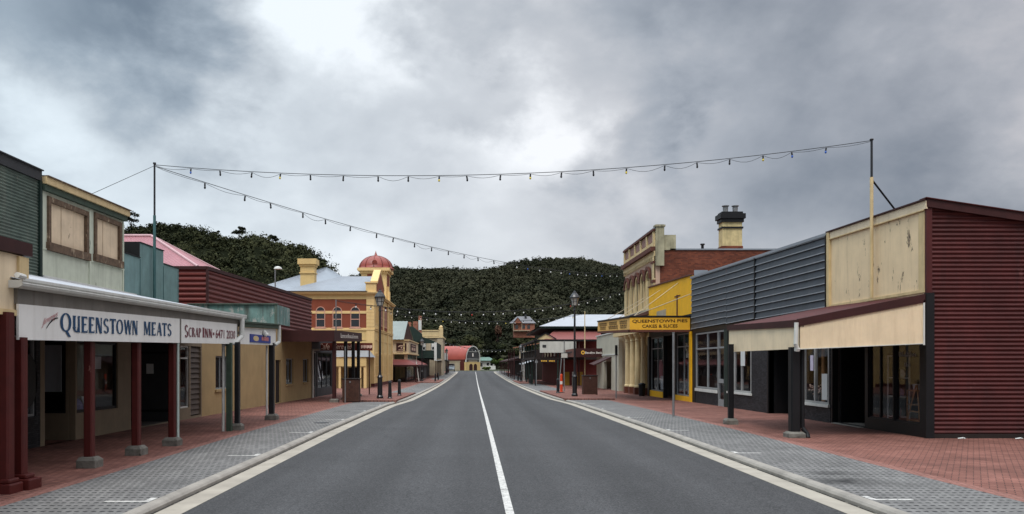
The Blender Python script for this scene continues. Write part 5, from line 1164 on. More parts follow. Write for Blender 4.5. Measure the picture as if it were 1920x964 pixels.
mb = MB(); mb.quad((VX + .1, 21.5, 2.72), (VX + .1, 27.3, 2.85), (12.13, 27.3, 3.0), (12.13, 21.5, 3.0)); mb.build("ceiling", M['darkgrey'], r)
mb = MB(); mb.fbox(facef(27.35), VX + .14, 12.1, 2.95, 3.3, -.03, 0, v1b=4.0); mb.build("far_end_board", M['dkred'], r)
post(r, 8.45 + .1, 26.6, 2.75, M['black'], .17, foot_s=.40, foot_h=.20)
post(r, 8.72, 21.75, 2.55, M['black'], .26, foot_s=.46, foot_h=.16)
mb = MB(); mb.path([(8.62, 21.36, 3.2), (8.60, 21.36, 2.62), (8.66, 21.40, 2.48)], .055, 12); mb.tube((8.66, 21.40, 2.52), (8.66, 21.42, 2.44), .08, .07, 12); mb.build("downpipe", M['white_trim'], r)
mb = MB(); mb.path([(8.93, 21.72, .35), (9.03, 21.65, .2), (9.03, 21.6, .1)], .06, 10); mb.path([(8.93, 21.72, 2.5), (8.93, 21.72, .35)], .055, 10); mb.build("lower_pipe", M['black'], r)

# --- slate clad shops
r = thing("slate_clad_shop", "pair of shops under a long slate grey horizontally clad parapet", "shop", (18, 35.8, 0))
zg = lambda u: lin(u, 27.3, 6.55, 44.4, 6.90)
mb = MB()
nb = 9
for a, b in ((27.42, 34.25), (34.33, 38.2), (38.22, 44.35)):
    for k in range(nb):
        t0, t1 = k / nb, (k + 1) / nb
        z00, z01 = 4.05 + (zg(a) - .1 - 4.05) * t0, 4.05 + (zg(a) - .1 - 4.05) * t1; z10, z11 = 4.02 + (zg(b) - .1 - 4.02) * t0, 4.02 + (zg(b) - .1 - 4.02) * t1
        mb.add([RF.p(a, z00, .10), RF.p(b, z10, .10), RF.p(b, z11 - .02, .055), RF.p(a, z01 - .02, .055), RF.p(a, z01, .10), RF.p(b, z11, .10)], [(0, 1, 2, 3), (3, 2, 5, 4)])
mb.build("cladding", M['slategrey'], r)
mb = MB()
for a, b in ((27.42, 34.25), (34.33, 38.2), (38.22, 44.35)):
    for k in range(nb + 1):
        t0 = k / nb; za = 4.05 + (zg(a) - .1 - 4.05) * t0; zb = 4.02 + (zg(b) - .1 - 4.02) * t0
        mb.fbox(RF, a, b, za - .012, za + .022, .085, .112, v0b=zb - .012, v1b=zb + .022)
mb.build("cladding_edge", M['slate_edge'], r)
mb = MB(); mb.fbox(RF, 34.25, 34.33, 4.0, 6.65, .0, .13); mb.fbox(RF, 27.37, 27.42, 4.0, 6.5, 0, .12); mb.build("joint_strip", M['black'], r)
mb = MB(); mb.fbox(RF, 27.37, 44.4, zg(27.3) - .08, zg(27.3) + .02, -.25, .13, v0b=zg(44.4) - .08, v1b=zg(44.4) + .02); mb.build("coping", M['zinc'], r)
H = [(27.35, 29.5, .70, 2.9), (30.45, 32.9, .0, 2.9), (35.0, 38.15, .80, 2.9), (38.75, 39.75, -.05, 3.75), (39.8, 43.75, .80, 3.75)]
mb = MB(); mb.wall(RF, 27.25, 44.4, -.3, 4.0, H, th=.2); mb.build("shop_wall", M['stonetile'], r)
mb = MB(); mb.fbox(RF, 27.3, 30.4, 2.93, 3.98, .0, .02); mb.fbox(RF, 30.4, 44.3, 3.78, 4.0, .0, .03); mb.fbox(RF, 30.4, 38.2, 2.93, 3.77, 0, .02); mb.fbox(RF, 43.8, 44.3, -.25, 3.77, 0, .02); mb.build("dark_fascia", M['black'], r)
window(r, RF, 27.35, 29.5, .70, 2.9, M['dim_white'], t=.07, w0=-.1, w1=.01, mull=(28.5,), sill=M['white_trim'])
window(r, RF, 35.0, 38.15, .80, 2.9, M['dim_white'], t=.08, w0=-.1, w1=.01, mull=(36.3, 37.3), sill=M['white_trim'])
fb = facef(34.85)
mb = MB(); mb.wall(fb, 12.36, 13.6, -.2, 3.0, [(12.42, 13.5, .70, 2.9)], th=.1); mb.build("return_wall", M['stonetile'], r)
window(r, fb, 12.42, 13.5, .70, 2.9, M['dim_white'], t=.07, sill=M['white_trim'])
mb = MB(); mb.fbox(facef(32.9), 12.1, 13.55, -.15, 2.95, -.1, 0); mb.build("entry_wall", M['black'], r)
mb = MB(); mb.box(13.55, 13.65, 30.4, 34.9, -.15, 3.0); mb.build("entry_door", M['black'], r)
mb = MB(); mb.box(12.36, 13.55, 30.35, 30.45, -.15, 3.0); mb.build("entry_side", M['black'], r)
mb = MB(); mb.fbox(RF, 38.2, 38.7, -.1, 3.76, 0, .04); mb.build("green_pillar", M['dkgreen'], r)
window(r, RF, 39.8, 43.75, .80, 3.75, M['greymetal'], t=.08, w0=-.1, w1=.0, mull=(41.6,), trans=(2.9,))
window(r, RF, 38.75, 39.75, -.05, 3.75, M['greymetal'], t=.09, w0=-.1, w1=.0, trans=(2.9,), name="door")
mb = MB(); mb.fbox(RF, 38.9, 39.6, 1.15, 1.35, -.03, .01); mb.fbox(RF, 38.9, 39.6, .0, .35, -.04, .005); mb.build("door_plate", M['greymetal'], r)
mb = MB(); mb.fbox(RF, 39.85, 43.8, .62, .78, .0, .05); mb.build("stall_cap", M['white_trim'], r)
shell(r, XR + .2, 30, 27.25, 44.4, -.2, 4.4, M['room'])
mb = MB(); mb.box(12.4, 30, 27.4, 27.5, 4.4, 6.3); mb.box(12.4, 30, 44.25, 44.38, 4.4, 6.6); mb.quad((12.4, 27.4, 6.2), (12.4, 44.3, 6.6), (30, 44.3, 5.6), (30, 27.4, 5.4)); mb.build("upper_body", M['slategrey'], r)
mb = MB(); mb.fbox(facef(34.6), 12.55, 12.95, 2.15, 2.75, -.26, -.25); mb.build("window_notice", M['paper'], r)
mb = MB(); mb.box(13.6, 13.75, 35.2, 38.3, .9, 2.9); mb.build("room_divider", M['roomgreen'], r)
display("window_notice", "white notice sheet in the bay window of the slate clad shop", "notice", lambda b: b.box(12.05, 12.062, 35.55, 36.1, 2.0, 2.9), M['paper'])
display("handwritten_sheet", "tall white handwritten sheet at the right end of the white framed window", "notice", lambda b: [b.box(12.12, 12.132, 27.42, 27.85, .85, 1.75)], M['paper'])
display("window_notice", "small lilac sheet stuck beside the window upright near the black round post", "notice", lambda b: b.box(12.14, 12.152, 28.6, 28.85, 1.85, 2.4), mat('lilac_paper', (.55, .5, .62)))
display("timber_plank", "brown timber plank standing inside the white framed window", "plank", lambda b: b.box(12.6, 12.66, 28.8, 28.98, .2, 2.9), M['shelfwood'])
display("display_box", "wooden display box in the bay window beside the dark entry", "box", lambda b: [b.box(12.6, 13.0, 35.15, 35.4, .85, 1.12)], M['shelfwood'])
display("driftwood", "pale twisted driftwood heap lying inside the white framed window", "driftwood", lambda b: [b.path([(12.6, 27.7 + .12 * k, .75 + .03 * k), (12.7, 27.95 + .1 * k, .95 + .1 * (k % 3)), (12.8, 28.2 + .05 * k, .85)], .03, 6) for k in range(5)], M['tanwall'])

# --- yellow bakery
r = thing("yellow_bakery", "golden yellow bakery front with dark shop windows and a boxed yellow awning sign", "shop", (18, 50, 0))
zy = lambda u: lin(u, 44.45, 7.02, 55.45, 7.35)
mb = MB(); mb.wall(RF, 44.45, 55.45, 4.9, 6.9, th=.2, top=zy); mb.build("upper_wall", M['yellow'], r)
mb = MB(); mb.fbox(RF, 44.42, 55.5, zy(44.45) + .002, zy(44.45) + .08, -.25, .08, v0b=zy(55.45) + .002, v1b=zy(55.45) + .08); mb.build("coping", M['hbrown'], r)
mb = MB(); mb.fbox(RF, 50.5, 53.0, 5.0, 5.55, .0, .03); mb.build("patch_board", M['tanwall'], r)
mb = MB(); mb.box(12.25, 13.0, 44.40, 44.47, 6.9, 7.3); mb.build("parapet_end", M['zinc'], r)
H = [(44.9, 48.0, .25, 3.85), (48.3, 51.0, -.2, 3.85), (51.2, 54.9, .3, 3.85)]
mb = MB(); mb.wall(RF, 44.45, 55.45, -.4, 4.89, H, th=.2); mb.build("shop_wall", M['black'], r)
boxes('yellow_pier', M['yellow'], r, [(RF, 44.46, 44.84, -.4, 3.9, .001, .08)]); boxes('stall_riser', M['yellow'], r, [(RF, 44.85, 48.0, -.4, .24, .001, .06), (RF, 51.19, 54.94, -.4, .29, .001, .06)])
window(r, RF, 44.9, 48.0, .25, 3.85, M['greymetal'], t=.06, mull=(46.4,), trans=(3.1,)); window(r, RF, 51.2, 54.9, .3, 3.85, M['greymetal'], t=.06, mull=(53,), trans=(3.1,))
mb = MB(); mb.fbox(RF, 48.3, 51.0, -.3, 3.85, -1.2, -1.1); mb.build("entry_door", M['glass_dark'], r)
boxes('dark_pier', M['black'], r, [(RF, 54.95, 55.5, -.4, 3.95, .0, .1), (RF, 48.02, 48.28, -.3, 3.9, 0, .03), (RF, 51.02, 51.18, -.3, 3.9, 0, .03)])
shell(r, XR + .2, 28, 44.45, 55.45, -.35, 6.6, M['room'])
AX, AD0, AD1 = 8.75, 44.8, 56.4
mb = MB(); mb.fbox(facef(AD0), AX, 12.12, 4.0, 4.70, -.06, 0); f1 = mb.build("sign_face", M['yellow_sign'], r)
ya = rightf(AX)
mb = MB(); mb.fbox(ya, AD0 + .07, AD1, 4.02, 4.68, -.06, 0, v0b=4.38, v1b=5.02); f2 = mb.build("side_sign_face", M['pale_yellow_sign'], r)
mb = MB(); mb.fbox(facef(AD0), AX - .02, 12.13, 4.702, 4.79, -.3, .03); mb.fbox(ya, AD0, AD1, 4.69, 4.78, -.3, .05, v0b=5.03, v1b=5.12); mb.build("sign_cap", M['black'], r)
mb = MB(); mb.fbox(facef(AD0), AX - .02, 12.13, 3.88, 3.998, -.3, .02); mb.fbox(ya, AD0, AD1, 3.88, 4.01, -.3, .02, v0b=4.25, v1b=4.37); mb.build("sign_base", M['hbrown'], r)
mb = MB(); mb.quad((AX + .1, AD0 + .1, 3.9), (AX + .1, AD1, 4.25), (12.1, AD1, 4.3), (12.1, AD0 + .1, 3.9)); mb.quad((AX + .1, AD0 + .1, 4.7), (AX + .1, AD1, 5.05), (12.1, AD1, 5.1), (12.1, AD0 + .1, 4.75)); mb.build("awning_deck", M['black'], r)
fa = facef(AD0)
letters(f1, "QUEENSTOWN PIES", fa, X(1185.5, AD0), X(1289, AD0), 4.36, 4.57, 4.39, 4.60, 'ink', bold=.02, w=.008)
letters(f1, "CAKES & SLICES", fa, X(1204, AD0), X(1270.5, AD0), 4.11, 4.29, 4.13, 4.31, 'ink', bold=.02, w=.008)
mb = MB(); rn = random.Random(9)
for (pa, pb, row) in ((1124, 1138, 1), (1142.5, 1157, 1), (1162, 1176, 1), (1125.5, 1136, 0), (1141.5, 1159, 0), (1163, 1175.5, 0)):
    ua, ub = D(pa, AX), D(pb, AX); n = int(abs(ua - ub) / .22)      # worn lettering that cannot be read: blocks of strokes
    for k in range(n):
        u = ua + (ub - ua) * (k + .1) / n; du = (ub - ua) / n * .7; zb = lin(u, AD0, 4.02, AD1, 4.38) + (.33 if row else .08); hh = .21
        mb.fbox(ya, min(u, u + du * .4), max(u, u + du * .4), zb, zb + hh, .008, .012)
        if k % 3 != 1: mb.fbox(ya, min(u + du * .4, u + du), max(u + du * .4, u + du), zb + hh - .06, zb + hh, .008, .012)
        if k % 2: mb.fbox(ya, min(u + du * .4, u + du), max(u + du * .4, u + du), zb, zb + .06, .008, .012)
mb.build("lettering", M['ink'], f2)
for (a, b) in (((AX + .3, 45.2, 4.8), (12.14, 47.5, 6.9)), ((AX + .3, 50, 4.95), (12.14, 52, 6.9)), ((AX + .4, 55.5, 5.1), (12.14, 56.5, 6.8)), ((AX + .3, 45.2, 4.8), (12.14, 44.8, 6.0))): q = MB(); q.wire([a, b], .022); q.build('stay_rod', M['tanwall'], r)
mb = MB(); mb.fbox(RF, 47.6, 47.75, 4.95, 6.2, 0, .05); mb.fbox(RF, 47.0, 48.3, 6.1, 6.16, 0, .03); mb.build("rust_bracket", M['hbrown'], r)
display("display_poster", "teal and pink poster standing in the right bakery window", "poster", lambda b: b.box(12.36, 12.38, 45.2, 46.2, .35, 2.2), mat('teal_poster', (.22, .32, .32)))
display("display_poster", "white poster low in the left bakery window", "poster", lambda b: b.box(12.36, 12.38, 51.6, 52.9, .4, 1.3), M['paper'])
display("cardboard_figure", "round red and white cutout standing in the left bakery window", "cutout", lambda b: b.prism([(12.45, 53.2 + .55 * math.cos(a), 1.7 + .7 * math.sin(a)) for a in [2 * math.pi * i / 16 for i in range(16)]], (.03, 0, 0)), M['scriptred'])

# --- ornate two storey hotel
r = thing("ornate_hotel", "ornate cream two storey building with arched windows and brick side wall", "building", (18, 61, -.4))
HX, H0, H1_ = 12.65, 55.6, 66.8; HF = rightf(HX); HS = facef(H0)
mb = MB(); mb.wall(HF, H0, H1_, 5.6, 9.6, th=.3); mb.build("upper_wall", M['hpink'], r)
mb = MB(); mb.box(HX + .31, 26, H0 + .02, H0 + .3, 4, 10.0); mb.build("brick_side_wall", M['brick'], r)
mb = MB(); mb.box(HX + 1.0, 26.1, H0 - .05, H0 + .35, 10.002, 10.1); mb.build("brick_coping", M['zinc'], r)
mb = MB(); mb.box(12.9, 26, H0 + .3, H1_, 9.5, 9.7); mb.box(25.8, 26, H0 + .3, H1_, -.4, 9.5); mb.box(HX + .35, 26, H1_ - .3, H1_, -.5, 10.0); mb.build("body", M['brick'], r)
mb = MB()
mb.fbox(HF, H0, H1_ + .1, 9.6, 9.95, -.3, .12); mb.fbox(HF, H0, H1_ + .1, 10.25, 11.35, -.25, .0)
for k in range(6):
    u = H0 + .1 + k * 2.15; mb.fbox(HF, u, u + .28, 10.25, 11.3, .001, .14)
mb.fbox(HF, H0, H1_, 10.25, 10.62, .001, .09)
for k in range(22): u = H0 + .3 + k * .5; mb.fbox(HF, u, u + .16, 9.35, 9.6, .0, .16)
for k in range(6): u = H0 + .02 + k * 2.1; mb.fbox(HF, u, u + .5, 5.9, 8.05, .001, .10)
mb.fbox(HF, H0 - .0, H0 + .6, 5.6, 9.59, .101, .14)
mb.build("parapet_mouldings", M['hcream'], r)
mb = MB()
for k in range(5): u = H0 + .42 + k * 2.15; mb.fbox(HF, u, u + 1.75, 10.68, 11.25, .002, .05)
mb.build("parapet_panels", M['hpanel'], r)
mb = MB(); mb.fbox(HF, H0, H1_ + .15, 9.952, 10.25, -.2, .34); mb.fbox(HF, H0, H1_ + .1, 8.05 + .0, 8.25, .0, .13) if False else None
mb.fbox(HF, H0, H1_ + .1, 11.352, 11.5, -.3, .18); mb.fbox(HF, H0, H1_ + .1, 5.62, 5.85, .0, .42); mb.fbox(HF, H0 - .02, H0 + .7, 9.1, 9.25, .0, .2); mb.fbox(HF, H0 - .02, H0 + .7, 7.75, 7.95, .0, .2)
mb.build("cornice_bands", M['hbrown'], r)
mb = MB(); mb.fbox(HF, H0 - .05, H1_ + .1, 11.502, 11.6, -.35, .10); mb.fbox(HF, H0, H1_ + .1, 5.852, 5.9, 0, .46); mb.build("coping", M['zinc'], r)
mb = MB(); mb.box(HX - .02, HX + .55, H0 - .22, H0 + .0, 8.9, 11.75); mb.box(HX + .56, HX + 1.4, H0 - .05, H0 + .45, 10.0, 11.05); mb.box(HX - .1, HX + .62, H0 - .28, H0 + .3, 11.6, 11.72); mb.build("end_pier", M['moss_cement'], r)
for u in (57.6, 59.5, 61.4, 63.4, 65.4):
    f = arched_window(r, HF, u, .62, 6.0, 8.15, M['hcream'], glass='glass_dark', t=.12, out=.14, bars=0)
    q = MB(); vs = []
    for w_ in (.22, .05):
        for rr in (.95, .70): vs += [HF.p(u + rr * math.cos(math.pi * i / 10), 8.15 + rr * math.sin(math.pi * i / 10), w_) for i in range(11)]
    fsx = []
    for i in range(10): fsx += [(i, i + 1, 12 + i, 11 + i), (i, i + 1, 23 + i, 22 + i), (11 + i, 12 + i, 34 + i, 33 + i)]
    q.add(vs, fsx); q.build("hood_mould", M['hbrown'], f)
mb = MB(); mb.fbox(HF, H0, H1_, 4.2, 5.6, -.3, .02); mb.build("balcony_front", M['hcream'], r)
mb = MB(); mb.wall(HF, H0, H1_, -.5, 4.2, [(57, 58.6, -.3, 3.4), (59.6, 61.2, .5, 3.4), (62, 63.6, .5, 3.4), (64.4, 66, .5, 3.4)], th=.3); mb.build("lower_wall", M['hcream'], r)
mb = MB(); mb.box(HX + .3, HX + .4, H0 + .4, H1_ - .4, -.4, 4.0); mb.build("dark_interior", M['darkwood'], r)
for k, u in enumerate((56.4, 58.4, 60.3, 62.1)):
    q = MB(); z = GF(u); xx = 12.0
    q.lathe((xx, u, 0), [(.30, z + .52), (.30, z + .62), (.245, z + .68), (.235, z + 1.6), (.20, 3.75), (.24, 3.8), (.21, 3.86), (.21, 3.98), (.32, 4.16), (.34, 4.3)], 16)
    c_ = q.build("column", M['hcream'], r, smooth=False); q = MB(); q.box(xx - .30, xx + .30, u - .3, u + .3, z - .1, z + .5); q.build("column_base", M['hbrown'], c_)
mb = MB(); mb.box(11.65, 12.35, 55.7, 66.8, 4.302, 4.6); mb.build("column_beam", M['hcream'], r)
# chimney and small flue
mb = MB(); mb.box(17.7, 19.2, 57, 58.0, 9.7, 10.5); c_ = mb.build("chimney", M['brick'], r)
mb = MB(); mb.box(17.75, 19.15, 57.05, 57.95, 10.502, 12.2); mb.build("chimney_render", M['chimney_cream'], c_)
mb = MB(); mb.box(17.68, 19.22, 56.98, 58.02, 11.75, 11.87); mb.box(17.65, 19.25, 56.95, 58.05, 12.202, 12.45); mb.box(17.55, 19.35, 56.85, 58.15, 12.452, 12.8); mb.box(17.7, 19.2, 57, 58, 12.802, 12.95); mb.build("chimney_cap", M['black'], c_)
for x in (18.1, 18.8): q = MB(); q.lathe((x, 57.5, 12.95), [(.2, 0), (.18, .05), (.19, .42), (.26, .46), (.26, .5)], 14); q.build('chimney_pot', M['steel'], c_)
mb = MB(); mb.lathe((16.45, 57.5, 10.0), [(.10, 0), (.10, .62), (.17, .64), (.16, .72)], 12); mb.build("flue", M['black'], r)
for k, (y_, z_, hh, mk, lab) in enumerate(((23.55, 1.70, .22, 'paper', "small white jug on the upper level of the tall white rack"), (23.75, .55, .28, 'scriptred', "red folded cloth on the lowest level of the tall white rack"), (23.6, 1.15, .2, 'lavender', "lilac parcel on the middle level of the tall white rack"))):
    display("display_item", lab, "shop item", lambda b, y_=y_, z_=z_, hh=hh: b.lathe((12.6, y_, z_), [(.07, 0), (.10, hh * .5), (.06, hh), (.02, hh + .02)], 9), M[mk])
for k, (y_, x_, lab) in enumerate(((28.05, 12.5, "dried flower bunch in a pot behind the white framed window"), (29.15, 12.5, "darker flower bunch in a pot left of the timber plank"))):
    r = thing("potted_flowers", lab, "potted flowers", (x_, y_, .7))
    q = MB(); q.lathe((x_, y_, .72), [(.08, 0), (.11, .2), (.12, .22), (.09, .2)], 10); q.build("pot", M['shelfwhite'], r)
    q = MB(); rn = random.Random(k)
    for i in range(40):
        a, b2, c2 = rn.uniform(-.22, .22), rn.uniform(-.22, .22), rn.uniform(.25, .6); q.add([(x_ + a, y_ + b2, .72 + c2), (x_ + a + .05, y_ + b2, .75 + c2), (x_ + a, y_ + b2 + .06, .76 + c2), (x_ + a - .03, y_ + b2 + .02, .73 + c2)], [(0, 1, 2, 3)])
    q.build("blooms", M['hpink'], r)
r2 = display("rubbish_bin", "small dark bin standing beside the cream columns next to the bakery", "bin", lambda b: b.lathe((11.55, 54.9, GF(55)), [(.20, 0), (.24, .75), (.26, .77), (.25, .82), (.1, .9)], 14), M['black'])

# --- cream rendered low building with bank
r = thing("cream_bank_building", "low cream rendered building with dark recess, beyond the cream columns", "building", (17, 73, -.5))
mb = MB(); mb.wall(RF, 67, 79, -.7, 4.75, [(70.6, 74.8, -.6, 2.3)], th=.3); mb.build("wall", M['tanwall'] if False else mat('pale_render', (.46, .43, .34), .75, .12, 1, streak=.35, streak_col=(.2, .18, .12)), r)
mb = MB(); mb.box(12.5, 24, 78.7, 79, -.6, 4.6); mb.box(12.46, 24, 67, 67.2, -.6, 4.6); mb.box(12.5, 24, 67.2, 78.7, 4.3, 4.4); mb.box(13.2, 13.3, 70, 75.5, -.6, 2.5); mb.build("body", M['tanwall'], r)
mb = MB(); mb.fbox(RF, 66.9, 79.1, 4.752, 4.85, -.35, .08); mb.fbox(RF, 67.2, 79, 2.85, 2.95, 0, .06); mb.build("coping", M['white_trim'], r)
mb = MB(); mb.quad((10.6, 70.5, 2.0), (10.6, 73.5, 2.1), (12.13, 73.5, 2.75), (12.13, 70.5, 2.7)); mb.prism([(10.6, 70.5, 1.9), (12.13, 70.5, 2.6), (12.13, 70.5, 2.72), (10.6, 70.5, 2.02)], (0, -.06, 0)); mb.build("canopy", M['dkred'], r)
r = thing("bank_canopy", "dark red box canopy carrying the bank sign", "canopy", (10.3, 76, -.4))
BD = 75.5
fbk = facef(BD)
bx0, bx1 = X(1078, BD), X(1142, BD)
mb = MB(); mb.fbox(fbk, bx0, bx1, 2.72, 3.55, -.1, 0); f = mb.build("sign_face", M['dkred'], r)
mb = MB(); mb.prism([(bx0, BD + .1, 2.72), (bx0, BD + .1, 3.55), (X(1060, 87), 87, 3.6), (X(1060, 87), 87, 2.85)], (.08, 0, 0)); f3 = mb.build("side_sign_face", mat('faded_red', (.16, .06, .045), .6), r)
mb = MB(); mb.box(bx0 + .1, 12.1, BD + .1, 87, 3.2, 3.3); mb.build("canopy_roof", M['darkgrey'], r)
mb = MB(); cxl, czl = X(1093, BD), Z(661, BD); n = 18; vs = []
for rr in (.18, .09): vs += [fbk.p(cxl + rr * math.cos(2 * math.pi * i / n), czl + rr * 1.05 * math.sin(2 * math.pi * i / n), .01) for i in range(n)]
mb.add(vs, [(i, (i + 1) % n, n + (i + 1) % n, n + i) for i in range(n)]); mb.build("logo_ring", M['gold'], f)
letters(f, "Bendigo Bank", fbk, X(1097, BD), X(1129.5, BD), 2.98, 3.24, 2.98, 3.24, 'letterwhite', bold=.02, w=.01)
for x, y in ((bx0 + .2, 76), (bx0 - .1, 84)): post(r, x, y, 2.8, M['dkred'], .14, False)
r = thing("flagpole", "slim cream flagpole rising behind the bank canopy", "pole", (11.15, 80, -.5))
mb = MB(); mb.tube((11.15, 80.2, -.5), (11.15, 80.2, 7.2), .07, .045, 10); mb.lathe((11.15, 80.2, 7.2), [(.03, 0), (.08, .06), (.0, .14)], 10); mb.build("shaft", M['hcream'], r)

# --- balcony hotel with white roof
r = thing("balcony_hotel", "two storey hotel with pale hipped roof, red walls and dark timber balcony", "building", (14, 100, -.6))
mb = MB(); mb.box(9.6, 30, 88.6, 112, -.7, 5.4); mb.build("wall", mat('deep_red_wall', (.13, .022, .018), .7, .2, 1), r)
mb = MB(); e = 5.62
mb.quad((7.2, 88, e + .6), (27, 88, e + .6), (22, 96, 8.0), (11.8, 96, 8.0)); mb.quad((7.2, 88, e + .6), (11.8, 96, 8.0), (11.8, 104, 8.0), (7.2, 112, e + .6)); mb.quad((11.8, 96, 8.0), (22, 96, 8.0), (22, 104, 8.0), (11.8, 104, 8.0)); mb.quad((27, 88, e + .6), (27, 112, e + .6), (22, 104, 8.0), (22, 96, 8.0)); mb.build("roof", M['zinc_light'], r)
mb = MB(); mb.box(7.4, 27, 88.1, 111.8, 6.0, 6.2); mb.build("eaves", M['dkgreen'], r)
mb = MB(); mb.quad((7.7, 87.0, 4.75), (14, 87.0, 4.75), (14, 88.55, 5.75), (8.9, 88.55, 5.75)); mb.quad((7.7, 87.0, 4.75), (8.9, 88.55, 5.75), (9.55, 112, 5.75), (6.5, 112, 4.75)); mb.build("veranda_roof", M['dull'] if False else mat('rose_roof', (.22, .075, .068), .5, .12, 1), r)
mb = MB(); mb.prism([(6.9, 87.1, 4.75), (8.8, 87.1, 4.75), (7.85, 87.1, 5.35)], (0, .1, 0)); mb.build("gable", M['hcream'], r)
mb = MB(); mb.prism([(6.7, 87.0, 4.72), (7.85, 87.0, 5.38), (9.0, 87.0, 4.72), (9.0, 87.0, 4.85), (7.85, 87.0, 5.52), (6.7, 87.0, 4.85)], (0, .1, 0)); mb.box(6.7, 14, 87.0, 87.2, 4.55, 4.74); mb.box(6.6, 6.9, 87.2, 112, 4.5, 4.74); mb.build("veranda_beam", M['black'], r)
mb = MB(); fb8 = facef(86.9); mb.fbox(fb8, X(1012, 87), X(1080, 87), 3.3, 4.52, -.08, 0); f = mb.build("white_hoarding", M['whitewall'], r)
q = MB(); q.fbox(fb8, X(1017, 87), X(1024, 87), 3.85, 4.15, .002, .02); q.build("hoarding_mark", M['darkgrey'], f)
mb = MB(); mb.box(6.6, 14, 87.2, 88.4, 2.55, 2.8); mb.box(6.6, 9.6, 88.4, 112, 2.55, 2.8); mb.build("balcony_deck", M['darkwood'], r)
mb = MB()
for y in np.arange(87.3, 112, .35): mb.box(6.68, 6.72, y, y + .06, 2.8, 3.55)
mb.box(6.64, 6.76, 87.2, 112, 3.55, 3.62); mb.build("balustrade", M['darkwood'], r)
for x, y, m_ in [(6.75, 87.3, 'black'), (6.75, 92.3, 'dkgreen'), (6.75, 97.2, 'dkgreen'), (6.75, 102, 'dkgreen'), (6.75, 107, 'white_trim'), (6.75, 111.8, 'white_trim'), (9.2, 87.3, 'dkgreen'), (11.5, 87.3, 'dkred')]: post(r, x, y, 4.55, M[m_], .16, False)
mb = MB(); mb.fbox(facef(87.1), 7.2, 9.0, 2.25, 2.55, -.04, 0); f = mb.build("veranda_sign", M['darkwood'], r)
q = MB()
for k in range(9): 
    if k == 4: continue
    q.fbox(facef(87.1), 7.35 + .17 * k, 7.47 + .17 * k, 2.33, 2.47, .004, .01)
q.build("lettering", M['gold'], f)
fw8 = facef(88.58)
for x0, x1, m_ in ((9.9, 10.6, 'yellow'), (10.9, 11.3, 'whitewall'), (11.5, 12.1, 'yellow')):
    q = MB(); q.fbox(fw8, x0, x1, -.55, 1.2, 0, .03); q.build("wall_panel", mat('ochre_panel', (.30, .17, .02)) if m_ == 'yellow' else M[m_], r)
lw = leftf(9.58)
for y in (90, 94, 98, 102, 106): q = MB(); q.box(9.54, 9.6, y, y + 1.4, 3.0, 4.4); q.build("window", M['letterwhite'] if y < 95 else M['glass_dark'], r); 
q = MB(); q.fbox(fw8, 9.7, 10.5, 3.0, 4.4, 0, .05); q.build("window", M['glass_dark'], r)

r = thing("cream_balcony_shop", "small two storey shop with a cream balcony panel and brown roof beyond the balcony hotel", "building", (9, 128, -.5))
mb = MB(); mb.box(9, 16, 118, 140, -.6, 4.2); mb.build("wall", M['darkwood'], r)
mb = MB(); mb.quad((5.9, 120, 4.5), (10.5, 120, 5.3), (10.5, 140, 5.4), (5.9, 140, 4.7)); mb.prism([(5.9, 120, 4.4), (10.5, 120, 5.2), (10.5, 120, 5.35), (5.9, 120, 4.55)], (0, -.1, 0)); mb.build("roof", mat('brown_roof', (.22, .10, .06)), r)
mb = MB(); mb.box(6.9, 9, 121, 121.2, 2.9, 4.0); mb.build("balcony_panel", M['cream'], r)
mb = MB(); mb.box(6.1, 9, 121.2, 140, 2.6, 2.8); mb.build("deck", M['dkred'], r)
for x, y in ((6.1, 120.5), (6.1, 127), (6.1, 133), (6.1, 139.5)): post(r, x, y, 4.5, M['dkred'], .16, False)
mb = MB(); mb.quad((6.8, 113.5, 1.95), (9, 113.5, 2.7), (9, 120, 2.8), (6.8, 120, 2.1)); mb.build("low_roof", M['zinc_light'], r)
r = thing("red_veranda_shop", "single storey shop with a dark red veranda near the far right end of the street", "building", (9, 160, -.3))
mb = MB(); mb.box(8.5, 15, 142, 185, -.4, 3.6); mb.build("wall", M['darkwood'], r)
mb = MB(); mb.quad((6.0, 142, 2.7), (8.5, 142, 3.3), (8.5, 185, 3.3), (6.0, 185, 2.7)); mb.box(5.95, 6.05, 142, 185, 2.45, 2.7); mb.build("veranda_roof", M['dkred'], r)
for y in (142.5, 150, 158, 166, 174, 184): post(r, 6.1, y, 2.6, M['dkred'], .15, False)
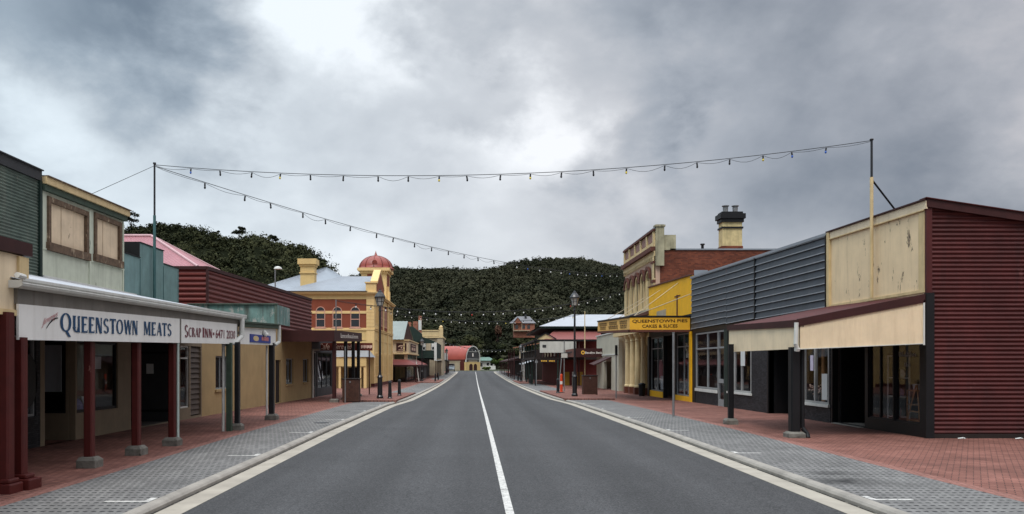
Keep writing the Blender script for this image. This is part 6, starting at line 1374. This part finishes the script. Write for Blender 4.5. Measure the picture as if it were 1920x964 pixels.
# ================================================================== street furniture
def street_lamp(x, y, ztop, label):
    z = GF(y) + .08
    r = thing("street_lamp", label, "street lamp", (x, y, z), group="heritage street lamps")
    h = ztop - z
    mb = MB(); mb.lathe((x, y, z), [(.20, 0), (.20, .12), (.15, .2), (.14, 1.2), (.17, 1.28), (.10, 1.4), (.075, 1.6), (.06, h - 1.35), (.09, h - 1.3), (.07, h - 1.22), (.05, h - 1.0)], 14); mb.build("post", M['blackgloss'], r)
    mb = MB(); mb.lathe((x, y, z + h - 1.0), [(.16, 0), (.27, .50)], 6); mb.build("lantern_glass", M['lampglass'], r)
    mb = MB()
    for k in range(6):
        a = math.pi / 3 * k; mb.tube((x + .165 * math.cos(a), y + .165 * math.sin(a), z + h - 1.0), (x + .28 * math.cos(a), y + .28 * math.sin(a), z + h - .5), .018, .018, 6)
    mb.lathe((x, y, z + h - 1.04), [(.05, 0), (.18, .02), (.18, .05)], 12); mb.lathe((x, y, z + h - .52), [(.33, 0), (.33, .05), (.24, .20), (.12, .34), (.13, .37), (.05, .42), (.03, .52)], 12); mb.lathe((x, y, z + h - .78), [(.22, 0), (.22, .03)], 6)
    mb.build("lantern_frame", M['blackgloss'], r); return r
street_lamp(-5.57, 47.6, 6.55, "near left black heritage street lamp standing beside the wooden bin enclosure")
street_lamp(6.52, 51.6, 6.85, "near right black heritage street lamp standing in front of the bank canopy")
street_lamp(-7.0, 108.5, 5.6, "black street lamp standing at the corner of the red veranda roof, far left")
street_lamp(-5.4, 160, 5.2, "distant left black street lamp in front of the red barrel roof")
street_lamp(6.2, 104.5, 4.7, "distant right black street lamp standing before the dark balcony posts")
def bollard(x, y, label, h=1.08):
    z = GF(y) + .07
    mb = MB(); mb.lathe((x, y, z), [(.15, 0), (.15, .05), (.115, .10), (.09, h - .16), (.11, h - .13), (.11, h - .09), (.075, h - .06), (.09, h - .02), (.05, h)], 14)
    mb.build("bollard", M['blackgloss'], None, label=label, cat="bollard", group="black bollards along the kerb")
bollard(-4.98, 47.6, "black bollard nearest the left street lamp")
bollard(-4.92, 53.0, "second black bollard on the left kerb, just beyond the one by the lamp")
bollard(-5.0, 104.5, "black bollard in front of the corner hotel veranda on the left")
bollard(-4.95, 112, "black bollard farther along past the corner hotel on the left")
bollard(6.22, 59, "black bollard beside the orange post on the right")
bollard(6.4, 90, "black bollard next to the grey signpost before the balcony hotel")
bollard(6.0, 108, "distant black bollard on the right kerb beyond the dark street lamp")
# wooden bin enclosures
def bin_box(x0, x1, y0, y1, label, h=1.30):
    z = GF(y0) + .0; r = thing("litter_bin", label, "litter bin", ((x0 + x1) / 2, (y0 + y1) / 2, z), group="wooden slatted litter bins")
    mb = MB(); n = 11
    for i in range(n):
        a = x0 + (x1 - x0) * i / n; mb.box(a + .006, a + (x1 - x0) / n - .006, y0, y0 + .03, z + .05, z + h - .06); mb.box(a + .006, a + (x1 - x0) / n - .006, y1 - .03, y1, z + .05, z + h - .06)
    for i in range(n):
        a = y0 + .03 + (y1 - y0 - .06) * i / n; d_ = (y1 - y0 - .06) / n; mb.box(x0, x0 + .03, a + .006, a + d_ - .006, z + .05, z + h - .06); mb.box(x1 - .03, x1, a + .006, a + d_ - .006, z + .05, z + h - .06)
    mb.build("slats", M['woodslat'], r)
    mb = MB(); mb.box(x0 + .04, x1 - .04, y0 + .04, y1 - .04, z, z + h - .1); mb.build("liner", M['black'], r)
    mb = MB(); mb.box(x0 - .03, x1 + .03, y0 - .03, y1 + .03, z + h - .058, z + h); mb.build("lid", M['darkwood'], r, bevel=.01)
    mb = MB(); mb.box((x0 + x1) / 2 - .06, (x0 + x1) / 2 + .02, y0 - .02, y0 - .001, z + h - .25, z + h - .15); mb.build("lock_plate", M['steel'], r)
bin_box(-7.22, -6.30, 43.9, 44.6, "wooden slatted litter bin on the left footpath by the cafe posts", 1.32)
bin_box(7.62, 8.62, 55.6, 56.4, "wooden slatted litter bin on the right footpath near the bank canopy", 1.42)
def signpost(x, y, ztop, label, m='steel', r_=.035, tilt=(0, 0), plate=None, cap=True):
    z = GF(y); r = thing("signpost", label, "signpost", (x, y, z), group="thin street signposts")
    mb = MB(); mb.tube((x, y, z), (x + tilt[0], y + tilt[1], ztop), r_, r_, 10)
    if cap: mb.tube((x + tilt[0], y + tilt[1], ztop), (x + tilt[0], y + tilt[1], ztop + .03), r_ * 1.25, r_ * 1.25, 10)
    mb.build("post", M[m], r)
    if plate:
        w_, h_, zc_, pm = plate; q = MB(); q.box(x + tilt[0] * .9 - w_ / 2, x + tilt[0] * .9 + w_ / 2, y - r_ - .02, y - r_, zc_ - h_ / 2, zc_ + h_ / 2); q.build("plate", M[pm], r, bevel=.004)
        q = MB(); q.box(x - r_ - .02, x + r_ + .02, y - r_ - .001, y + r_ + .01, zc_ - .02, zc_ + .02); q.build("clamp", M['steel'], r)
    return r
signpost(7.72, 30.9, 3.28, "bare grey steel signpost standing in front of the bakery windows", r_=.045)
signpost(8.98, 50.4, 3.25, "grey signpost with a narrow dark plate before the cream columns", plate=(.16, .62, 2.95, 'black'), r_=.04)
signpost(-6.95, 43.3, 3.0, "thin grey signpost standing against the left wooden bin", m='steel', r_=.03)
signpost(-7.3, 56, 3.0, "thin dark signpost between the cafe veranda and the left street lamp", m='dkred', r_=.045)
signpost(7.25, 64, 3.9, "thin grey signpost before the bank canopy on the right", r_=.04, plate=(.5, .35, 2.75, 'whitewall'))
signpost(8.1, 76, 2.6, "leaning grey signpost beyond the orange post on the right", r_=.05, tilt=(.25, 0))
signpost(6.75, 86, 2.55, "tall grey signpost before the dark timber balcony", r_=.05, plate=(.3, .25, 2.3, 'steel'))
signpost(-7.1, 104, 2.45, "leaning pale signpost before the corner hotel veranda", m='white_trim', r_=.06, tilt=(-.35, 0))
r = thing("orange_post", "orange flexible warning post with a white reflective band on the right kerb", "warning post", (6.58, 60, GF(60) + .08))
z = GF(60) + .09
mb = MB(); mb.lathe((6.58, 60, z), [(.12, 0.05), (.10, .1), (.095, .62)], 14); mb.lathe((6.58, 60, z), [(.095, .85), (.085, 1.32), (.05, 1.4)], 14); mb.build("tube", M['orange'], r)
mb = MB(); mb.lathe((6.58, 60, z), [(.098, .621), (.096, .849)], 14); mb.build("reflective_band", M['letterwhite'], r)
mb = MB(); mb.lathe((6.58, 60, z), [(.26, 0), (.26, .03), (.13, .06)], 14); mb.build("base", M['black'], r)
mb = MB(); zc = GF(27.3) + .003; mb.lathe((X(603, 27.3), 27.3, zc), [(.26, 0), (.26, .006), (.20, .008), (.19, .004)], 20); mb.build("drain_cover", M['blackgloss'], None, label="round black service cover set in the left grey paving", cat="service cover")
rn = random.Random(21)
for x_, y_, lab in ((12.9, 21.3, "pale scrap of litter at the foot of the corrugated wall, nearest its corner"), (14.4, 21.25, "pale flattened litter against the corrugated wall near the right edge")):
    z_ = GF(21) + .004; mb = MB(); mb.add([(x_, y_, z_), (x_ + .16, y_ + .03, z_ + .01), (x_ + .2, y_ + .1, z_ + .03), (x_ + .04, y_ + .09, z_ + .012)], [(0, 1, 2, 3)]); mb.add([(x_ + .17, y_ + .02, z_ + .004), (x_ + .3, y_ + .04, z_ + .012), (x_ + .27, y_ + .1, z_ + .002), (x_ + .2, y_ + .1, z_ + .03)], [(0, 1, 2, 3)]); mb.build("litter_scrap", M['paper'], None, label=lab, cat="litter")
# street light on an arm above the left roofs, small pole on the dark red veranda
r = thing("road_lamp", "pale arm mounted road lamp above the left corrugated roof", "street lamp", (-15.5, 66, 0))
mb = MB(); mb.tube((X(516, 66), 66, -.4), (X(516, 66), 66, Z(500, 66)), .06, .05); mb.tube((X(516, 66), 66, Z(500, 66)), (X(520, 66), 65.6, Z(501, 66)), .04, .04); mb.build("pole", M['steel'], r)
mb = MB(); mb.lathe((X(524, 66), 65.5, Z(506, 66)), [(.10, -.03), (.34, .0), (.30, .12), (.12, .22)], 12); mb.build("lamp_head", M['white_trim'], r)
V3X, V3Y, V3Z = -7.62, 44.3, 5.65
r = thing("veranda_pole", "short thin grey pole standing on the near corner of the dark red veranda", "pole", (V3X, V3Y, 3.9))
mb = MB(); mb.tube((V3X, V3Y, 3.9), (V3X, V3Y, V3Z), .035, .03, 8); mb.build("shaft", M['steel'], r)

# ================================================================== string lights
def festoon(label, a, b, sag, nb, mats, r_=.012, scale=1.0, loose=True, t0=.03, seed=1):
    a, b = Vector(a), Vector(b); rn = random.Random(seed)
    root = thing("string_lights", label, "string lights", tuple(a), group="string lights crossing the street")
    def pt(t): p = a.lerp(b, t); p.z -= sag * 4 * t * (1 - t); return p
    n = 60; mb = MB(); mb.wire([pt(i / n) for i in range(n + 1)], r_); mb.build("carrier_cable", M['wire'], root)
    ts = [t0 + (1 - 2 * t0) * (i + .5 + rn.uniform(-.12, .12)) / nb for i in range(nb)]
    pts = []; prev = 0.0
    for i, t in enumerate(ts + [1.0]):
        mid = (prev + t) / 2; dip = (rn.choice([.03, .05, .09, .16]) if loose else .03) * scale
        for k in range(1, 7):
            q = prev + (t - prev) * k / 6; p = pt(q); p.z -= dip * math.sin(math.pi * k / 6) + .025; pts.append(p)
        prev = t
    mb = MB(); mb.wire([a] + pts, r_ * .6); mb.build("flex", M['wire'], root)
    for i, t in enumerate(ts):
        p = pt(t); p.z -= .03; tx = rn.uniform(-.04, .04) * scale; s_ = scale
        q = MB(); q.tube(p, p + Vector((tx * .6, 0, -.10 * s_)), .026 * s_, .030 * s_, 8, 0)
        e = p + Vector((tx * .6, 0, -.10 * s_)); q.lathe(tuple(e), [(.018 * s_, 0), (.034 * s_, -.03 * s_), (.036 * s_, -.055 * s_), (.022 * s_, -.085 * s_), (.004, -.095 * s_)][::-1], 10, 1)
        q.build("bulb", [M['wire'], M[mats[i % len(mats)]]], root)
    return root
festoon("nearest string of small coloured bulbs spanning the whole street between the two tall poles", (PLX, PLY, PLZ - .02), (PRX, PRY, PRZ - .02), .66, 21,
        ['bulbb', 'wire', 'wire', 'bulby', 'wire', 'wire', 'wire', 'wire', 'bulby', 'wire', 'wire', 'bulby', 'wire', 'wire', 'bulby', 'wire', 'wire', 'wire', 'bulby', 'bulbb', 'bulbb'], r_=.010, scale=.88, t0=.035, seed=4)
festoon("string of bulbs running diagonally from the left tall pole down to the ornate hotel", (PLX, PLY, PLZ - .06), (12.5, 65.5, 9.45), .95, 27, ['wire'] * 15 + ['bulbw', 'bulbb', 'bulbw', 'bulbw'] * 3, r_=.011, scale=1.05, seed=8)
festoon("string of pale bulbs from the veranda pole across to the ornate hotel front", (V3X, V3Y, V3Z - .05), (12.5, 64.5, 8.1), 1.15, 26, ['bulbw'] * 9 + ['bulbr'], r_=.014, scale=1.15, loose=False, seed=12)
festoon("lower string of pale bulbs hanging between the civic building and the flagpole", (-10.2, 88, 8.0), (11.1, 80.2, 7.1), 1.0, 24, ['bulbw'] * 7 + ['bulby'], r_=.016, scale=1.3, loose=False, seed=15)
festoon("distant low string of bulbs near the end of the street", (-5.9, 152, 6.4), (6.1, 140, 4.6), .7, 16, ['bulbw'], r_=.022, scale=1.6, loose=False, seed=16)

# ================================================================== hills and forest
def hill_terrain(name, ridge, d0, d1, zbase, seed, px0, px1, power=1.0, dback=180):
    xs = [p[0] for p in ridge]; ysr = [p[1] for p in ridge]
    nx, ny = 110, 44
    rn = np.random.RandomState(seed); ph = rn.rand(6) * 6.28
    def height(px, t, d):
        ry = np.interp(px, xs, ysr); top = 2.1 + (682 - ry) / 1500 * d1
        w_ = (.13 * np.sin(px * .017 + ph[0] + t * 4) + .08 * np.sin(px * .041 + ph[1] - t * 6)) * np.sin(np.pi * min(max(t, 0), 1))
        if t <= 1: return zbase + (top - zbase) * (max(t, 0) ** power * (1 + w_))
        return top - (t - 1) * 60
    P = [];
    for j in range(ny + 1):
        t = j / (ny - 6); d = d0 + (d1 - d0) * t
        for i in range(nx + 1):
            px = px0 + (px1 - px0) * i / nx; P.append((X(px, d), d, float(height(px, t, d))))
    F = [(j * (nx + 1) + i, j * (nx + 1) + i + 1, (j + 1) * (nx + 1) + i + 1, (j + 1) * (nx + 1) + i) for j in range(ny) for i in range(nx)]
    mb = MB(); mb.v = P; mb.f = F; mb.m = [0] * len(F)
    o = mb.build(name, mat('hill_soil', (.012, .014, .008), 1.0, .4, .08, spec=0.0), kind='structure')
    return height
def leaf_mat(name, base, light):
    m = bpy.data.materials.new(name); m.use_nodes = True; t = m.node_tree; N = t.nodes; K = t.links.new
    b = N['Principled BSDF']; b.inputs['Roughness'].default_value = .7; b.inputs['Specular IOR Level'].default_value = .02
    at = N.new('ShaderNodeAttribute'); at.attribute_name = "leaf"
    mx = N.new('ShaderNodeMixRGB'); mx.inputs[1].default_value = (*base, 1); mx.inputs[2].default_value = (*light, 1)
    K(at.outputs['Fac'], mx.inputs[0]); K(mx.outputs[0], b.inputs['Base Color'])
    return m
def crowns_mesh(name, C, n_leaf, leaf, m, seed, **kw):
    """C: list of (x, y, z, rx, rz, tone). Each crown is n_leaf small leaf faces spread through a lumpy volume"""
    rn = np.random.RandomState(seed); V = []; T = []; NR = []
    for (x, y, z, rx, rz, tone) in C:
        nl = 5
        lob = rn.normal(size=(nl, 3)); lob /= np.linalg.norm(lob, axis=1)[:, None]; lob[:, 2] = np.abs(lob[:, 2]) * .9 - .15; lob *= .55
        lr = rn.uniform(.42, .62, nl); which = rn.randint(0, nl, n_leaf)
        p = rn.normal(size=(n_leaf, 3)); p /= np.linalg.norm(p, axis=1)[:, None]; p *= (rn.rand(n_leaf, 1) ** .25)
        p = lob[which] + p * lr[which][:, None]
        q = p * np.array([rx, rx, rz]) + np.array([x, y, z])
        a = rn.normal(size=(n_leaf, 3)); a /= np.linalg.norm(a, axis=1)[:, None]; b = np.cross(a, rn.normal(size=(n_leaf, 3))); b /= np.linalg.norm(b, axis=1)[:, None]
        s = leaf * rn.uniform(.6, 1.3, (n_leaf, 1))
        nn = p * .9 + rn.normal(0, .30, (n_leaf, 3)) + np.array([0, 0, .15]); nn /= np.linalg.norm(nn, axis=1)[:, None]
        a = np.cross(nn, a); a /= np.linalg.norm(a, axis=1)[:, None]; b = np.cross(nn, a)
        V.append(np.stack([q - a * s, q - b * s * .7, q + a * s, q + b * s * .7], 1).reshape(-1, 3))
        NR.append(np.repeat(nn, 4, axis=0))
        T.append(np.repeat(np.clip(tone + (lr[which] - .52) * .9 + rn.normal(0, .08, n_leaf), 0, 1), 4))
    V = np.concatenate(V); T = np.concatenate(T); n = len(V) // 4
    me = bpy.data.meshes.new(name); me.vertices.add(len(V)); me.vertices.foreach_set("co", V.astype(np.float32).ravel())
    me.loops.add(n * 4); me.loops.foreach_set("vertex_index", np.arange(n * 4, dtype=np.int32)); me.polygons.add(n)
    me.polygons.foreach_set("loop_start", np.arange(0, n * 4, 4, dtype=np.int32)); me.polygons.foreach_set("loop_total", np.full(n, 4, dtype=np.int32))
    me.update(calc_edges=True)
    me.normals_split_custom_set_from_vertices(np.concatenate(NR).astype(np.float32).tolist()); at = me.attributes.new("leaf", 'FLOAT', 'POINT'); at.data.foreach_set("value", T.astype(np.float32)); me.materials.append(m)
    o = bpy.data.objects.new(name, me); COL.objects.link(o)
    for k, v in kw.items(): o[k] = v
    return o
LEAF = leaf_mat("bush_leaf", (.010, .014, .007), (.064, .066, .031))
LEAF2 = leaf_mat("bush_leaf_far", (.014, .017, .010), (.058, .058, .035))
LEAFD = leaf_mat("conifer_leaf", (.010, .012, .008), (.030, .034, .018))
LEAFR = leaf_mat("reddish_leaf", (.05, .03, .02), (.22, .11, .075))
LEAFG = leaf_mat("garden_leaf", (.02, .035, .010), (.10, .13, .035))
RA = [(-400, 480), (0, 460), (200, 440), (232, 437), (247, 431), (290, 423), (330, 424), (345, 428), (375, 438), (400, 445), (430, 455), (450, 450), (480, 448), (510, 462), (530, 467), (555, 463), (580, 471), (600, 484), (625, 512), (645, 532), (670, 560), (700, 640), (730, 682), (900, 682)]
RB = [(300, 540), (600, 530), (660, 524), (690, 512), (735, 504), (770, 512), (790, 513), (830, 509), (900, 512), (935, 506), (960, 496), (1000, 490), (1040, 488), (1080, 490), (1110, 494), (1168, 506), (1260, 518), (1500, 508), (2200, 520)]
hA = hill_terrain("hill", RA, 200, 430, 0.0, 1, -300, 760, power=1.05)
hB = hill_terrain("hill", RB, 290, 760, 0.0, 2, 420, 1900, power=1.05)
def scatter(h, d0, d1, px0, px1, step0, step1, seed, rmul, skip=None):
    rn = np.random.RandomState(seed); out = []; d = d0
    while d < d1 * 1.03:
        t = (d - d0) / (d1 - d0); st = step0 + (step1 - step0) * t
        px = px0 + rn.rand() * 5
        while px < px1:
            dd = d + rn.uniform(-.5, .5) * st; tt = (dd - d0) / (d1 - d0); p_ = px + rn.uniform(-.4, .4) * st / dd * 1500
            if not (skip and skip(p_, dd)):
                z = float(h(p_, tt, dd)); rr = rmul * (st * rn.uniform(.50, .95)); x = X(p_, dd)
                if rn.rand() < .10: rr *= rn.uniform(1.3, 1.9)
                patch = .5 + .5 * math.sin(x * .035 + 1.3 * math.sin(dd * .02)) * math.sin(dd * .03 + x * .012)
                tone = float(np.clip(rn.normal(.16 + .42 * patch, .13), .02, .95)); tone = min(1, tone + .35) if rn.rand() < .05 else tone
                out.append((x, dd, z + rr * .25, rr, rr * rn.uniform(.7, 1.05), tone))
            px += st / dd * 1500 * rn.uniform(.75, 1.2)
        d += st * .85
    return out
CA = scatter(hA, 205, 430, -150, 735, 4.8, 5.4, 3, .80)
house_px = lambda p, d: (962 < p < 1012 and 341 < d < 358)
CB = scatter(hB, 296, 760, 560, 1330, 5.0, 6.2, 5, .80, skip=house_px)
for nm, C_, m_, lab in (("left_wood", CA, LEAF, "dark evergreen bush covering the near left hill"), ("far_wood", CB, LEAF2, "dark evergreen bush covering the far hill across the end of the street")):
    crowns_mesh("forest", C_, 90, .55 if nm == "left_wood" else .78, m_, 11, kind="stuff", label=lab, category="forest")
print("crowns", len(CA), len(CB))
def tree(name, label, x, y, z0, H, rx, n, leaf, m, seed, cat="tree", conifer=False, group=None, trunk_h=None, gaps=5):
    r = thing(name, label, cat, (x, y, z0), group)
    th = trunk_h or H * .55; rn = random.Random(seed)
    mb = MB(); mb.tube((x, y, z0 - 1), (x + .1, y, z0 + th), H * .028, H * .014, 8)
    C_ = []
    if conifer:
        for k in range(14):
            t = k / 14; rr = rx * (1 - t) ** .8 + .3
            for j in range(4):
                a = rn.uniform(0, 6.28); C_.append((x + rr * .5 * math.cos(a), y + rr * .5 * math.sin(a), z0 + H * (.08 + .9 * t), rr * .62, H * .075, rn.uniform(.05, .5)))
    else:
        for k in range(gaps):
            a = 6.28 * k / gaps + rn.uniform(-.4, .4); rr = rx * rn.uniform(.35, .75); zz_ = z0 + H * rn.uniform(.55, .88)
            p = Vector((x + rr * math.cos(a), y + rr * math.sin(a), zz_)); mb.tube((x + .05, y, z0 + th * rn.uniform(.5, .95)), p, H * .012, H * .005, 6)
            C_.append((p.x, p.y, p.z, rx * rn.uniform(.35, .5), max(H * rn.uniform(.10, .17), rx * .3), rn.uniform(.1, .6)))
    mb.build("trunk", M['darkwood'], r)
    c_ = crowns_mesh("crown", [(a - x, b - y, c - z0, d, e, f) for a, b, c, d, e, f in C_], n, leaf, m, seed); c_.parent = r
    return r
def on_hill(h, px, d, d0, d1): return float(h(px, (d - d0) / (d1 - d0), d))
for i, (px, d, H, rx, lab) in enumerate(((246, 426, 12, 4.2, "spindly gum tree on the left ridge just right of the pale green shop"), (448, 428, 9, 4.5, "round topped tree breaking the left ridge skyline above the red corrugated wall"),
                                         (512, 428, 8, 3.2, "thin open tree on the left ridge beyond the round topped one"), (402, 428, 5, 2.6, "small low tree on the left ridge above the pink roof"))):
    tree("gum_tree", lab, X(px, d), d, on_hill(hA, px, d, 200, 430) - 1, H, rx, 110, .42, LEAFD, 20 + i, group="trees breaking the ridge skyline", gaps=8)
dC = 300
tree("conifer_tree", "large very dark conical conifer standing behind the end of the street", X(920, dC), dC, 0.2, 19.5, 3.6, 420, .5, LEAFD, 31, conifer=True)
tree("reddish_tree", "tall thin reddish leaved tree below the brick villa", X(933, 330), 330, 3.5, 17, 2.0, 120, .5, LEAFR, 32, gaps=7)
tree("garden_tree", "bushy green tree beside the white house at the end of the street", X(932, 246), 246, 0, 3.8, 2.3, 260, .22, LEAFG, 33, gaps=9, trunk_h=1.2)
tree("garden_tree", "low green shrub left of the bushy tree, in front of the white house", X(912, 262), 262, -.4, 1.3, 1.6, 200, .18, LEAFG, 34, gaps=8, trunk_h=.8)
for i, (px, d, H, rx, lab) in enumerate(((845, 275, 11, 4.5, "broad tree standing behind the red barrel roof on its left"), (885, 285, 13, 5, "broad tree standing directly behind the red barrel roof"), (955, 280, 10, 4.5, "broad dark tree right of the conifer"), (985, 290, 12, 5, "broad dark tree below the brick villa"), (800, 240, 15, 5.5, "broad tree rising behind the tall cream parapet"), (770, 235, 15, 5.5, "broad tree rising behind the grey hotel roof"))):
    tree("broad_tree", lab, X(px, d), d, 0, H, rx, 330, .38, LEAF, 40 + i, group="trees behind the end of the street", gaps=9)
# brick villa on the hill
hx, hy = X(980, 346), 346; hz = 16.4
r = thing("brick_villa", "red brick villa with a steep grey hipped roof high on the wooded hill", "house", (hx, hy, hz))
mb = MB(); mb.box(hx - 3.8, hx + 5.2, hy, hy + 8, hz - 3, hz + 3.3); mb.build("wall", M['hillbrick'], r)
mb = MB(); a = .5
mb.quad((hx - 5.8, hy - .5, hz + 3.2), (hx + 5.8, hy - .5, hz + 3.2), (hx + 3.2, hy + 4, hz + 6.4), (hx - 2.2, hy + 4, hz + 6.4)); mb.add([(hx + 5.8, hy - .5, hz + 3.2), (hx + 5.8, hy + 8.5, hz + 3.2), (hx + 3.2, hy + 4, hz + 6.4)], [(0, 1, 2)]); mb.add([(hx - 5.8, hy - .5, hz + 3.2), (hx - 2.2, hy + 4, hz + 6.4), (hx - 5.8, hy + 8.5, hz + 3.2)], [(0, 1, 2)]); mb.build("roof", mat('slate_roof', (.15, .15, .16), .6), r)
mb = MB(); mb.add([(hx - 4, hy - 1.2, hz + 3.2), (hx - .4, hy - 1.2, hz + 3.2), (hx - 2.2, hy - 1.2, hz + 5.6)], [(0, 1, 2)]); mb.build("gable", M['hillbrick'], r)
mb = MB(); mb.quad((hx - 4.4, hy - 1.4, hz + 3.0), (hx - 2.2, hy - 1.4, hz + 5.8), (hx - 2.2, hy + 3, hz + 5.9), (hx - 4.4, hy + 3, hz + 3.0)); mb.quad((hx - .0, hy - 1.4, hz + 3.0), (hx - 2.2, hy - 1.4, hz + 5.8), (hx - 2.2, hy + 3, hz + 5.9), (hx, hy + 3, hz + 3.0)); mb.build("gable_roof", _mats['slate_roof'], r)
mb = MB(); mb.box(hx + 1.0, hx + 1.9, hy + 2.4, hy + 3.2, hz + 5, hz + 7.2); mb.build("chimney", M['darkgrey'], r)
for x in (-3.2, -.2, 2.0): q = MB(); q.box(hx + x, hx + x + 1.2, hy - .08, hy, hz + .8, hz + 2.4); q.build("window", M['glass_dark'], r)
mb = MB(); mb.box(hx - 4.2, hx + 3.0, hy - 1.4, hy - .1, hz - .2, hz + .1); mb.box(hx - 4.2, hx - 4.0, hy - 1.4, hy - 1.2, hz, hz + 3); mb.box(hx - .5, hx - .3, hy - 1.4, hy - 1.2, hz, hz + 3); mb.build("porch", M['tanwall'], r)
